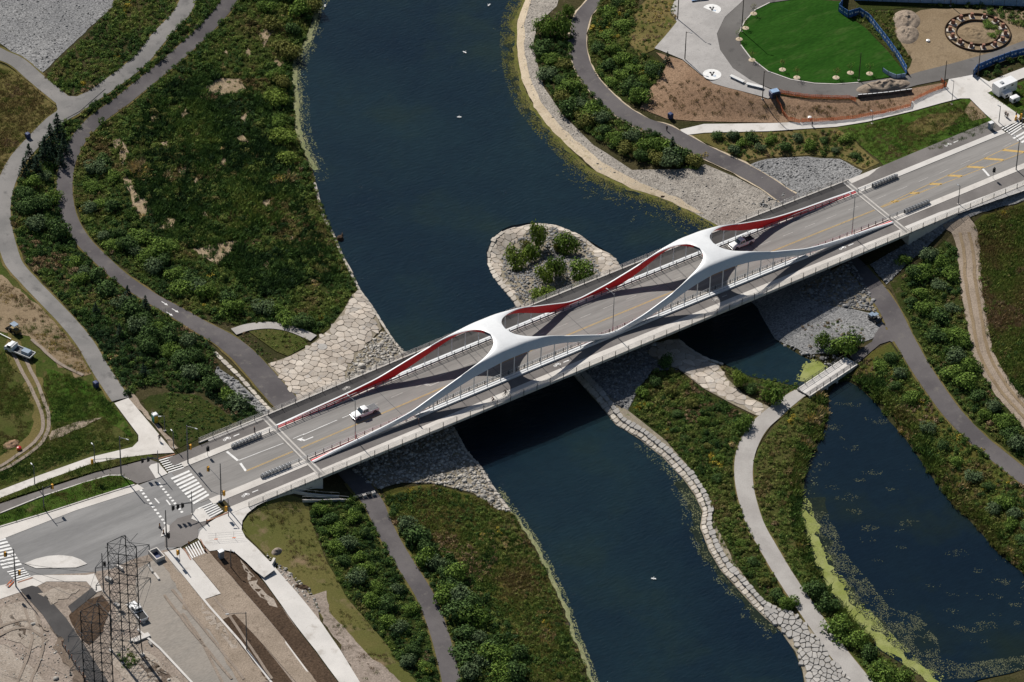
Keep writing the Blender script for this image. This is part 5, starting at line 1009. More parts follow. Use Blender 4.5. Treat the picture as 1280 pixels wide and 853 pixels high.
grow('tall_grass', [Z_M2], 'tuft', 1.0, 1.4, .40, .2, rust=.06, tan=.05, seed=58); grow('undergrowth', [Z_M2], 'herb', 1.7, .68, .36, .2, gold=.04, rust=.13, tan=.06, seed=18); grow('scrub', [[(600, 640), (640, 648), (664, 690), (688, 735), (710, 800), (722, 850), (695, 850), (670, 790), (640, 720)]], 'bush', .1, .5, .3, .14, rust=.1, seed=19)
grow('lawn_tufts', [[(310, 642), (350, 620), (384, 628), (406, 702), (434, 748), (480, 804), (520, 856), (460, 856), (400, 770), (322, 682)]], 'tuft', .7, .8, .52, .1, rust=.15, thin=.48, seed=20)
# --- peninsula and pond
Z_P = [(835, 456), (848, 466), (880, 490), (916, 510), (941, 523), (926, 551), (914, 578), (916, 616), (930, 650), (955, 702), (990, 758), (984, 766), (960, 750), (922, 704), (892, 645), (864, 582), (836, 553), (794, 518), (790, 510), (802, 486), (818, 464)]
Z_PB = [(1002, 502), (1030, 494), (1028, 520), (1008, 565), (1000, 600), (996, 642), (1006, 690), (1036, 752), (1090, 812), (1150, 858), (1100, 862), (1040, 782), (990, 715), (956, 650), (944, 610), (942, 580), (950, 558), (975, 528)]
Z_PM = [(1066, 470), (1090, 440), (1114, 430), (1140, 470), (1176, 522), (1246, 582), (1300, 626), (1300, 726), (1268, 702), (1226, 656), (1186, 612), (1140, 548), (1098, 496)]
grow('undergrowth', [Z_P], 'herb', 1.7, .82, .33, .17, gold=.06, rust=.09, tan=.02, seed=21); grow('scrub', [Z_P], 'bush', .16, .5, .26, .13, gold=.03, seed=22)
grow('undergrowth', [Z_PB], 'herb', 1.6, .75, .38, .16, gold=.04, rust=.12, tan=.04, seed=23); grow('undergrowth', [Z_PM], 'herb', 1.5, .8, .36, .17, gold=.05, rust=.1, tan=.05, seed=24); grow('scrub', [Z_PM], 'bush', .12, .55, .22, .12, thin=.4, seed=25)
grow('reeds', [[(1068, 474), (1096, 492), (1140, 545), (1186, 608), (1226, 652), (1268, 698), (1300, 722), (1300, 712), (1268, 686), (1230, 640), (1190, 596), (1146, 532), (1104, 480)], [(1030, 496), (1010, 566), (1000, 600), (998, 645), (1008, 690), (1038, 748), (1092, 806), (1080, 806), (1028, 752), (998, 690), (990, 645), (992, 600), (1002, 560), (1020, 500)]], 'reed', 1.6, .9, .34, .14, rust=.06, tan=.12, seed=26)
grow('weeds', [[(915, 455), (940, 466), (968, 474), (1000, 480), (1004, 488), (980, 506), (955, 508), (930, 490), (912, 470)]], 'herb', 1.0, .6, .4, .14, rust=.12, tan=.06, seed=27)
grow('weeds', [[(1002, 408), (1050, 400), (1082, 412), (1080, 428), (1060, 444), (1040, 442), (1012, 440)]], 'herb', .8, .6, .3, .14, rust=.14, tan=.06, thin=.35, seed=28)
# --- right of the path
Z_RS = [(1126, 348), (1150, 332), (1184, 306), (1196, 312), (1202, 360), (1210, 420), (1236, 486), (1268, 524), (1300, 560), (1300, 596), (1252, 556), (1204, 512), (1164, 460), (1142, 412), (1128, 372)]
grow('scrub', [Z_RS], 'bush', .3, .62, .24, .13, gold=.03, rust=.05, seed=29); grow('undergrowth', [Z_RS], 'herb', 1.3, .8, .3, .15, gold=.03, rust=.1, tan=.03, seed=30)
grow('golden_grass', [[(1216, 286), (1240, 268), (1300, 252), (1300, 536), (1264, 480), (1242, 440), (1230, 390), (1224, 330)]], 'tuft', 2.6, 1.5, .47, .14, gold=.01, rust=.14, seed=31); grow('undergrowth', [[(1216, 286), (1240, 268), (1300, 252), (1300, 536), (1264, 480), (1242, 440), (1230, 390), (1224, 330)]], 'herb', .7, .6, .42, .16, rust=.14, gold=.02, thin=.42, seed=59); grow('weeds', [[(1224, 350), (1300, 340), (1300, 500), (1264, 478), (1244, 440), (1232, 390)]], 'herb', .35, .8, .26, .12, thin=.5, seed=32)
# --- far shore
Z_FS = [(666, 46), (690, 46), (718, 50), (722, 90), (740, 118), (764, 140), (796, 160), (830, 172), (858, 188), (880, 200), (872, 212), (830, 208), (796, 202), (772, 190), (742, 172), (712, 150), (690, 122), (674, 86)]
Z_FS2 = [(756, -8), (798, -8), (794, 25), (786, 60), (812, 72), (830, 84), (826, 98), (806, 116), (800, 130), (778, 122), (752, 100), (738, 70), (736, 40)]
grow('scrub', [Z_FS, Z_FS2], 'bush', .32, .66, .27, .12, gold=.04, seed=33); grow('undergrowth', [Z_FS, Z_FS2], 'herb', 1.3, .85, .33, .13, gold=.07, rust=.03, seed=34)
grow('weeds', [[(786, 40), (794, 18), (812, -8), (848, -8), (844, 26), (818, 58), (802, 68), (790, 54)]], 'herb', .9, .6, .38, .14, rust=.14, tan=.12, seed=35)
Z_BED = [(890, 170), (960, 168), (1044, 162), (1068, 180), (1094, 204), (1080, 210), (1050, 196), (1010, 192), (955, 196), (934, 202), (900, 186)]
grow('scrub', [Z_BED], 'bush', .24, .55, .25, .12, rust=.1, tan=.08, seed=36); grow('undergrowth', [Z_BED], 'herb', .9, .65, .33, .14, rust=.16, tan=.14, seed=37)
grow('rough_grass', [[(1050, 162), (1085, 156), (1140, 143), (1205, 126), (1230, 146), (1246, 158), (1230, 166), (1110, 210), (1100, 200), (1072, 178)], [(1236, 118), (1300, 98), (1300, 148), (1278, 146)]], 'tuft', 2.6, .9, .36, .14, rust=.14, thin=.3, seed=38); grow('dry_tufts', [[(1125, 160), (1165, 142), (1205, 136), (1212, 148), (1190, 160), (1150, 176), (1120, 178)]], 'tuft', 1.6, .9, .6, .08, rust=.35, tan=.1, seed=57)
grow('undergrowth', [[(1064, 20), (1076, 12), (1120, 18), (1118, 40), (1136, 72), (1130, 88), (1108, 58)], [(1150, 6), (1230, 6), (1300, 20), (1300, 44), (1262, 30), (1230, 12)]], 'herb', 1.0, .8, .32, .14, rust=.08, gold=.02, seed=39); grow('scrub', [[(1095, 40), (1112, 40), (1140, 72), (1136, 84), (1112, 60)], [(1200, 6), (1300, 22), (1300, 42), (1250, 24)], [(1226, 94), (1250, 80), (1300, 64), (1300, 78), (1262, 90), (1240, 100)]], 'bush', .35, .6, .24, .12, rust=.04, seed=40)
grow('weeds', [[(0, 740), (40, 726), (60, 724), (108, 722), (108, 727), (58, 727), (38, 736), (10, 748)]], 'herb', .8, .4, .3, .1, seed=41); grow('weeds', [[(145, 822), (160, 812), (170, 820), (178, 826), (165, 836), (150, 836)]], 'herb', 1.6, .7, .3, .1, seed=42)
grow('slope_weeds', [[(802, 132), (815, 110), (830, 96), (870, 104), (960, 130), (1060, 134), (1130, 120), (1130, 132), (1060, 148), (960, 150), (870, 148)]], 'tuft', .5, 1.0, .66, .1, seed=43)
def wband(line, d0, d1): P = atz(*np.array(catmull(line, 4), float).T, 0.); a, b = offs(P, d0), offs(P, d1); return np.vstack([a, b[::-1]])
grow('bank_reeds', [wband(POND[1:15], .1, 3.0), wband(POND[24:], .1, 2.2), wband(POND[:2], .1, 2.)], 'reed', 1.5, .75, .34, .16, rust=.06, tan=.1, seed=80); grow('bank_weeds', [wband(POND[1:15], .6, 3.4), wband(POND[20:], .5, 2.6)], 'herb', 1.2, .7, .34, .16, rust=.08, tan=.04, seed=81)
grow('bank_weeds', [wband(SH_L2[4:], -3.5, -.3), wband(SH_L1[4:17], -3.5, -.3)], 'herb', 1.1, .65, .36, .18, rust=.06, tan=.06, seed=82); grow('bank_weeds', [wband(SH_P[4:15], 2.5, 4.2), wband(SH_CH_L[2:], -3., -.6)], 'herb', 1.3, .6, .34, .16, rust=.04, seed=83)
grow('weeds', [[(284, 430), (304, 414), (312, 412), (330, 440), (344, 444), (336, 455), (322, 452)]], 'herb', 1.0, .45, .36, .12, rust=.1, tan=.05, seed=84)
# --- green film and weed on the water
def film(name, zones, n_m2, size, tint, z=.03, amp=.1, seed=0):
    """floating leaves and duckweed, lying flat"""
    V = []; F = []; c0 = 0
    for zpx in zones:
        P = atz(*np.array(zpx, float).T, 0.)[:, :2]; x0, y0 = P.min(0); x1, y1 = P.max(0); q = RNG.uniform((x0, y0), (x1, y1), (int((x1-x0)*(y1-y0)*n_m2), 2)); q = q[inside(P, q)]
        k = fnoise(q[:, 0]*.5, q[:, 1]*.5, seed) > RNG.uniform(.30, .62, len(q)); q = q[k]; n = len(q)
        v, f = quads(np.c_[q, np.full(n, z)+RNG.uniform(0, .02, n)], np.c_[RNG.normal(0, .06, (n, 2)), np.ones(n)], size*RNG.uniform(.5, 1.6, n), .8); V.append(v); F.append(f+c0); c0 += len(v)
    o = link(bpy.data.objects.new(name, fastmesh(name, np.vstack(V), np.vstack(F), tint))); o['kind'] = 'stuff'; return o
def shore_band(line, d0, d1):
    P = atz(*np.array(catmull(line, 4), float).T, 0.); a, b = offs(P, d0), offs(P, d1); return np.vstack([a, b[::-1]])
def film_w(name, polys, n_m2, size, m, z=.03, seed=0, lo=.30, hi=.62):
    V = []; F = []; c0 = 0
    for P in polys:
        x0, y0 = P.min(0); x1, y1 = P.max(0); q = RNG.uniform((x0, y0), (x1, y1), (int((x1-x0)*(y1-y0)*n_m2), 2)); q = q[inside(P, q)]; q = q[fnoise(q[:, 0]*.5, q[:, 1]*.5, seed) > RNG.uniform(lo, hi, len(q))]; n = len(q)
        v, f = quads(np.c_[q, np.full(n, z)+RNG.uniform(0, .02, n)], np.c_[RNG.normal(0, .06, (n, 2)), np.ones(n)], size*RNG.uniform(.5, 1.6, n), .8); V.append(v); F.append(f+c0); c0 += len(v)
    o = link(bpy.data.objects.new(name, fastmesh(name, np.vstack(V), np.vstack(F), m))); o['kind'] = 'stuff'; return o
sheet('algae_mat', shore_band(SH_R1, .4, -.5), M['algae'], px=False, z=.015, kind='stuff', wob=.8, step=.7); sheet('algae_mat', shore_band(SH_L1[2:12], -.3, .9), M['algae_pale'], px=False, z=.015, kind='stuff', wob=1.0, step=.7); sheet('algae_mat', shore_band(SH_L2[4:], -.2, .6), M['algae_pale'], px=False, z=.015, kind='stuff', wob=.6, step=.7)
film_w('floating_weed', [shore_band(SH_R1, .2, -2.0), shore_band(SH_R1, .2, -1.2), shore_band(SH_R1, -.5, -3.6)], 18., .2, M['algae'], seed=60, lo=.2, hi=.6); sheet('silt_shallows', shore_band(SH_P[5:15], .4, -2.0), M['silt'], px=False, z=.008, kind='stuff', wob=2.2, step=1.); sheet('silt_shallows', shore_band(SH_R1[2:], -.5, -2.4), M['silt'], px=False, z=.008, kind='stuff', wob=2.0, step=1.); sheet('silt_shallows', shore_band(POND[21:28], .4, -4.5), M['silt'], px=False, z=.011, kind='stuff', wob=2.5, step=1.)
film_w('floating_weed', [shore_band(SH_R1[7:], -1, -7)], 4., .22, M['algae'], seed=69)
film_w('floating_weed', [shore_band(SH_L1[:12], .1, 1.8), shore_band(SH_L2[3:], .2, 1.5)], 20., .22, M['algae_pale'], seed=61, lo=.1, hi=.58); film_w('floating_weed', [shore_band(SH_L1[3:13], .0, 3.4)], 7., .2, M['algae_pale'], seed=72, lo=.25, hi=.62)
film_w('floating_weed', [shore_band(SH_P[5:9], -.2, -4), shore_band(SH_P[3:15], -.2, -2.6)], 9., .18, M['algae_pale'], seed=62)
film('duckweed', [[(994, 474), (1006, 452), (1018, 448), (1035, 459), (1030, 466), (1008, 479)]], 40, .3, M['duckweed'], seed=63) ; sheet('duckweed_mat', [(1000, 471), (1007, 456), (1018, 452), (1031, 460), (1027, 465), (1009, 475)], M['duckweed'], z=.02, kind='stuff')
PL = [(1003, 600), (1001, 622), (1002, 647), (1010, 683), (1023, 718), (1045, 750), (1068, 778), (1100, 813), (1143, 839), (1168, 856)]
sheet('duckweed_mat', [(1001, 634), (1004, 650), (1012, 684), (1026, 718), (1048, 750), (1072, 778), (1104, 812), (1146, 838), (1172, 858), (1180, 854), (1152, 832), (1114, 806), (1084, 776), (1062, 748), (1040, 716), (1026, 690), (1020, 668), (1018, 650), (1012, 640)], M['duckweed'], z=.02, kind='stuff', wob=1.6, step=.8)
film('duckweed', [[(1001, 612), (1014, 630), (1022, 660), (1044, 708), (1068, 742), (1096, 772), (1122, 800), (1150, 826), (1180, 846), (1172, 858), (1140, 838), (1098, 810), (1064, 774), (1040, 740), (1014, 690), (1003, 650)]], 30, .24, M['duckweed'], z=.03, seed=64)
film('pondweed', [[(1016, 640), (1034, 640), (1048, 668), (1062, 700), (1090, 730), (1112, 760), (1150, 772), (1172, 800), (1176, 822), (1200, 830), (1232, 826), (1262, 822), (1300, 816), (1300, 832), (1240, 846), (1180, 850), (1130, 820), (1080, 770), (1044, 712), (1024, 668)]], 22, .21, M['pondweed'], z=.03, seed=65)
film('pondweed', [[(1230, 560), (1310, 700), (1310, 800), (1270, 740), (1282, 720)], [(1012, 574), (1030, 560), (1026, 600), (1010, 640)]], 2.5, .24, M['pondweed'], seed=66)
wp = []
for x, y in [(1050, 505), (1068, 506), (1098, 525), (1042, 535), (1066, 560), (1090, 590), (1076, 600), (1114, 612), (1130, 585), (1095, 492), (1086, 660), (1084, 675), (1094, 660), (1126, 664), (1136, 654), (1128, 684), (1197, 692), (1220, 714), (1166, 732), (1116, 740), (1140, 766), (1160, 780), (1198, 786), (1216, 788), (1232, 782), (1243, 768), (1236, 746), (1252, 728), (1188, 765), (1058, 622), (1068, 640), (1030, 580), (1052, 548), (1196, 742), (1270, 756), (1226, 800), (1096, 700), (1252, 700), (1276, 780), (1040, 610)]:
    C = atz(x, y, 0.)[:2]; r = RNG.uniform(.7, 1.9); a = np.linspace(0, 2*PI, 12)[:-1]; wp.append(C+np.c_[np.cos(a)*r*1.5, np.sin(a)*r*.7]@np.array([[math.cos(.6), -math.sin(.6)], [math.sin(.6), math.cos(.6)]])*RNG.uniform(.7, 1.3, (11, 1)))
film_w('pondweed', wp, 16., .17, M['pondweed'], seed=67, lo=.34, hi=.7)
wr = [atz(x, y, 0.)[:2]+RNG.normal(0, 1, 2)+np.array([(-1, -.5), (1, -.4), (.9, .6), (-.8, .5)])*RNG.uniform(.4, .9) for x, y in [(660, 130), (668, 150), (690, 180), (712, 200), (735, 222), (760, 235), (770, 250), (740, 245), (800, 258), (820, 270), (845, 290), (830, 275), (850, 275), (880, 295), (655, 110), (650, 125), (705, 215), (800, 280), (620, 40), (628, 60), (622, 85), (920, 740), (930, 770), (890, 700), (905, 740), (960, 800)] for _ in range(2)]
film_w('floating_weed', wr, 12., .2, M['pondweed'], seed=68, lo=.2, hi=.5)
# ------------------------------------------------------------------ shrubs and trees one can point at
def plant_mesh(n, rx, h, sz, lumps, m, stems=True, tall=False):
    V, F = dome_leaves(n, rx, rx, h, sz, lumps, .45)
    return fastmesh('crown', V, F, m)
def stem_mesh(h, r, k=5):
    b = MB()
    for i in range(k):
        a = 2*PI*i/k+RNG.uniform(-.4, .4); d = np.array([math.cos(a), math.sin(a), 0])
        b.tube([d*.08, d*h*.12+(0, 0, h*.35), d*h*.3+(0, 0, h*.72)], [r, r*.7, r*.25], 5)
    return b.mesh('stems', M['bark'])
STEM = stem_mesh(1., .035)
SH = {k: [plant_mesh(900, 1.05, 1.1, .17, 9, M[k]) for _ in range(3)] for k in ('shrub_dark', 'shrub_mid', 'shrub_lime', 'shrub_olive', 'shrub_blue')}
def conifer_mesh():
    V = []; F = []; n = 0
    C = []; N = []
    for z in np.linspace(.1, .98, 11):
        r = (1-z)*.42+.02; k = int(9+34*(1-z))
        a = RNG.uniform(0, 2*PI, k); q = r*RNG.uniform(.35, 1.08, k); C.append(np.c_[np.cos(a)*q, np.sin(a)*q, z-q*.35+RNG.normal(0, .02, k)]); N.append(np.c_[np.cos(a)*.5, np.sin(a)*.5, np.ones(k)]+RNG.normal(0, .3, (k, 3)))
    V, F = quads(np.vstack(C), np.vstack(N), .13*RNG.uniform(.7, 1.3, len(np.vstack(C))), .5); return fastmesh('crown', V, F, M['conifer'])
CON = [conifer_mesh() for _ in range(2)]
TRK = MB().tube([(0, 0, -.02), (0, 0, .45), (0, 0, .9)], [.03, .02, .006], 6).mesh('trunk', M['bark'])
def shrub(px, py, r, h, kind, label, group=None, name='shrub', cat='shrub', W=None):
    """r, h in metres"""
    p = at(px, py) if W is None else np.array(W); o = empty(name, p, RNG.uniform(0, 2*PI), label, cat, group)
    c = link(bpy.data.objects.new('crown', random.choice(SH[kind])), o); c.scale = (r*RNG.uniform(1.08, 1.3), r*RNG.uniform(1.08, 1.3), h*1.12)
    s = link(bpy.data.objects.new('stem', STEM), o); s.scale = (r, r, h); return o
def conifer(px, py, h, label, group=None):
    o = empty('conifer', at(px, py), RNG.uniform(0, 6), label, 'conifer', group); c = link(bpy.data.objects.new('crown', random.choice(CON)), o); c.scale = (h*.95, h*.95, h); t = link(bpy.data.objects.new('trunk', TRK), o); t.scale = (h, h, h); return o
# eight shrubs on the island
for x, y, r, h, k, lb in [(673, 312, 2.0, 5.2, 'shrub_lime', 'tallest shrub on the stone island, at its far edge'), (646, 336, 2.5, 4.0, 'shrub_lime', 'broad shrub at the left edge of the broken stone on the island'), (664, 330, 1.9, 4.0, 'shrub_mid', 'shrub touching the broad left one on the island, on its right side'), (709, 318, 2.6, 3.9, 'shrub_mid', 'round shrub on the right of the island near the flagstone ring'), (680, 354, 2.1, 3.4, 'shrub_lime', 'left half of the middle pair of shrubs on the island'), (696, 348, 2.2, 4.0, 'shrub_mid', 'right half of the middle pair of shrubs on the island'), (727, 350, 3.0, 3.2, 'shrub_mid', 'wide low shrub on the island nearest the right saddle of the bridge'), (678, 378, 2.4, 2.8, 'shrub_lime', 'shrub on the island nearest the red rib of the bridge'), (656, 312, 1.2, 1.6, 'shrub_olive', 'small olive shrub behind the left pair on the island'), (723, 363, 1.6, 1.0, 'shrub_olive', 'low olive shrub beside the bridge railing on the island'), (697, 314, .9, 1.4, 'shrub_olive', 'small brownish shrub between the tallest and the round one on the island')]: shrub(x, y, r*.92, h*1.25, k, lb)
# willows along the upper left bank
WIL = [(388, 14, 2.4, 3.0, 'shrub_olive'), (372, 18, 2.4, 3.2, 'shrub_mid'), (366, 42, 2.0, 2.6, 'shrub_dark'), (362, 70, 2.6, 2.9, 'shrub_olive'), (354, 62, 2.0, 2.4, 'shrub_olive'), (352, 106, 2.2, 2.5, 'shrub_olive'), (342, 98, 1.8, 2.3, 'shrub_mid'), (350, 130, 2.5, 2.6, 'shrub_lime'), (340, 128, 1.8, 2.2, 'shrub_lime'), (352, 156, 2.0, 2.3, 'shrub_mid'), (356, 178, 2.6, 2.9, 'shrub_lime'), (350, 172, 1.6, 2.0, 'shrub_lime'), (362, 202, 2.2, 2.4, 'shrub_lime'), (340, 36, 2.1, 2.5, 'shrub_olive'), (332, 12, 1.9, 2.2, 'shrub_mid'), (358, 2, 2.2, 2.6, 'shrub_dark')]
_c = {}
for x, y, r, h, k in sorted(WIL, key=lambda q: -q[1]):
    n_ = _c.get(k, 0); _c[k] = n_+1
    shrub(x, y, r, h, k, ORD[n_]+' '+{'shrub_olive': 'rounded olive willow bush', 'shrub_mid': 'mid green bush among the willows', 'shrub_dark': 'dark green bush among the willows', 'shrub_lime': 'bright lime willow bush'}[k]+' on the upper left bank, going upstream', 'willows along the upper left bank', 'willow_bush')
def bunch(pts, kinds, r0, h0, labels, group, name='shrub', ref=None, refname='the bridge'):
    """a stand of shrubs; each label counts its own kind outward from a landmark in the photo"""
    ref = ref or (700, 420); cnt = {}
    order = sorted(range(len(pts)), key=lambda i: (pts[i][0]-ref[0])**2+(pts[i][1]-ref[1])**2); no = {}
    for i in order: k = kinds[i % len(kinds)]; no[i] = cnt.get(k, 0); cnt[k] = no[i]+1
    for i, (x, y) in enumerate(pts):
        k = kinds[i % len(kinds)]; s = RNG.uniform(.75, 1.3); shrub(x, y, r0*s, h0*s*RNG.uniform(.8, 1.15), k, ORD[no[i]]+' '+labels[k]+', from '+refname, group, name)
bunch([(30, 248), (40, 232), (56, 226), (36, 266), (50, 262), (66, 250), (44, 286), (62, 284), (74, 296), (96, 330), (106, 346), (120, 350), (132, 368), (98, 352), (150, 385), (166, 392), (182, 402), (198, 412), (172, 414), (190, 424), (210, 426), (218, 440), (236, 432), (246, 448), (226, 456), (206, 444), (240, 470), (256, 470), (262, 486), (282, 500), (300, 512), (190, 440), (178, 430)], ['shrub_dark', 'shrub_mid', 'shrub_blue', 'shrub_dark'], 1.9, 2.4, {'shrub_dark': 'dark green shrub in the scrub between the two left paths', 'shrub_mid': 'mid green shrub in the scrub between the two left paths', 'shrub_blue': 'bluish green shrub in the scrub between the two left paths'}, 'shrubs between the two left paths')
bunch([(160, 310), (172, 318), (184, 326), (196, 318), (206, 330), (190, 338), (176, 300), (212, 312), (150, 296), (130, 298), (140, 312), (222, 350), (236, 356), (246, 364), (230, 366), (260, 372), (130, 205), (120, 215), (116, 236), (126, 258), (140, 262), (110, 264), (140, 225), (292, 392), (285, 380), (330, 390), (345, 392), (360, 402), (378, 405)], ['shrub_dark', 'shrub_blue', 'shrub_mid', 'shrub_mid'], 1.9, 2.2, {'shrub_dark': 'dark green shrub in the meadow right of the left cycle path', 'shrub_mid': 'mid green shrub in the meadow right of the left cycle path', 'shrub_blue': 'bluish green shrub in the meadow right of the left cycle path'}, 'shrubs in the left meadow')
for i, (x, y, h) in enumerate(sorted([(37, 205, 5.5), (46, 216, 5.0), (57, 200, 6.5), (64, 186, 6.8), (72, 170, 6.2), (80, 192, 5.0), (30, 220, 4.6), (76, 208, 4.5)], key=lambda q: q[1])): conifer(x, y, h, ORD[i]+' dark conifer from the top in the cluster below the path fork at the left', 'conifers below the left path fork')
for x, y, h, lb in [(120, 392, 3.0, 'small dark conifer standing alone by the grey left path, upper one'), (150, 420, 3.2, 'small dark conifer standing alone by the grey left path, middle one'), (180, 470, 3.4, 'small dark conifer above the green verge by the portable toilet'), (160, 378, 4.5, 'slim pointed conifer beside the left cycle path'), (182, 388, 4.0, 'smaller slim conifer beside the left cycle path, above the arrows')]: conifer(x, y, h, lb)
bunch([(400, 640), (412, 652), (424, 668), (436, 682), (448, 700), (430, 704), (460, 716), (446, 728), (470, 740), (484, 762), (462, 756), (500, 790), (486, 784), (516, 815), (530, 838), (508, 830), (440, 650), (456, 670), (420, 690), (496, 742), (512, 764)], ['shrub_mid', 'shrub_dark', 'shrub_mid', 'shrub_blue'], 1.6, 1.9, {'shrub_dark': 'dark green shrub in the thicket left of the lower cycle path', 'shrub_mid': 'mid green shrub in the thicket left of the lower cycle path', 'shrub_blue': 'bluish green shrub in the thicket left of the lower cycle path'}, 'shrubs left of the lower cycle path')
bunch([(512, 664), (522, 676), (534, 690), (530, 704), (546, 708), (556, 722), (566, 736), (560, 750), (578, 752), (572, 770), (590, 762), (594, 780), (600, 800), (584, 796), (612, 812), (620, 830), (604, 830), (636, 828), (644, 848), (626, 850), (590, 846), (580, 822), (650, 820), (568, 722)], ['shrub_blue', 'shrub_dark', 'shrub_dark', 'shrub_mid'], 2.3, 2.9, {'shrub_dark': 'dark green shrub in the row right of the lower cycle path', 'shrub_mid': 'mid green shrub in the row right of the lower cycle path', 'shrub_blue': 'bluish green shrub in the row right of the lower cycle path'}, 'shrubs right of the lower cycle path')
bunch([(1130, 330), (1140, 346), (1160, 322), (1175, 330), (1150, 370), (1140, 380), (1172, 360), (1190, 345), (1160, 392), (1176, 400), (1190, 388), (1184, 420), (1200, 430), (1170, 425), (1196, 450), (1212, 462), (1206, 482), (1222, 498), (1240, 512), (1256, 530), (1232, 524), (1262, 548), (1274, 560), (1188, 470), (1152, 345)], ['shrub_mid', 'shrub_dark', 'shrub_blue', 'shrub_mid'], 1.8, 2.1, {'shrub_dark': 'dark green shrub between the asphalt path and the dirt track', 'shrub_mid': 'mid green shrub between the asphalt path and the dirt track', 'shrub_blue': 'bluish green shrub between the asphalt path and the dirt track'}, 'shrubs between path and dirt track')
bunch([(1112, 452), (1100, 462), (1126, 470), (1118, 486), (1142, 500), (1160, 540), (1180, 560), (1196, 580), (1216, 600), (1236, 610), (1254, 630), (1270, 646), (1284, 660), (1262, 660), (1240, 640), (1276, 676), (1290, 690)], ['shrub_dark', 'shrub_mid', 'shrub_blue'], 1.6, 1.7, {'shrub_dark': 'dark green shrub on the bank between pond and asphalt path', 'shrub_mid': 'mid green shrub on the bank between pond and asphalt path', 'shrub_blue': 'bluish green shrub on the bank between pond and asphalt path'}, 'shrubs on the right pond bank')
for x, y, r, h, k, lb in [(1020, 745, 2.4, 3.4, 'shrub_dark', 'tall dark bush between curving path and pond, upper left of the bright ones'), (1034, 762, 2.0, 2.8, 'shrub_dark', 'dark bush between curving path and pond just below the tall one'), (1052, 792, 2.9, 3.4, 'shrub_mid', 'large bright bush between curving path and pond, middle of the row'), (1068, 806, 2.4, 2.8, 'shrub_mid', 'bright bush pressed against the large one in the row by the pond'), (1086, 822, 2.0, 2.4, 'shrub_dark', 'low dark bush in the gap of the row by the pond'), (1105, 846, 2.8, 3.2, 'shrub_mid', 'big bush at the bottom edge in the row by the pond'), (1130, 856, 2.3, 2.6, 'shrub_mid', 'last bush of the row by the pond at the bottom edge'), (984, 756, 1.8, 2.0, 'shrub_mid', 'round bush at the top of the rounded armour stones beside the curving path'), (972, 748, 1.6, 1.6, 'shrub_dark', 'darker bush left of the round one above the armour stones'),
        (925, 482, 1.6, 3.0, 'shrub_lime', 'upright bright bush at the edge of the channel left of the footbridge'), (938, 490, 1.5, 1.8, 'shrub_dark', 'low dark bush beside the upright bright one near the channel'), (968, 500, 2.3, 4.2, 'shrub_mid', 'tall bush at the left end of the footbridge'), (1027, 432, 1.6, 3.4, 'shrub_mid', 'narrow upright bush on the gravel beside the channel'), (1054, 440, 2.6, 3.8, 'shrub_mid', 'broad bush on the gravel right of the narrow upright one'), (1066, 434, 1.9, 3.2, 'shrub_dark', 'right part of the broad bush on the gravel near the path'), (1040, 442, 1.4, 1.8, 'shrub_dark', 'low dark bush between the two upright ones on the gravel'), (927, 535, 1.8, 2.6, 'shrub_mid', 'bush at the inner bend of the curving path on the peninsula'), (834, 458, 1.7, 2.2, 'shrub_dark', 'dark bush at the tip of the peninsula beside the bridge shadow')]: shrub(x, y, r, h, k, lb)
bunch([(804, 492), (820, 480), (840, 492), (812, 510), (846, 520), (866, 508), (880, 530), (856, 550), (884, 560), (900, 575), (896, 600), (905, 630), (926, 680), (940, 705), (958, 730)], ['shrub_mid', 'shrub_dark', 'shrub_olive'], 1.1, 1.2, {'shrub_dark': 'low dark green shrub in the peninsula meadow', 'shrub_mid': 'low mid green shrub in the peninsula meadow', 'shrub_olive': 'low olive shrub in the peninsula meadow'}, 'shrubs in the peninsula meadow')
for x, y, r, h, k, lb in [(680, 40, 2.2, 4.2, 'shrub_mid', 'bushy young tree left of the tallest one by the far bend of the path'), (698, 44, 2.4, 5.6, 'shrub_mid', 'tallest bushy tree by the far bend of the path'), (711, 20, 1.5, 3.2, 'shrub_mid', 'small bushy tree beside the far path near the top edge')]: shrub(x, y, r, h, k, lb, None, 'bushy_tree', 'tree')
bunch([(676, 66), (690, 76), (704, 84), (682, 96), (700, 104), (714, 112), (704, 124), (724, 132), (712, 140), (736, 146), (730, 156), (752, 152), (756, 166), (770, 176), (782, 190), (790, 176), (800, 198), (812, 190), (822, 202), (838, 206), (848, 200), (826, 186), (866, 206)], ['shrub_dark', 'shrub_mid', 'shrub_olive', 'shrub_blue'], 2.0, 2.2, {'shrub_dark': 'dark green shrub in the band between gravel bank and far path', 'shrub_mid': 'mid green shrub in the band between gravel bank and far path', 'shrub_olive': 'olive shrub in the band between gravel bank and far path', 'shrub_blue': 'bluish green shrub in the band between gravel bank and far path'}, 'shrubs between gravel bank and far path')
bunch([(760, 20), (772, 8), (778, 34), (762, 48), (750, 64), (768, 66), (782, 78), (760, 86), (776, 98), (792, 92), (790, 112), (806, 104), (800, 124), (816, 90), (764, 104)], ['shrub_mid', 'shrub_dark', 'shrub_mid'], 1.9, 2.0, {'shrub_dark': 'dark green shrub in the thicket inside the far path bend', 'shrub_mid': 'mid green shrub in the thicket inside the far path bend'}, 'shrubs inside the far path bend')
bunch([(896, 174), (915, 172), (926, 182), (940, 176), (950, 188), (965, 178), (980, 188), (996, 176), (1012, 186), (1030, 178), (1044, 190), (1056, 176), (1070, 198), (918, 192)], ['shrub_dark', 'shrub_blue', 'shrub_mid'], 1.4, 1.6, {'shrub_dark': 'dark green shrub in the bed below the far concrete walk', 'shrub_mid': 'mid green shrub in the bed below the far concrete walk', 'shrub_blue': 'bluish green shrub in the bed below the far concrete walk'}, 'shrubs in the bed below the far walk')
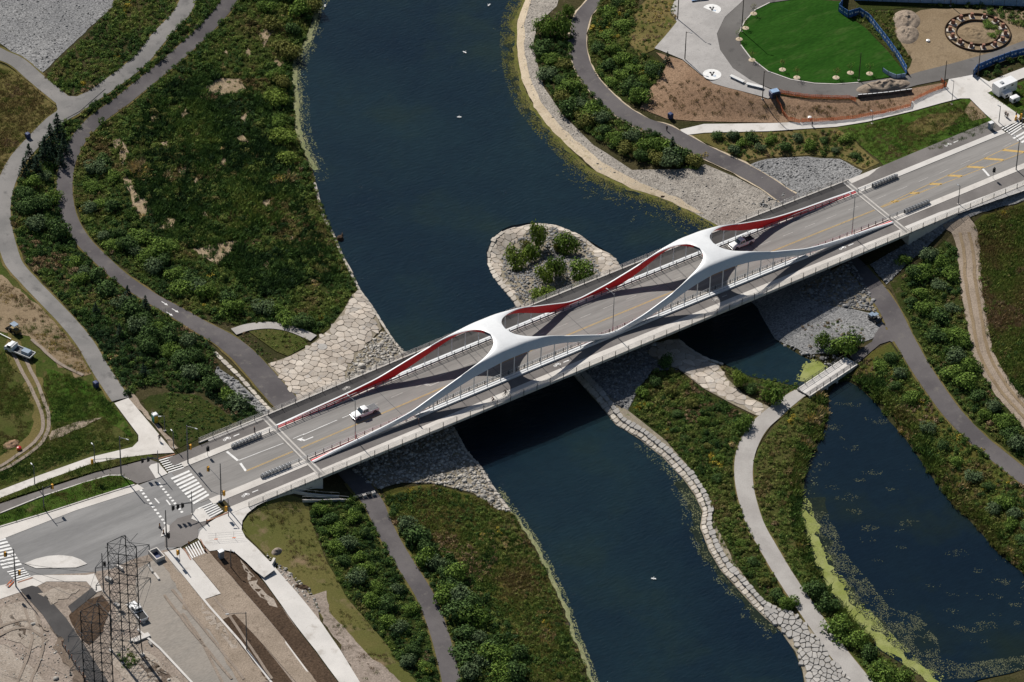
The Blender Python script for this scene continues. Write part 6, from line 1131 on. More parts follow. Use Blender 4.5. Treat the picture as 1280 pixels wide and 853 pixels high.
conifer(840, 192, 4.6, 'pointed conifer where the far path meets the concrete walk')
for x, y, lb in [(826, 96, 'small young tree on the mulch slope, upper one'), (834, 78, 'small young tree at the top of the mulch slope by the plaza edge')]: conifer(x, y, 3., lb)
for x, y in [(455, 404), (428, 300), (416, 298)]: pass
# goldenrod heads
for x, y, lb in [(104, 262, 'yellow goldenrod patch beside the upper left cycle path'), (147, 374, 'yellow goldenrod patch in the scrub between the left paths'), (263, 346, 'yellow goldenrod patch in the left meadow near the path'), (403, 397, 'yellow goldenrod patch at the edge of the flagstone terrace'), (1152, 503, 'yellow goldenrod patch on the bank between pond and path, upper one'), (1200, 548, 'yellow goldenrod patch beside the asphalt path above the pond'), (1226, 565, 'yellow goldenrod patch right beside the asphalt path, lower one'), (881, 196, 'yellow goldenrod clump at the end of the shrub band by the far path'), (682, 88, 'yellow goldenrod clump in the shrub band on the far bank'), (716, 134, 'yellow goldenrod clump lower in the shrub band on the far bank'), (803, 92, 'yellow goldenrod clump in the thicket by the mulch slope'), (512, 615, 'yellow goldenrod clump near the riprap below the bridge')]:
    p = at(x, y); V, F = dome_leaves(70, 1.3, 1.0, .9, .26, 4); o = link(bpy.data.objects.new('goldenrod', fastmesh('goldenrod', V, F, M['goldenrod'])), None, p); tag(o, lb, 'wildflowers')
# young trees with mulch rings round the lawn
def sapling(px, py, h, label):
    o = empty('sapling', at(px, py), RNG.uniform(0, 6), label, 'young tree'); b = MB(); b.tube([(0, 0, -.05), (.03, 0, h*.5), (0, .04, h*.95)], [.05, .04, .012], 6)
    for k in range(5):
        a = k*1.3; b.tube([(0, 0, h*(.4+.09*k)), (.35*math.cos(a), .35*math.sin(a), h*(.52+.09*k))], [.022, .008], 4)
    b.build('trunk', M['bark'], o); V, F = dome_leaves(110, 1.1, 1.1, h*.7, .2, 6, .3); V[:, 2] += h*.36; link(bpy.data.objects.new('crown', fastmesh('crown', V, F, random.choice([M['shrub_mid'], M['shrub_olive']]))), o)
    b = MB(); b.lathe([(.85, .1), (.8, .2), (.35, .3), (.12, .22)], 14); b.build('mulch_ring', M['sand'], o)
for x, y, lb in [(942, 18, 'sapling on the lawn edge nearest the upper white circle'), (932, 36, 'sapling on the left edge of the lawn, second from the top'), (924, 50, 'sapling at the leftmost point of the lawn by a tall pole'), (940, 76, 'sapling on the lower left edge of the lawn'), (978, 88, 'sapling on the lower lawn edge above the blue tank'), (996, 98, 'sapling on the lower lawn edge, middle one'), (1045, 98, 'sapling on the lower lawn edge left of the yellowing one'), (1063, 92, 'yellowing sapling on the lower lawn edge'), (1087, 93, 'sapling on the lawn edge closest to the soil mound')]: sapling(x, y, 3.2, lb)
# ------------------------------------------------------------------ helpers for things
def hdg(a, b):
    """heading in the world of the photo direction a -> b"""
    A, B = at(*a), at(*b); return math.atan2(B[1]-A[1], B[0]-A[0])
def part(b, name, m, par, smooth=False, bevel=0, loc=None, rz=None): return b.build(name, M[m] if isinstance(m, str) else m, par, loc, rz, smooth, bevel)
def wheel(par, x, y, r, w, name='wheel'):
    b = MB(); b.at((0, 0, 0), 0, PI/2); b.lathe([(r*.6, -w/2), (r*.93, -w/2), (r, -w*.32), (r, w*.32), (r*.93, w/2), (r*.6, w/2)], 16)
    t = part(b, name, 'black', par, True, loc=(x, y, r)); q = MB(); q.at((0, 0, 0), 0, PI/2); q.lathe([(r*.2, -w*.54), (r*.58, -w*.5), (r*.6, w*.5), (r*.2, w*.54)], 10); part(q, 'rim', 'chrome', t, True); return t
def pickup(px, py, rz, label, bed='cover', paint_='car_white', z=None):
    p = at(px, py) if z is None else atz(px, py, z); o = empty('pickup_truck', p, rz, label, 'pickup truck')
    b = MB(); L_ = 2.95; hw = .98
    b.prism([(-L_, .55), (-L_, 1.12), (-.62, 1.16), (-.55, 1.18), (1.15, 1.2), (1.3, 1.16), (2.75, 1.06), (2.92, .95), (2.95, .5), (2.4, .42), (-2.5, .42)], -hw, hw, [.02, .05, .04, .04, .05, .06, .12, .12, .06, .04, .04])
    part(b, 'body', paint_, o, True, .04)
    b = MB(); b.prism([(-.62, 1.15), (-.42, 1.86), (-.2, 1.92), (.55, 1.92), (.72, 1.86), (1.35, 1.17)], -.9, .9, [0, .16, .2, .2, .17, .02]); part(b, 'cab', paint_, o, True, .03)
    b = MB(); b.add([(.80, -.68, 1.80), (.80, .68, 1.80), (1.32, .84, 1.22), (1.32, -.84, 1.22)], [(0, 3, 2, 1)]); b.V = [(x+.03, y, z_+.03) for x, y, z_ in b.V]; part(b, 'windscreen', 'glass', o)
    b = MB(); b.add([(-.55, -.7, 1.28), (-.55, .7, 1.28), (-.44, .66, 1.78), (-.44, -.66, 1.78)], [(0, 1, 2, 3)]); b.V = [(x-.05, y, z_) for x, y, z_ in b.V]; part(b, 'rear_window', 'glass', o)
    for s in (-1, 1):
        for x0, x1, xa, xb in ((-.42, .28, -.36, .28), (.36, 1.12, .36, .68)):
            b = MB(); b.add([(x0, s*.905, 1.24), (x1, s*.905, 1.24), (xb, s*.775, 1.76), (xa, s*.775, 1.76)], [(0, 1, 2, 3)]); part(b, 'side_window', 'glass', o)
        b = MB(); b.box(.98, 1.14, s*1.0 if s > 0 else -1.2, 1.2 if s > 0 else -1.0, 1.18, 1.4); part(b, 'wing_mirror', paint_, o, bevel=.03)
        b = MB(); b.box(2.86, 2.975, s*.62-.22, s*.62+.22, .74, .92); part(b, 'headlight', 'chrome', o)
        b = MB(); b.box(-2.975, -2.9, s*.84-.1, s*.84+.1, .72, 1.06); part(b, 'tail_light', 'lamp_red', o)
        for x in (1.95, -1.9): wheel(o, x, s*.84, .40, .28)
        for x in (1.95, -1.9):
            b = MB(); b.add([(x+.52*math.cos(t), s*.965, .40+.52*math.sin(t)) for t in np.linspace(-.2, PI+.2, 9)], [tuple(range(9))])
            part(b, 'wheel_arch', 'black', o)
    for x, nm in ((2.98, 'front_bumper'), (-2.98, 'rear_bumper')): b = MB(); b.box(x-.08, x+.08, -.92, .92, .45, .66); part(b, nm, 'chrome', o, bevel=.03)
    b = MB(); b.box(2.9, 2.99, -.38, .38, .7, .95); part(b, 'grille', 'black', o)
    if bed == 'cover': b = MB(); b.box(-2.88, -.66, -.84, .84, 1.12, 1.19); part(b, 'bed_cover', 'car_grey', o, bevel=.02)
    else:
        b = MB(); b.box(-2.86, -.7, -.80, .80, 1.1, 1.165); part(b, 'bed_liner', 'black', o)
        if bed == 'rack':
            b = MB()
            for y in (-.8, .8): b.tube([(-2.8, y, 1.15), (-2.8, y, 1.55), (-.75, y, 1.75), (-.75, y, 1.15)], .035, 5)
            b.tube([(-.75, -.8, 1.75), (-.75, .8, 1.75)], .035, 5); part(b, 'bed_rack', 'dark_steel', o)
            b = MB(); b.box(-1.3, -.8, -.75, .75, 1.16, 1.5); part(b, 'tool_box', 'dark_steel', o, bevel=.03)
    return o
o = pickup(452, 521, PI, 'white crew cab pickup with grey bed cover on the bridge near its left end'); o.location = (-58.4, .15, float(zd(-58.4))+.03)
o = pickup(928, 306, PI, 'white pickup with an open dark bed in the far lane beside the right saddle', 'rack'); o.location = (42.3, 4.3, float(zd(42))+.03)
pickup(172, 768, hdg((182, 779), (166, 759)), 'white pickup with a dark open bed parked on the dusty street below the junction', 'open')
# flatbed lorry in the field
o = empty('flatbed_truck', at(24, 443), hdg((40, 449), (8, 436)), 'white cab flatbed truck carrying a grey box in the dusty field', 'truck')
b = MB(); b.prism([(1.5, .6), (1.5, 2.35), (1.75, 2.5), (2.65, 2.45), (3.05, 1.7), (3.6, 1.55), (3.75, 1.3), (3.75, .55)], -1.05, 1.05, [0, .05, .08, .1, .06, .12, .1, 0]); part(b, 'cab', 'car_white', o, True, .05)
b = MB(); b.add([(2.72, -.88, 2.36), (2.72, .88, 2.36), (3.05, .94, 1.76), (3.05, -.94, 1.76)], [(0, 3, 2, 1)]); b.V = [(x+.04, y, z_+.02) for x, y, z_ in b.V]; part(b, 'windscreen', 'glass', o)
for s in (-1, 1): b = MB(); b.add([(1.75, s*1.06, 1.65), (2.8, s*1.06, 1.65), (2.6, s*.99, 2.25), (1.8, s*.99, 2.25)], [(0, 1, 2, 3)]); part(b, 'side_window', 'glass', o)
b = MB(); b.box(-3.9, 1.4, -.45, .45, .6, .95); part(b, 'chassis', 'black', o); b = MB(); b.box(-4., 1.3, -1.2, 1.2, .98, 1.12); part(b, 'flatbed', 'dark_steel', o)
b = MB()
for y in (-1.2, 1.2): b.box(-4., 1.3, y-.05, y+.05, 1.12, 1.5)
b.box(-4.05, -3.95, -1.2, 1.2, 1.12, 1.5); part(b, 'side_board', 'car_white', o); b = MB(); b.box(1.2, 1.35, -1.2, 1.2, 1.12, 2.4); part(b, 'headboard', 'car_white', o)
b = MB(); b.box(-3.3, -1.2, -.75, .75, 1.12, 2.15); part(b, 'cargo_box', 'utility', o, bevel=.06)
for x in (2.9, -1.9, -2.95):
    for s in (-1, 1): wheel(o, x, s*.92, .48, .34)
o.scale = (.88, .9, .88)
# little roller / loader
o = empty('compact_loader', at(18, 415), hdg((25, 420), (12, 411)), 'small yellow and black loader with a pale roof in the dusty field', 'loader')
b = MB(); b.prism([(-1.4, .45), (-1.4, 1.15), (-.6, 1.25), (.9, 1.0), (1.1, .45)], -.6, .6); part(b, 'body', 'mustard', o, bevel=.06)
b = MB()
for x in (-.7, .6):
    for y in (-.5, .5): b.tube([(x, y, 1.1), (x*.9, y, 2.1)], .05, 5)
part(b, 'cab_frame', 'dark_steel', o); b = MB(); b.box(-.85, .7, -.65, .65, 2.08, 2.2); part(b, 'roof', 'utility', o, bevel=.04)
b = MB()
for y in (-.72, .72): b.tube([(-.9, y, 1.35), (.6, y, 1.3), (1.7, y, .5)], .08, 5)
part(b, 'lift_arm', 'dark_steel', o); b = MB(); b.prism([(1.5, .15), (1.55, .85), (2.1, .3), (2.1, .15)], -.85, .85); part(b, 'bucket', 'dark_steel', o)
for x in (.75, -.75):
    for s in (-1, 1): wheel(o, x, s*.75, .42, .3)
b = MB(); b.tube([at(-8, 415)+(0, 0, .4), at(14, 426)+(0, 0, .4)], .1, 6); tag(b.build('pipe', M['car_white']), 'long white pipe reaching the flatbed truck from the left edge', 'pipe')
# dark utility cart by the path under the bridge
o = empty('utility_cart', at(1093, 401), hdg((1087, 396), (1100, 405)), 'dark four wheeled utility cart parked on gravel beside the asphalt path', 'utility cart')
b = MB(); b.prism([(-1.5, .4), (-1.5, .95), (-.3, .95), (-.2, .6), (.6, .6), (.8, 1.0), (1.5, .85), (1.6, .4)], -.7, .7); part(b, 'body', 'dark_steel', o, bevel=.05); b = MB(); b.box(-1.45, -.3, -.62, .62, .95, 1.3); part(b, 'cargo_bed', 'utility', o, bevel=.04)
b = MB()
for x, xx in ((-.25, -.15), (.8, .5)):
    for y in (-.6, .6): b.tube([(x, y, .9), (xx, y, 1.85)], .035, 5)
part(b, 'roll_cage', 'black', o); b = MB(); b.box(-.25, .6, -.65, .65, 1.84, 1.92); part(b, 'roof', 'utility', o, bevel=.03); b = MB(); b.box(-.2, .3, -.6, .6, .6, 1.05); part(b, 'seat', 'black', o, bevel=.04)
for x in (1.05, -1.0):
    for s in (-1, 1): wheel(o, x, s*.68, .34, .26)
# white office trailer and two tow-behind machines
o = empty('office_trailer', at(1255, 116), hdg((1246, 120), (1265, 112)), 'big white box trailer parked on the grass near the right crosswalk', 'trailer')
b = MB(); b.box(-2.7, 2.7, -1.25, 1.25, .5, 3.1); part(b, 'body', 'car_white', o, bevel=.06)
for x in (-1.2, 1.2): b = MB(); b.box(x-.3, x+.3, -1.28, -1.24, 2.2, 2.6); part(b, 'window', 'glass', o)
b = MB(); b.box(-1.4, -.6, -.4, .4, 3.1, 3.3); part(b, 'roof_vent', 'galv', o, bevel=.03); b = MB(); b.tube([(-2.7, 0, .55), (-4., 0, .5)], .06, 6); part(b, 'tow_bar', 'dark_steel', o)
for x in (-.5, .5):
    for s in (-1, 1): wheel(o, x, s*1.1, .36, .24)
for x, y, lb in [(1258, 122, 'white tow behind generator directly in front of the box trailer'), (1268, 128, 'smaller white generator nearest the crosswalk, right of the other one')]:
    o = empty('generator', at(x, y), hdg((1252, 125), (1272, 117)), lb, 'generator'); b = MB(); b.prism([(-1.1, .45), (-1.1, 1.5), (-.8, 1.65), (.8, 1.65), (1.1, 1.4), (1.1, .45)], -.65, .65); part(b, 'casing', 'car_white', o, True, .06)
    b = MB(); b.box(-.9, -.2, -.67, -.64, .7, 1.3); part(b, 'grille', 'dark_steel', o); b = MB(); b.tube([(1.1, 0, .5), (2.0, 0, .45)], .05, 5); part(b, 'tow_bar', 'dark_steel', o)
    for s in (-1, 1): wheel(o, 0, s*.72, .32, .2)
# portable toilet
o = empty('portable_toilet', at(194, 528), hdg((194, 528), (205, 540)), 'portable toilet with teal and yellow walls and a white roof beside the concrete walk', 'portable toilet')
b = MB(); b.box(-.55, .55, -.55, .55, .1, 2.1); part(b, 'cabin', 'green_plastic', o, bevel=.04); b = MB(); b.box(-.585, .585, -.585, .585, 2.1, 2.32, .8, .8); part(b, 'roof', 'car_white', o, True, .05)
b = MB(); b.box(.55, .59, -.45, .45, .18, 2.0); part(b, 'door', 'yellow_plastic', o); b = MB(); b.box(-.45, .45, .55, .585, .18, 2.0); part(b, 'side_panel', 'yellow_plastic', o); b = MB(); b.box(-.62, .62, -.62, .62, 0, .1); part(b, 'base', 'black', o); b = MB(); b.tube([(-.4, -.4, 2.2), (-.4, -.4, 2.6)], .05, 6); part(b, 'vent_pipe', 'car_white', o)
# bins, cabinets
def bin_(x, y, lb): o = empty('litter_bin', at(x, y), hdg((x, y), (x+10, y+8)), lb, 'bin'); b = MB(); b.box(-.5, .5, -.45, .45, .05, 1.25, 1.08, 1.08); part(b, 'container', 'navy', o, bevel=.06); b = MB(); b.box(-.58, .58, -.52, .52, 1.25, 1.42, .8, .7); part(b, 'lid', 'navy', o, True, .05); b = MB(); b.box(-.3, .3, -.56, -.5, .95, 1.15); part(b, 'flap', 'black', o)
bin_(35, 173, 'navy waste bin beside the grey path fork at the left'); bin_(838, 148, 'navy waste bin where the far path meets the concrete walk'); bin_(120, 484, 'navy waste bin at the end of the grey path above the concrete walk')
def cabinet(x, y, lb, h=1.9): o = empty('utility_cabinet', at(x, y), hdg((x, y), (x+10, y-4)), lb, 'utility cabinet'); b = MB(); b.box(-.5, .5, -.4, .4, .1, h); part(b, 'housing', 'utility', o, bevel=.05); b = MB(); b.box(-.56, .56, -.46, .46, h, h+.12); part(b, 'top', 'car_white', o, bevel=.03); b = MB(); b.box(-.65, .65, -.55, .55, -.05, .1); part(b, 'plinth', 'concrete', o); b = MB(); b.box(-.42, .42, -.43, -.39, .25, h-.15); part(b, 'door', 'galv', o)
cabinet(1238, 162, 'blue grey utility cabinet on the grass by the right cycle track'); cabinet(276.5, 698, 'blue grey utility cabinet on the dark soil beside the walkway corner')
# navy machine by the orange fence
o = empty('machine', at(968, 122), hdg((960, 122), (976, 117)), 'dark blue skip shaped machine at the end of the white benches', 'machine'); b = MB(); b.prism([(-1.1, .3), (-1.2, 1.7), (-.8, 1.9), (.8, 1.9), (1.2, 1.5), (1.1, .3)], -.8, .8); part(b, 'body', 'navy', o, bevel=.07); b = MB(); b.box(-1., .9, -.7, .7, 1.9, 2.0); part(b, 'top', 'steelblue', o, bevel=.03)
b = MB(); b.box(-.9, .9, -.84, -.8, .5, 1.5); part(b, 'side_panel', 'black', o)
for s in (-1, 1): wheel(o, .2, s*.85, .35, .22)
# ------------------------------------------------------------------ poles
def pole(px, py, h, lb, arms=(), m='pole', r=.11, cat='lamp post', name='street_lamp', W=None, lean=None):
    """arms: (height, heading, reach, kind)"""
    p = at(px, py) if W is None else np.array(W, float); o = empty(name, p, 0, lb, cat)
    b = MB(); b.tube([(0, 0, -.2), (0, 0, h*.5), (0, 0, h)], [r, r*.85, r*.6], 8); part(b, 'pole', m, o, True); b = MB(); b.box(-.22, .22, -.22, .22, -.1, .18); part(b, 'base_plate', 'concrete', o)
    for hh, a, rc, kind in arms:
        d = np.array([math.cos(a), math.sin(a), 0]); t = np.array([0, 0, hh])+d*rc+(0, 0, .25 if rc > .8 else 0)
        if rc > .3: b = MB(); b.tube([(0, 0, hh-.1), d*rc*.4+(0, 0, hh+.15), t], [.06, .055, .045], 6); part(b, 'arm', m, o, True)
        if kind == 'lamp': b = MB(); b.at(t, a); b.box(-.15, .6, -.14, .14, -.06, .06, .8, .7); part(b, 'lamp_head', 'galv', o, bevel=.02)
        elif kind == 'ped': b = MB(); b.at(t, a); b.lathe([(.05, -.1), (.22, 0), (.25, .12), (.08, .2)], 10); part(b, 'lamp_head', 'galv', o)
        else:
            # a signal: three lenses in a housing, back plate seen from behind
            col = 'signal' if kind == 'signal' else 'black'
            b = MB(); b.at(t, a+PI/2); b.box(-.18, .18, -.16, .16, -1.05, .1); s_ = part(b, 'signal_head', col, o, bevel=.03)
            b = MB(); b.at(t, a+PI/2); b.box(-.29, .29, -.2, -.17, -1.15, .2); part(b, 'back_plate', col, o)
            for k in range(3): b = MB(); b.at(t+np.array([0, 0, -.12-.34*k]), a+PI/2); b.box(-.12, .12, .16, .34, -.12, .12); part(b, 'visor', 'black', o)
    return o
RT, UP = 0., PI/2
pole(235, 580, 10.2, 'tall signal pole with a lamp arm at the far corner of the left crosswalk', [(10., hdg((235, 578), (246, 582)), 2.0, 'lamp'), (4.8, hdg((235, 578), (240, 577)), .6, 'signal')], cat='signal pole', name='signal_pole', r=.15)
pole(276.5, 627, 10.1, 'tall signal pole with a long mast arm near the near rail end', [(5.6, hdg((276, 627), (260, 611)), 4.6, 'signal'), (3.0, hdg((276, 627), (283, 630)), .7, 'signal')], cat='signal pole', name='signal_pole', r=.15)
pole(151.5, 594, 10.2, 'tall signal pole with a long arm over the cycle track left of the crosswalk', [(9.9, hdg((151, 594), (160, 597)), 1.6, 'lamp'), (4.6, hdg((151, 594), (122, 597)), 5.8, 'signal')], cat='signal pole', name='signal_pole', r=.15)
pole(55, 637, 6.0, 'signal pole with a short arm over the cycle track near the left edge', [(5.2, hdg((55, 637), (66, 632)), 2.2, 'signal')], cat='signal pole', name='signal_pole', r=.13)
pole(20, 734, 10.1, 'tall signal pole beside the crosswalk at the left edge', [(8.0, hdg((20, 734), (9, 730)), 2.0, 'signal'), (4., hdg((20, 734), (24, 734)), .9, 'signal')], cat='signal pole', name='signal_pole', r=.16)
pole(198, 592, 6.1, 'thin signal pole on the traffic island with two dark signals over the cycle track', [(4.0, hdg((198, 592), (187, 592)), 2.0, 'dark'), (3.9, hdg((198, 592), (180, 593)), 3.2, 'dark')], cat='signal pole', name='signal_pole')
pole(240.2, 643, 6.1, 'thin signal pole on the near traffic island with three dark signals over the junction', [(3.2, hdg((240, 643), (228, 646)), 2.0, 'dark'), (3.2, hdg((240, 643), (224, 647)), 3.0, 'dark'), (3.1, hdg((240, 643), (219, 648)), 4.0, 'dark')], cat='signal pole', name='signal_pole')
pole(208.6, 686, 10.2, 'tall grey pole at the tip of the turning lane', [(4.2, hdg((208, 685), (214, 688)), .5, 'dark')], cat='signal pole', name='signal_pole', r=.16)
pole(285.7, 646, 4.7, 'short lamp post on the corner plaza near the tactile strip', [(4.6, hdg((285, 646), (282, 646)), .5, 'lamp'), (3.0, hdg((285, 646), (281, 649)), .6, 'signal')])
pole(259.6, 570.5, 2.8, 'short dark sign post on the kerb strip beside the stop line', [(2.4, 0, .1, 'dark')], cat='sign post', name='sign_post', r=.05)
pole(43.5, 606.5, 5.0, 'lamp post on the verge near the left edge above the cycle track', [(4.9, hdg((43, 606), (40, 602)), .8, 'lamp')]); pole(118.4, 578, 4.4, 'lamp post on the verge in the middle of the left sidewalk', [(4.3, hdg((118, 578), (115, 574)), .7, 'lamp')])
pole(206, 539, 4.0, 'lamp post in the weeds right of the portable toilet', [(3.9, hdg((206, 539), (202, 539)), .7, 'lamp')]); pole(217, 560, 4.3, 'lamp post in the weeds at the corner above the crosswalk', [(4.2, hdg((217, 560), (214, 556)), .5, 'lamp')])
pole(288.6, 710, 4.8, 'thin lamp post standing in the dark soil strip', [(4.7, hdg((288, 710), (292, 712)), .4, 'lamp')]); pole(308.5, 814, 10.2, 'tall lamp post with an arm to the left beside the unfinished street', [(10., hdg((308, 814), (290, 816)), 3.4, 'lamp')], r=.14); pole(129.6, 740, 10.2, 'tall grey pole with a dark box in front of the lattice tower', [(7.8, hdg((129, 740), (133, 740)), .5, 'dark')], cat='utility pole', name='utility_pole', r=.15); pole(225, 705, 4.2, 'thin post with an orange marker on the unfinished sidewalk', [(3.6, hdg((225, 705), (221, 706)), .4, 'signal')], cat='sign post', name='sign_post', r=.05)
for x, lb, a in ((-64.5, 'tall bridge lamp with a curved arm in front of the white pickup', 2.0), (.6, 'tall bridge lamp rising behind the dip of the near rib at mid bridge', 2.0), (65.1, 'tall bridge lamp near the right end of the near rib', 1.2)): pole(0, 0, 10.6, lb, [(10.3, UP+.15, a, 'lamp')], 'galv', .11, W=(x, -5.75, float(zd(x))))
pole(1197.7, 255.5, 5.0, 'lamp post with a flat head on the near strip right of the bridge', [(4.9, UP, .5, 'lamp')]); pole(1241, 224, 3.4, 'thin sign post on the near strip before the stop line', [(2.9, 0, .1, 'dark')], cat='sign post', name='sign_post', r=.04); pole(1270, 213, 8.4, 'tall pole on the near strip at the right edge', [(8.2, UP, 1.6, 'lamp')], r=.14)
pole(1248.4, 154, 4.7, 'pole at the corner where the far walk meets the right crosswalk', [(4.5, UP, .4, 'lamp')]); pole(1189.5, 131, 6.6, 'slim pole at the edge of the concrete walk above the grass triangle', [(6.4, UP, .5, 'lamp')], r=.08); pole(1090, 155, 3.4, 'short lamp post on the concrete walk beside the orange fence', [(3.3, UP, .4, 'lamp')], r=.07); pole(1277, 160, 5., 'signal pole at the right edge by the crosswalk', [(4., PI, .5, 'signal')], cat='signal pole', name='signal_pole')
for x, y, h, lb in [(1180, 110, 7.6, 'dark wooden pole at the corner of the orange fence'), (1222, 97, 8.2, 'dark wooden pole by the lower blue hoarding'), (847, 25, 12.5, 'tall brown pole at the upper left edge of the plaza'), (856, 75, 7.9, 'brown pole at the lower left edge of the plaza'), (927, 40, 11., 'tall brown pole on the left edge of the lawn'), (953, 124, 7.8, 'brown pole between the white benches and the navy machine'), (1073.4, 101, 7.8, 'slim dark pole on the lower edge of the lawn with a pale top'), (1188, 8, 6.5, 'dark pole in the fabric fence at the top right')]:
    o = pole(x, y, h, lb, [(h-.2, hdg((x, y), (x+8, y+2)), .9, 'lamp')] if x < 1000 else [], 'brown_pole', .13, 'pole', 'plaza_pole')
# lattice transmission towers
def tower(px, py, lb):
    o = empty('lattice_tower', at(px, py) if py < 853 else atz(px, py, 6.6), 0.02, lb, 'transmission tower'); wd_ = 2.1; H = 28.
    wd_ = 2.0; c = [(-wd_, -wd_), (wd_, -wd_), (wd_, wd_), (-wd_, wd_)]
    for x, y in c:
        b = MB(); b.tube([(x*1.12, y*1.12, 0), (x, y, 6), (x, y, H)], [.16, .15, .13], 4); part(b, 'leg', 'lattice', o); b = MB(); b.box(x*1.12-.4, x*1.12+.4, y*1.12-.4, y*1.12+.4, -.1, .5, .7, .7); part(b, 'footing', 'concrete', o)
    zs = np.linspace(.8, H, 12)
    for i in range(4):
        a, d = np.array(c[i]), np.array(c[(i+1) % 4])
        for k, (z0, z1) in enumerate(zip(zs[:-1], zs[1:])):
            b = MB(); b.tube([(*a, z0), (*d, z1)], .048, 4); b.tube([(*d, z0), (*a, z1)], .048, 4); b.tube([(*a, z1), (*d, z1)], .045, 4); p_ = part(b, 'bracing', 'lattice', o)
    for z in (16.5, 20.6, 25.):
        for s in (-1, 1):
            b = MB(); t = (s*6.1, 0, z+.1)
            for y in (-wd_, wd_): b.tube([(s*wd_, y, z), t], .06, 4); b.tube([(s*wd_, y, z+1.3), t], .045, 4)
            for q in (.35, .7): b.tube([lerp(np.array((s*wd_, -wd_, z)), np.array(t), q), lerp(np.array((s*wd_, wd_, z)), np.array(t), q)], .04, 4)
            a_ = part(b, 'cross_arm', 'lattice', o); b = MB(); b.at((s*6.0, 0, z-1.2)); b.lathe([(.05, 0), (.14, .15), (.07, .3), (.14, .45), (.07, .6), (.14, .75), (.05, 1.25)], 8); part(b, 'insulator', 'galv', a_)
    b = MB()
    for x, y in c: b.tube([(x, y, H), (0, 0, H+2.2)], .06, 4)
    for s in (-1, 1): b.tube([(s*wd_, 0, H), (s*3.6, 0, H+1.2)], .05, 4)
    part(b, 'peak', 'lattice', o); return o
T1 = tower(158.5, 817, 'tall lattice transmission tower behind, with its foot on weeds beside the white pickup'); T2 = tower(126, 903, 'nearer lattice transmission tower cut off by the bottom edge')
def wire(a, b, lb, sag=2.):
    a, b = np.array(a), np.array(b); P = [a+(b-a)*t-np.array((0, 0, 4*sag*t*(1-t))) for t in np.linspace(0, 1, 13)]; q = MB(); q.tube(P, .035, 4); tag(q.build('power_line', M['lattice']), lb, 'power line', 'power lines of the lattice towers')
t1, t2 = np.array(T1.location), np.array(T2.location)
for i, (z, s) in enumerate([(15.4, -1), (19.5, -1), (23.9, -1), (15.4, 1), (19.5, 1), (23.9, 1)]):
    side, lev = ('left' if s < 0 else 'right'), ('lowest', 'middle', 'top')[i % 3]
    wire(t1+(s*6, 0, z), t2+(s*6, 0, z), 'power line between the two towers on the %s %s arms' % (lev, side), .8)
    e = atz(-70, 664+i*9, 6.9+z); 
    if s < 0: wire(t1+(s*6, 0, z), e, 'power line from the %s left arm of the tall tower across the junction' % lev, 1.)
# ------------------------------------------------------------------ fences
def mesh_fence(pts, lb, h=1.2):
    P = dens(atl(pts), 2.6); o = empty('safety_fence', P[0], 0, lb, 'fence'); P = P-P[0]
    for p in P: b = MB(); b.tube([(0, 0, -.1), (RNG.normal(0, .06), RNG.normal(0, .06), h+.1)], .035, 5); part(b, 'post', 'wood', o, loc=p)
    b = MB(); D = dens(P, .5); sg = np.array([.12*abs(math.sin(i*.6)) for i in range(len(D))])
    for q in np.linspace(.08, 1., 7): b.ring(D+np.c_[RNG.normal(0, .03, (len(D), 2)), h*q-sg*q], .03, -.035, .035)
    for d_, s_ in zip(D, sg): b.box(d_[0]-.035, d_[0]+.035, d_[1]-.02, d_[1]+.02, d_[2]+.05, d_[2]+h-s_)
    part(b, 'netting', 'orange', o)
mesh_fence([(974, 117), (985, 119.5), (1012, 123.5), (1040, 124.5), (1062, 124.5), (1070, 128)], 'orange mesh fence along the lower edge of the ring path')
mesh_fence([(970, 125), (975, 134), (979, 144), (985, 151), (1000, 155)], 'orange mesh fence running down from the navy machine to the walk'); mesh_fence([(1001, 154), (1030, 153), (1065, 150), (1100, 144), (1138, 135), (1139, 128)], 'long orange mesh fence along the upper edge of the concrete walk'); mesh_fence([(1141, 128), (1163, 117), (1183, 109), (1176, 103)], 'orange mesh fence at the right end of the mulch slope')
def hoarding(pts, lb, m='blue', h=2.1, step=2.5, logo=True):
    P = dens(atl(pts), step); o = empty('hoarding', P[0], 0, lb, 'fence'); P = P-P[0]
    for a, c in zip(P[:-1], P[1:]):
        L_ = np.linalg.norm((c-a)[:2]); rz = math.atan2(c[1]-a[1], c[0]-a[0]); b = MB(); b.box(.03, L_-.03, -.04, .04, .08, h); p_ = part(b, 'panel', m, o, loc=a, rz=rz)
        if logo:
            for u in (.3, .7): b = MB(); w_ = RNG.uniform(.15, .3); b.box(L_*u-w_, L_*u+w_, -.055, -.042, h*.45, h*.45+RNG.uniform(.2, .5)); part(b, 'printed_mark', 'car_white', p_)
        b = MB(); b.box(-.05, .05, -.06, .06, 0, h+.12); part(b, 'post', 'dark_steel', o, loc=a)
hoarding([(1055, -8), (1053, 8), (1048, 15), (1060, 23), (1074, 19), (1086, 27), (1098, 42), (1112, 60), (1124, 77), (1133, 93)], 'bright blue hoarding along the right edge of the lawn')
hoarding([(1216, 97), (1221, 90), (1240, 82), (1262, 74), (1300, 64)], 'blue hoarding with pale print above the right shrubs'); hoarding([(1068, 1), (1120, 3), (1180, 5), (1240, 7), (1300, 9)], 'long pale blue fabric fence along the top right edge', 'steelblue', 2.3, 3.6, False)
hoarding([(1103, 90), (1110, 95), (1120, 99), (1132, 97)], 'short white and blue hoarding fallen open at the lawn corner', 'steelblue', 1.2, 2.2, False)
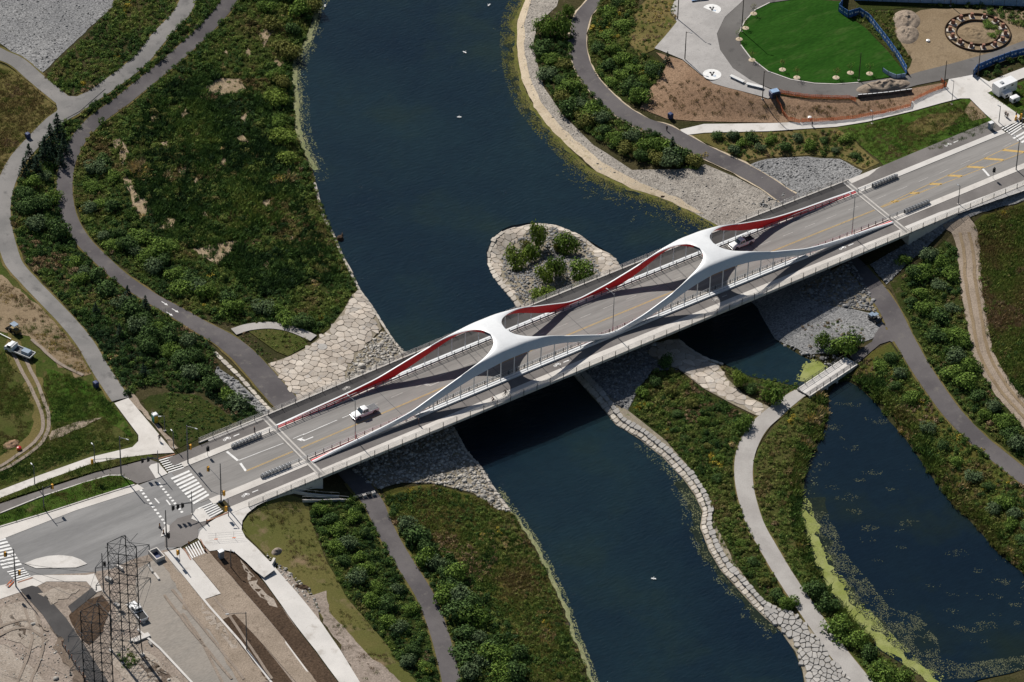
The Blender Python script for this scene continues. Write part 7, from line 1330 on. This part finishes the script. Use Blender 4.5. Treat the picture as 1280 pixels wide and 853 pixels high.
# dark barrier of boards in front of the soil mound
P = atl([(1072, 123), (1090, 121.5), (1110, 119.5), (1140, 115.5)]); o = empty('retaining_boards', P[0], 0, 'row of dark boards with white caps in front of the long soil mound', 'retaining wall'); Q = dens(P-P[0], 1.7)
for a, c in zip(Q[:-1], Q[1:]): L_ = np.linalg.norm((c-a)[:2]); rz = math.atan2(c[1]-a[1], c[0]-a[0]); b = MB(); b.box(.02, L_-.02, -.06, .06, 0, .95); part(b, 'board', 'dark_steel', o, loc=a, rz=rz); b = MB(); b.box(.1, L_-.1, -.1, .1, .95, 1.02); part(b, 'cap', 'car_white', o, loc=a, rz=rz)
# ------------------------------------------------------------------ heaps of soil
def heap(px, py, lx, ly, h, rz, m, lb, name='soil_mound', cat='soil mound', seed=0, n=26):
    p = at(px, py); V = []; F = []
    for j in range(n+1):
        r = j/n
        for i in range(36):
            a = 2*PI*i/36; x, y = lx*r*math.cos(a), ly*r*math.sin(a); q = fnoise(x*.8+seed, y*.8, seed); e = (1-r**2.2)
            z = h*.8*e*(.45+1.1*q)+.4*e*(vnoise(x*2.2+seed, y*2.2, seed+2)-.5); c, s = math.cos(rz), math.sin(rz); X, Y = x*c-y*s, x*s+y*c; V.append((X, Y, z+float(terr(p[0]+X, p[1]+Y))-p[2]-.06*r))
    for j in range(n):
        for i in range(36): F.append((j*36+i, (j+1)*36+i, (j+1)*36+(i+1) % 36, j*36+(i+1) % 36))
    o = link(bpy.data.objects.new(name, pymesh(name, V, F, [M[m]], smooth=True)), None, p); return tag(o, lb, cat)
heap(1104, 109, 6.8, 2.4, 1.9, hdg((1072, 113), (1138, 103)), 'track', 'long pale soil mound beside the row of dark boards', seed=3); heap(1133, 26, 4.6, 3.4, 1.7, .9, 'track', 'rounded dirt pile at the top of the dirt works', seed=8); heap(1134, 43, 4.4, 2.9, 1.3, .9, 'track', 'lower dirt pile touching the top one in the dirt works', seed=11); heap(346, 690, 1.5, 1.0, .8, .4, 'greysoil', 'small heap of pale rubble above the white slab', 'rubble_heap', 'rubble heap', 21); heap(378, 735, 1.8, 1.0, .8, -.8, 'topsoil', 'dark heap of rubble beside the curving walkway', 'rubble_heap', 'rubble heap', 23); heap(14, 556, 2.2, 1.4, .6, .2, 'mulch', 'low brown heap beside the red barrel', 'soil_mound', 'soil mound', 25)
# round garden under construction
gc = at(1222, 42); o = empty('round_garden', gc, 0, 'round garden ring of dark edging under construction in the dirt', 'garden ring')
ux = at(1262, 42)-gc; R_ = np.linalg.norm(ux); 
for rr, nm in ((R_*1.02, 'outer_edging'), (R_*.67, 'inner_edging')):
    a = np.linspace(0, 2*PI, 49)[:-1]; b = MB(); b.ring([(rr*math.cos(t), rr*math.sin(t), 0) for t in a], .14, -.2, .55, True); part(b, nm, 'topsoil', o)
heap(1216, 44, R_*.6, R_*.6, .9, 0, 'dirt', 'low dirt dome inside the round garden ring', seed=31)
CNT = 14
for k in range(CNT):
    t = 2*PI*k/CNT+.2; p = gc+np.array([math.cos(t), math.sin(t), 0])*R_*.86; p[2] = float(terr(p[0], p[1])); q = empty('garden_block', p, t, ORD[k]+' rust topped block of the garden ring, anticlockwise from the right', 'stone block', 'blocks of the round garden')
    q.scale = (1.15, 1.15, 1.1); b = MB(); b.box(-.75, .75, -.55, .55, -.05, .35); part(b, 'slab', 'block', q, bevel=.08); b = MB(); b.box(-.4, .4, -.35, .35, .35, 1.3, .75, .75); part(b, 'block', 'terracotta', q, bevel=.06); b = MB(); b.box(-.95, -.3, -.35, .35, -.05, .2); part(b, 'step', 'concrete', q, bevel=.05)
bunch([(1236, 30), (1243, 36), (1248, 42), (1232, 34), (1240, 46)], ['shrub_mid'], 1.1, .8, {'shrub_mid': 'low shrub inside the round garden ring'}, 'shrubs inside the round garden', 'shrub', (1216, 44), 'the dirt dome')
# ------------------------------------------------------------------ plaza: painted circles, benches
for x, y, lb in ((890, 12.5, 'upper'), (890, 94, 'lower')):
    p = at(x, y)+(0, 0, .19); R_c = 2.15; o = empty('painted_circle', p, 0); o['kind'] = 'structure'
    me = pymesh('disc', [(R_c*math.cos(t), R_c*math.sin(t), 0) for t in np.linspace(0, 2*PI, 41)[:-1]], [tuple(range(40))], [M['white_paint']]); link(bpy.data.objects.new('disc', me), o)
    rz = hdg((x, y), (x+10, y)); cs, sn = math.cos(rz), math.sin(rz)
    def emb(pts, m, z=.006, nm='emblem_stroke'):
        V = [(u*cs-v*sn, u*sn+v*cs, z) for u, v in pts]; link(bpy.data.objects.new(nm, pymesh(nm, V, [tuple(range(len(V)))], [M[m]])), o)
    circ = lambda cx, cy, r: [(cx+r*math.cos(t), cy+r*math.sin(t)) for t in np.linspace(0, 2*PI, 15)[:-1]]
    emb(circ(-.33, .72, .30), 'black'); emb(circ(.38, .80, .28), 'black'); emb([(-.12, -.5), (.14, -.5), (.55, .75), (.32, .85), (.02, .15), (-.25, .72), (-.45, .6)], 'black', .008); emb(circ(.0, -.42, .26), 'black', .009); emb(circ(.5, -.55, .34), 'steelblue', .010); emb(circ(.44, -.48, .18), 'white_paint', .012); emb(circ(.12, .86, .12), 'white_paint', .012); emb([(.1, -.35), (.85, -.75), (.7, -.95), (.2, -.7)], 'steelblue', .011)
def bench(a, b_, lb, m='whitewood'):
    A, B = at(*a), at(*b_); L_ = np.linalg.norm((B-A)[:2]); o = empty('bench', (A+B)/2+(0, 0, .18), math.atan2(B[1]-A[1], B[0]-A[0]), lb, 'bench')
    for k in range(5): c = MB(); c.box(-L_/2, L_/2, -.42+.17*k, -.28+.17*k, .42, .5); part(c, 'slat', m, o)
    for x in (-L_*.4, 0, L_*.4): c = MB(); c.box(x-.07, x+.07, -.38, .38, 0, .42); part(c, 'leg', 'dark_steel', o)
    c = MB(); c.box(-L_/2, L_/2, -.46, -.43, .36, .5); part(c, 'front_rail', 'steelblue', o)
bench((913, 97), (930, 105), 'white slatted bench on the plaza nearer the lower white circle'); bench((933, 107), (954, 112), 'white slatted bench on the plaza beside the brown pole'); bench((864, 2.5), (884, -.5), 'blue grey bench at the top edge of the plaza', 'steelblue')
# ------------------------------------------------------------------ footbridge over the pond outlet
A, B = atz(1004.5, 490.5, 1.6), atz(1065, 450.5, 1.6); L_ = np.linalg.norm((B-A)[:2]); o = empty('footbridge', ((A+B)/2)*np.array((1, 1, 0))+(0, 0, 1.45), math.atan2(B[1]-A[1], B[0]-A[0]), 'pale concrete footbridge with slim railings at the head of the pond', 'footbridge')
for k, (y0, y1) in enumerate(((-1.5, -.52), (-.47, .47), (.52, 1.5))):
    for x in np.arange(-L_/2, L_/2-.5, L_/4): b = MB(); b.box(x+.03, x+L_/4-.03, y0, y1, -.12, .08); part(b, 'deck_slab', 'concrete2' if k else 'paver', o)
for y in (-1.65, 1.65): b = MB(); b.box(-L_/2, L_/2, y-.14, y+.14, -.75, .16); part(b, 'edge_beam', 'concrete2', o, bevel=.03)
for y in (-1.62, 1.62):
    for x in np.linspace(-L_/2+.2, L_/2-.2, 8): b = MB(); b.box(-.05, .05, -.05, .05, .1, 1.25); part(b, 'railing_post', 'dark_steel', o, loc=(x, y, 0))
    b = MB()
    for h in (.5, .8, 1.2): b.tube([(-L_/2+.2, y, h), (L_/2-.2, y, h)], .03 if h < 1 else .045, 5)
    part(b, 'handrail', 'dark_steel', o)
for x in (-2, 1.2, 4.2): b = MB(); b.box(-.2, .2, -1.75, 1.75, -2.2, -.4); part(b, 'pier', 'concrete2', o, loc=(x, 0, 0))
# ------------------------------------------------------------------ people
def person(px, py, rz, lb, top='cloth_dark', legs='cloth_dark', z=None, stride=.22, W=None, h=1.74, ride=False, group=None):
    p = np.array(W) if W is not None else (at(px, py) if z is None else atz(px, py, z)); o = empty('person', p, rz, lb, 'person', group); k = h/1.74
    def skin(name, V, E, R, m, root=0):
        me = bpy.data.meshes.new(name); me.from_pydata([tuple(np.array(v)*k) for v in V], E, []); me.materials.append(M[m]); q = link(bpy.data.objects.new(name, me), o); s = q.modifiers.new('skin', 'SKIN'); s.use_smooth_shade = True
        for i, r in enumerate(R): me.skin_vertices[0].data[i].radius = (r*k, r*k)
        me.skin_vertices[0].data[root].use_root = True; u = q.modifiers.new('sub', 'SUBSURF'); u.levels = u.render_levels = 1; return q
    s = stride; hp = .93
    if ride: LF = [(.32, .1, .62), (.12, .11, .22), (.26, .11, .16)]; RF = [(.30, -.1, .72), (.16, -.11, .36), (.30, -.11, .30)]; top_z = [(.0, 0, .95), (.08, 0, 1.18), (.2, 0, 1.40)]; HD = [(.25, 0, 1.52), (.28, 0, 1.62), (.29, 0, 1.74)]; AR = lambda y: [(.2, y*.19, 1.38), (.38, y*.24, 1.18), (.55, y*.22, 1.05), (.62, y*.21, 1.03)]
    else: LF = [(s*.45, .1, .5), (s*.6, .1, .08), (s*.6+.17, .11, .05)]; RF = [(-s*.1, -.1, .5), (-s*.9, -.1, .1), (-s*.9+.17, -.11, .05)]; top_z = [(0, 0, hp), (.01, 0, 1.18), (.02, 0, 1.42)]; HD = [(.03, 0, 1.52), (.05, 0, 1.62), (.05, 0, 1.74)]; AR = lambda y: [(.02, y*.19, 1.40), (y*.5*s-.02, y*.25, 1.14), (y*.9*s+.06, y*.25, .92), (y*.95*s+.1, y*.25, .84)]
    V = [top_z[0], top_z[1], top_z[2], *HD]+AR(1)+AR(-1)+[(0, .09, hp-.06) if not ride else (.02, .09, .92), *LF, (0, -.09, hp-.06) if not ride else (.02, -.09, .92), *RF]
    E = [(0, 1), (1, 2), (2, 3), (3, 4), (4, 5), (2, 6), (6, 7), (7, 8), (8, 9), (2, 10), (10, 11), (11, 12), (12, 13), (0, 14), (14, 15), (15, 16), (16, 17), (0, 18), (18, 19), (19, 20), (20, 21)]
    R = [.13, .12, .15, .055, .095, .08, .06, .045, .036, .035, .06, .045, .036, .035, .085, .062, .045, .04, .085, .062, .045, .04]; skin('body', V, E, R, 'skin')
    skin('jacket', V[:3]+V[6:9]+V[10:13], [(0, 1), (1, 2), (2, 3), (3, 4), (4, 5), (2, 6), (6, 7), (7, 8)], [.15, .14, .17, .075, .06, .05, .075, .06, .05], top)
    skin('trousers', [V[0], V[14], V[15], V[16], V[18], V[19], V[20]], [(0, 1), (1, 2), (2, 3), (0, 4), (4, 5), (5, 6)], [.14, .10, .078, .06, .10, .078, .06], legs)
    skin('hair', [np.array(HD[1])+(-.02, 0, .03), np.array(HD[2])+(-.02, 0, -.03)], [(0, 1)], [.1, .085], 'hair'); return o
def bicycle(W, rz, lb):
    o = empty('bicycle', W, rz, lb, 'bicycle')
    for x in (-.52, .52):
        a = np.linspace(0, 2*PI, 19); b = MB(); b.tube([(.34*math.cos(t), 0, .34*math.sin(t)) for t in a], .025, 5, False); q = part(b, 'wheel', 'black', o, loc=(x, 0, .36)); b = MB()
        for t in a[:-1:3]: b.tube([(0, 0, 0), (.33*math.cos(t), 0, .33*math.sin(t))], .006, 3)
        part(b, 'spokes', 'chrome', q)
    b = MB(); b.tube([(-.52, 0, .36), (-.1, 0, .30), (.42, 0, .85), (-.18, 0, .82), (-.1, 0, .30)], .022, 6); b.tube([(-.52, 0, .36), (-.18, 0, .82)], .016, 5); b.tube([(.52, 0, .36), (.4, 0, .95)], .02, 6); part(b, 'frame', 'cloth_red', o)
    b = MB(); b.tube([(.42, -.26, 1.0), (.40, 0, .97), (.42, .26, 1.0)], .016, 5); part(b, 'handlebar', 'dark_steel', o); b = MB(); b.box(-.3, -.06, -.07, .07, .88, .93, .8, .5); part(b, 'saddle', 'black', o, bevel=.02)
def bpos(px, py, dz=.08): X = atz(px, py, 7.45); return (X[0], X[1], float(zd(X[0]))+dz)
person(0, 0, PI, 'person in maroon riding a bicycle on the bridge footway at the left saddle', 'cloth_red', 'cloth_dark', W=bpos(617, 503.5), ride=True); bicycle(bpos(617, 503.5), PI, 'bicycle under the maroon clad rider at the left saddle')
person(0, 0, PI, 'person in black riding a bicycle in the shadow of the left saddle', 'cloth_dark', 'cloth_dark', W=bpos(632.5, 494.5), ride=True); bicycle(bpos(632.5, 494.5), PI, 'bicycle under the black clad rider in the saddle shadow')
person(0, 0, 0.1, 'person in dark clothes walking on the footway below the left near rib', W=bpos(523.3, 530.5)); person(318.3, 541, PI, 'person in dark clothes at the far left rail end of the bridge', z=7.05); person(199.3, 551, hdg((199, 551), (196, 545)), 'person in black walking on the concrete walk below the portable toilet', z=7.08)
person(833.3, 164.5, .4, 'person in dark clothes at the bend of the far path'); person(1015, 158.5, PI, 'person in dark clothes walking on the far concrete walk by the orange fence', 'cloth_dark', 'cloth_grey'); person(1256.5, 146.5, hdg((1256, 146), (1262, 152)), 'person in grey walking towards the right crosswalk', 'cloth_grey', 'cloth_dark'); person(1259, 148.5, hdg((1256, 146), (1262, 152)), 'person in black walking just ahead of the one in grey', 'cloth_dark', 'cloth_dark'); person(1270, 147, PI, 'person in black standing behind the yellow barriers at the right crosswalk'); person(1101.5, 403, 2.2, 'person in black standing beside the dark utility cart'); person(1240.5, 112.5, .3, 'person in dark clothes at the end of the box trailer')
for x, y, lb in ((1269.5, 150.5, 'left yellow barrier at the corner by the right crosswalk'), (1275, 149.5, 'right yellow barrier at the corner by the right crosswalk')):
    o = empty('barrier', at(x, y)+(0, 0, .2), .7, lb, 'barrier'); b = MB(); b.prism([(-.5, 0), (-.35, 1.0), (.35, 1.0), (.5, 0)], -.25, .25, [0, .1, .1, 0]); part(b, 'body', 'signal', o, bevel=.06); b = MB(); b.box(-.36, .36, -.27, .27, .5, .62); part(b, 'reflective_band', 'car_white', o)
# ------------------------------------------------------------------ small things
for x, y, lb in ((258.7, 655, 'dark red delineator post at the tactile strip of the main crosswalk'), (236.2, 682.5, 'dark red delineator post at the left end of the small crosswalk'), (256.3, 689.5, 'dark red delineator post at the right end of the small crosswalk'), (199.7, 660, 'dark delineator post beside the turning lane tip'), (204.5, 668, 'dark red delineator post on the small turning island')):
    o = empty('delineator_post', at(x, y)+(0, 0, .14), 0, lb, 'traffic post'); b = MB(); b.lathe([(.3, 0), (.3, .08), (.12, .1)], 10); part(b, 'base', 'black', o); b = MB(); b.lathe([(.13, .08), (.12, 1.05), (.05, 1.15)], 8); part(b, 'post', 'cloth_red', o); b = MB(); b.lathe([(.135, .7), (.135, .85)], 8); part(b, 'reflective_band', 'signal', o)
o = empty('barrel', at(24, 563), 0, 'round red barrel lying on the weedy ground at the left', 'barrel'); b = MB(); b.lathe([(.25, 0), (.5, .12), (.55, .45), (.5, .8), (.2, .92)], 14); part(b, 'drum', 'lamp_red', o, True); b = MB(); b.lathe([(.56, .4), (.57, .5)], 14); part(b, 'band', 'signal', o)
o = empty('barricade', at(12, 731)+(0, 0, .15), .5, 'orange barricade lying on the sidewalk by the left crosswalk', 'barricade'); b = MB(); b.box(-.9, .9, -.08, .08, .25, .5); part(b, 'board', 'orange', o); b = MB(); b.box(-.9, .9, -.5, -.34, .06, .2); part(b, 'lower_board', 'orange', o)
for x in (-.7, .7): b = MB(); b.tube([(x, -.5, 0), (x, 0, .6), (x, .5, 0)], .05, 5); part(b, 'trestle', 'car_white', o)
o = tag(MB().box(-.25, .25, -1.0, 1.0, 0, 1.0).build('concrete_slab', M['concrete2'], None, at(341, 706), -.9, bevel=.03), 'white slab standing on edge beside the bare patch of walkway', 'slab'); o = tag(MB().box(-.6, .6, -1.9, 1.9, 0, .5).build('concrete_slab', M['concrete2'], None, at(176, 799), hdg((172, 794), (182, 806)), bevel=.03), 'pale concrete slab beside the kerb below the lattice tower', 'slab')
o = empty('catch_basin', at(196, 697), hdg((192, 692), (202, 703)), 'open concrete pit frame at the head of the unfinished street', 'pit frame')
for nm, (x0, x1, y0, y1) in (('side_wall', (-1.6, 1.6, -1., -.8)), ('side_wall', (-1.6, 1.6, .8, 1.)), ('end_wall', (-1.6, -1.4, -.79, .79)), ('end_wall', (1.4, 1.6, -.79, .79))): b = MB(); b.box(x0, x1, y0, y1, 0, 1.1); part(b, nm, 'concrete', o)
b = MB(); b.box(-1.39, 1.39, -.79, .79, .1, .14); part(b, 'painted_pit_shade', 'navy', o)  # dark blue floor sheet stands for the shade inside the pit
o = empty('temporary_fence', at(270, 675)+(0, 0, .1), hdg((268, 675), (288, 674)), 'thin temporary fence with two orange feet on the corner plaza', 'fence')
for x in (0., 3.6): b = MB(); b.tube([(x, 0, 0), (x, 0, 1.7)], .03, 5); part(b, 'post', 'dark_steel', o); b = MB(); b.box(x-.35, x+.35, -.12, .12, 0, .12); part(b, 'foot', 'orange', o)
b = MB()
for h in (.5, 1.1, 1.65): b.tube([(-1.6, 0, h), (5.5, 0, h)], .018, 4)
part(b, 'rail', 'galv', o)
def gull(x, y, lb, a=0.):
    o = empty('gull', atz(x, y, .02), a, lb, 'gull'); b = MB(); b.tube([(-.55, 0, .16), (-.3, 0, .16), (0, 0, .18), (.3, 0, .2), (.45, 0, .3)], [.03, .12, .19, .13, .06], 8); part(b, 'body', 'gull', o, True); o.scale = (.68, .68, .68); b = MB(); b.tube([(.4, 0, .28), (.5, 0, .42), (.6, 0, .43)], [.09, .1, .04], 7); part(b, 'head', 'gull', o, True); b = MB(); b.tube([(.6, 0, .42), (.74, 0, .40)], [.03, .008], 5); part(b, 'beak', 'signal', o)
    for s in (-1, 1): b = MB(); b.add([(.2, s*.17, .28), (.12, s*.6, .34), (-.25, s*.85, .3), (-.3, s*.2, .24)], [(0, 1, 2, 3)]); part(b, 'wing', 'gull', o)
gull(581, 66, 'white gull on the upper river, the larger right one', .3); gull(574, 147, 'white gull on the upper river, lower one', 1.); gull(611, 7, 'white gull near the top edge of the river', 2.); gull(817, 724, 'white gull on the lower river', .8); gull(406, 8, 'white gull beside the upper left bank', 2.5)
o = empty('tree_stump', atz(425, 299, 0), .4, 'dark waterlogged stump at the left bank of the river', 'stump'); b = MB(); b.lathe([(1.0, -.3), (.8, .2), (.55, .7), (.3, .8)], 11); part(b, 'trunk', 'topsoil', o, True); b = MB(); b.tube([(0, 0, .3), (1.5, .4, .25), (2.2, .9, .05)], [.2, .14, .05], 6); b.tube([(0, 0, .3), (-.6, 1.3, .2), (-.9, 2.0, 0)], [.18, .1, .04], 6); part(b, 'root', 'topsoil', o, True)
for a, c, lb in (((430, 324), (441, 342), 'pale log lying along the left shoreline'), ((408, 280), (418, 297), 'bleached log in the shallows above the stump'), ((826, 246), (832, 246), 'dark log at the far shoreline')): b = MB(); b.tube([atz(*a, .15), atz((a[0]+c[0])/2, (a[1]+c[1])/2, .2), atz(*c, .15)], [.22, .25, .16], 7); tag(b.build('log', M['block' if 'dark' not in lb else 'topsoil'], smooth=True), lb, 'log')
o = tag(MB().lathe([(1.05, 0), (1.05, .06), (.95, .08)], 20).build('manhole_cover', M['greyblock'], patio, at(403, 435)+(0, 0, .27)))
for x, y in ((1160, 51), (1012, 148), (1253, 60), (1080, 170), (1118, 168)): pass
for i, (x, y, lb) in enumerate([(1160, 52, 'white bag lying on the dirt right of the piles'), (1012, 148, 'white stone on the bare soil inside the orange fence')]): V, F = dome_leaves(4, .1, .1, .1, .1); tag(MB().lathe([(.2, 0), (.5, .1), (.45, .4), (.15, .55)], 8).build('bag', M['car_white'], None, at(x, y), i, smooth=True), lb, 'bag')
# arrows on the left cycle path
for (a, c) in (((202, 378), (210, 383)), ((208, 391), (216, 396)), ((215, 387), (222, 391))):
    A, C = at(*a), at(*c); d = (C-A)[:2]; d /= np.linalg.norm(d); n_ = np.array([-d[1], d[0]]); q = lambda u, v: (A[0]+d[0]*u+n_[0]*v, A[1]+d[1]*u+n_[1]*v); V = [q(0, -.1), q(1.2, -.1), q(1.2, -.35), q(2.0, 0), q(1.2, .35), q(1.2, .1), q(0, .1)]; X = [(*v, float(terr(*v))+.215) for v in V]; tag(link(bpy.data.objects.new('painted_arrow', pymesh('painted_arrow', X, [tuple(range(7))], [M['white_paint']]))), kind='structure')
# birds-eye litter of small stones along the water and drift: covered by the edge stones
# ------------------------------------------------------------------ bits and pieces of the building site
o = empty('post_fence', at(78, 806), 0, 'line of short rusty posts with wire beside the fresh asphalt at the bottom', 'fence'); P = dens(atl([(78, 808), (90, 826), (104, 848), (112, 864)]), 1.9)-np.array(o.location)
for p in P: b = MB(); b.box(-.08, .08, -.08, .08, -.1, 1.5); part(b, 'post', 'terracotta', o, loc=p)
b = MB(); b.tube(P+(0, 0, 1.2), .02, 4); b.tube(P+(0, 0, .6), .02, 4); part(b, 'wire', 'galv', o)
for i, (x, y, l, w_, h, lb) in enumerate([(136, 726, 1.6, .8, .6, 'grey block beside the concrete curb end below the traffic island'), (150, 712, 1.8, .5, .7, 'pale concrete piece between the tall grey pole and the lattice tower'), (188, 712, 2.6, .5, .4, 'long pale kerb piece beside the open pit frame'), (196, 722, 2.2, .5, .35, 'pale kerb piece lying below the open pit frame'), (146, 758, 1.5, .9, .5, 'grey concrete block at the left of the lattice tower leg'), (178, 778, 1.4, .6, .4, 'small pale slab behind the parked white pickup'), (188, 806, 1.2, .5, .4, 'small pale block beside the kerb below the pale slab')]):
    b = MB(); b.box(-l/2, l/2, -w_/2, w_/2, 0, h, .95, .9); tag(b.build('concrete_block', M['concrete' if i % 2 else 'greyblock'], None, at(x, y)+(0, 0, .12), hdg((172, 787), (200, 812))+RNG.uniform(-.3, .3), bevel=.05), lb, 'concrete block')
for nm, n_, pl, sz in (('rubble', 300, [(-10, 750), (20, 744), (50, 775), (80, 818), (100, 860), (-10, 860)], .15), ('rubble', 120, [(140, 800), (165, 792), (196, 822), (232, 858), (150, 858)], .15), ('rubble', 160, [(330, 690), (350, 705), (390, 740), (400, 765), (380, 750), (345, 715)], .2)):
    P = atl(pl)[:, :2]; ar = abs(np.dot(P[:, 0], np.roll(P[:, 1], 1))-np.dot(P[:, 1], np.roll(P[:, 0], 1)))/2; rocks(nm, pl, n_/ar, sz, M['riprap'], .15)
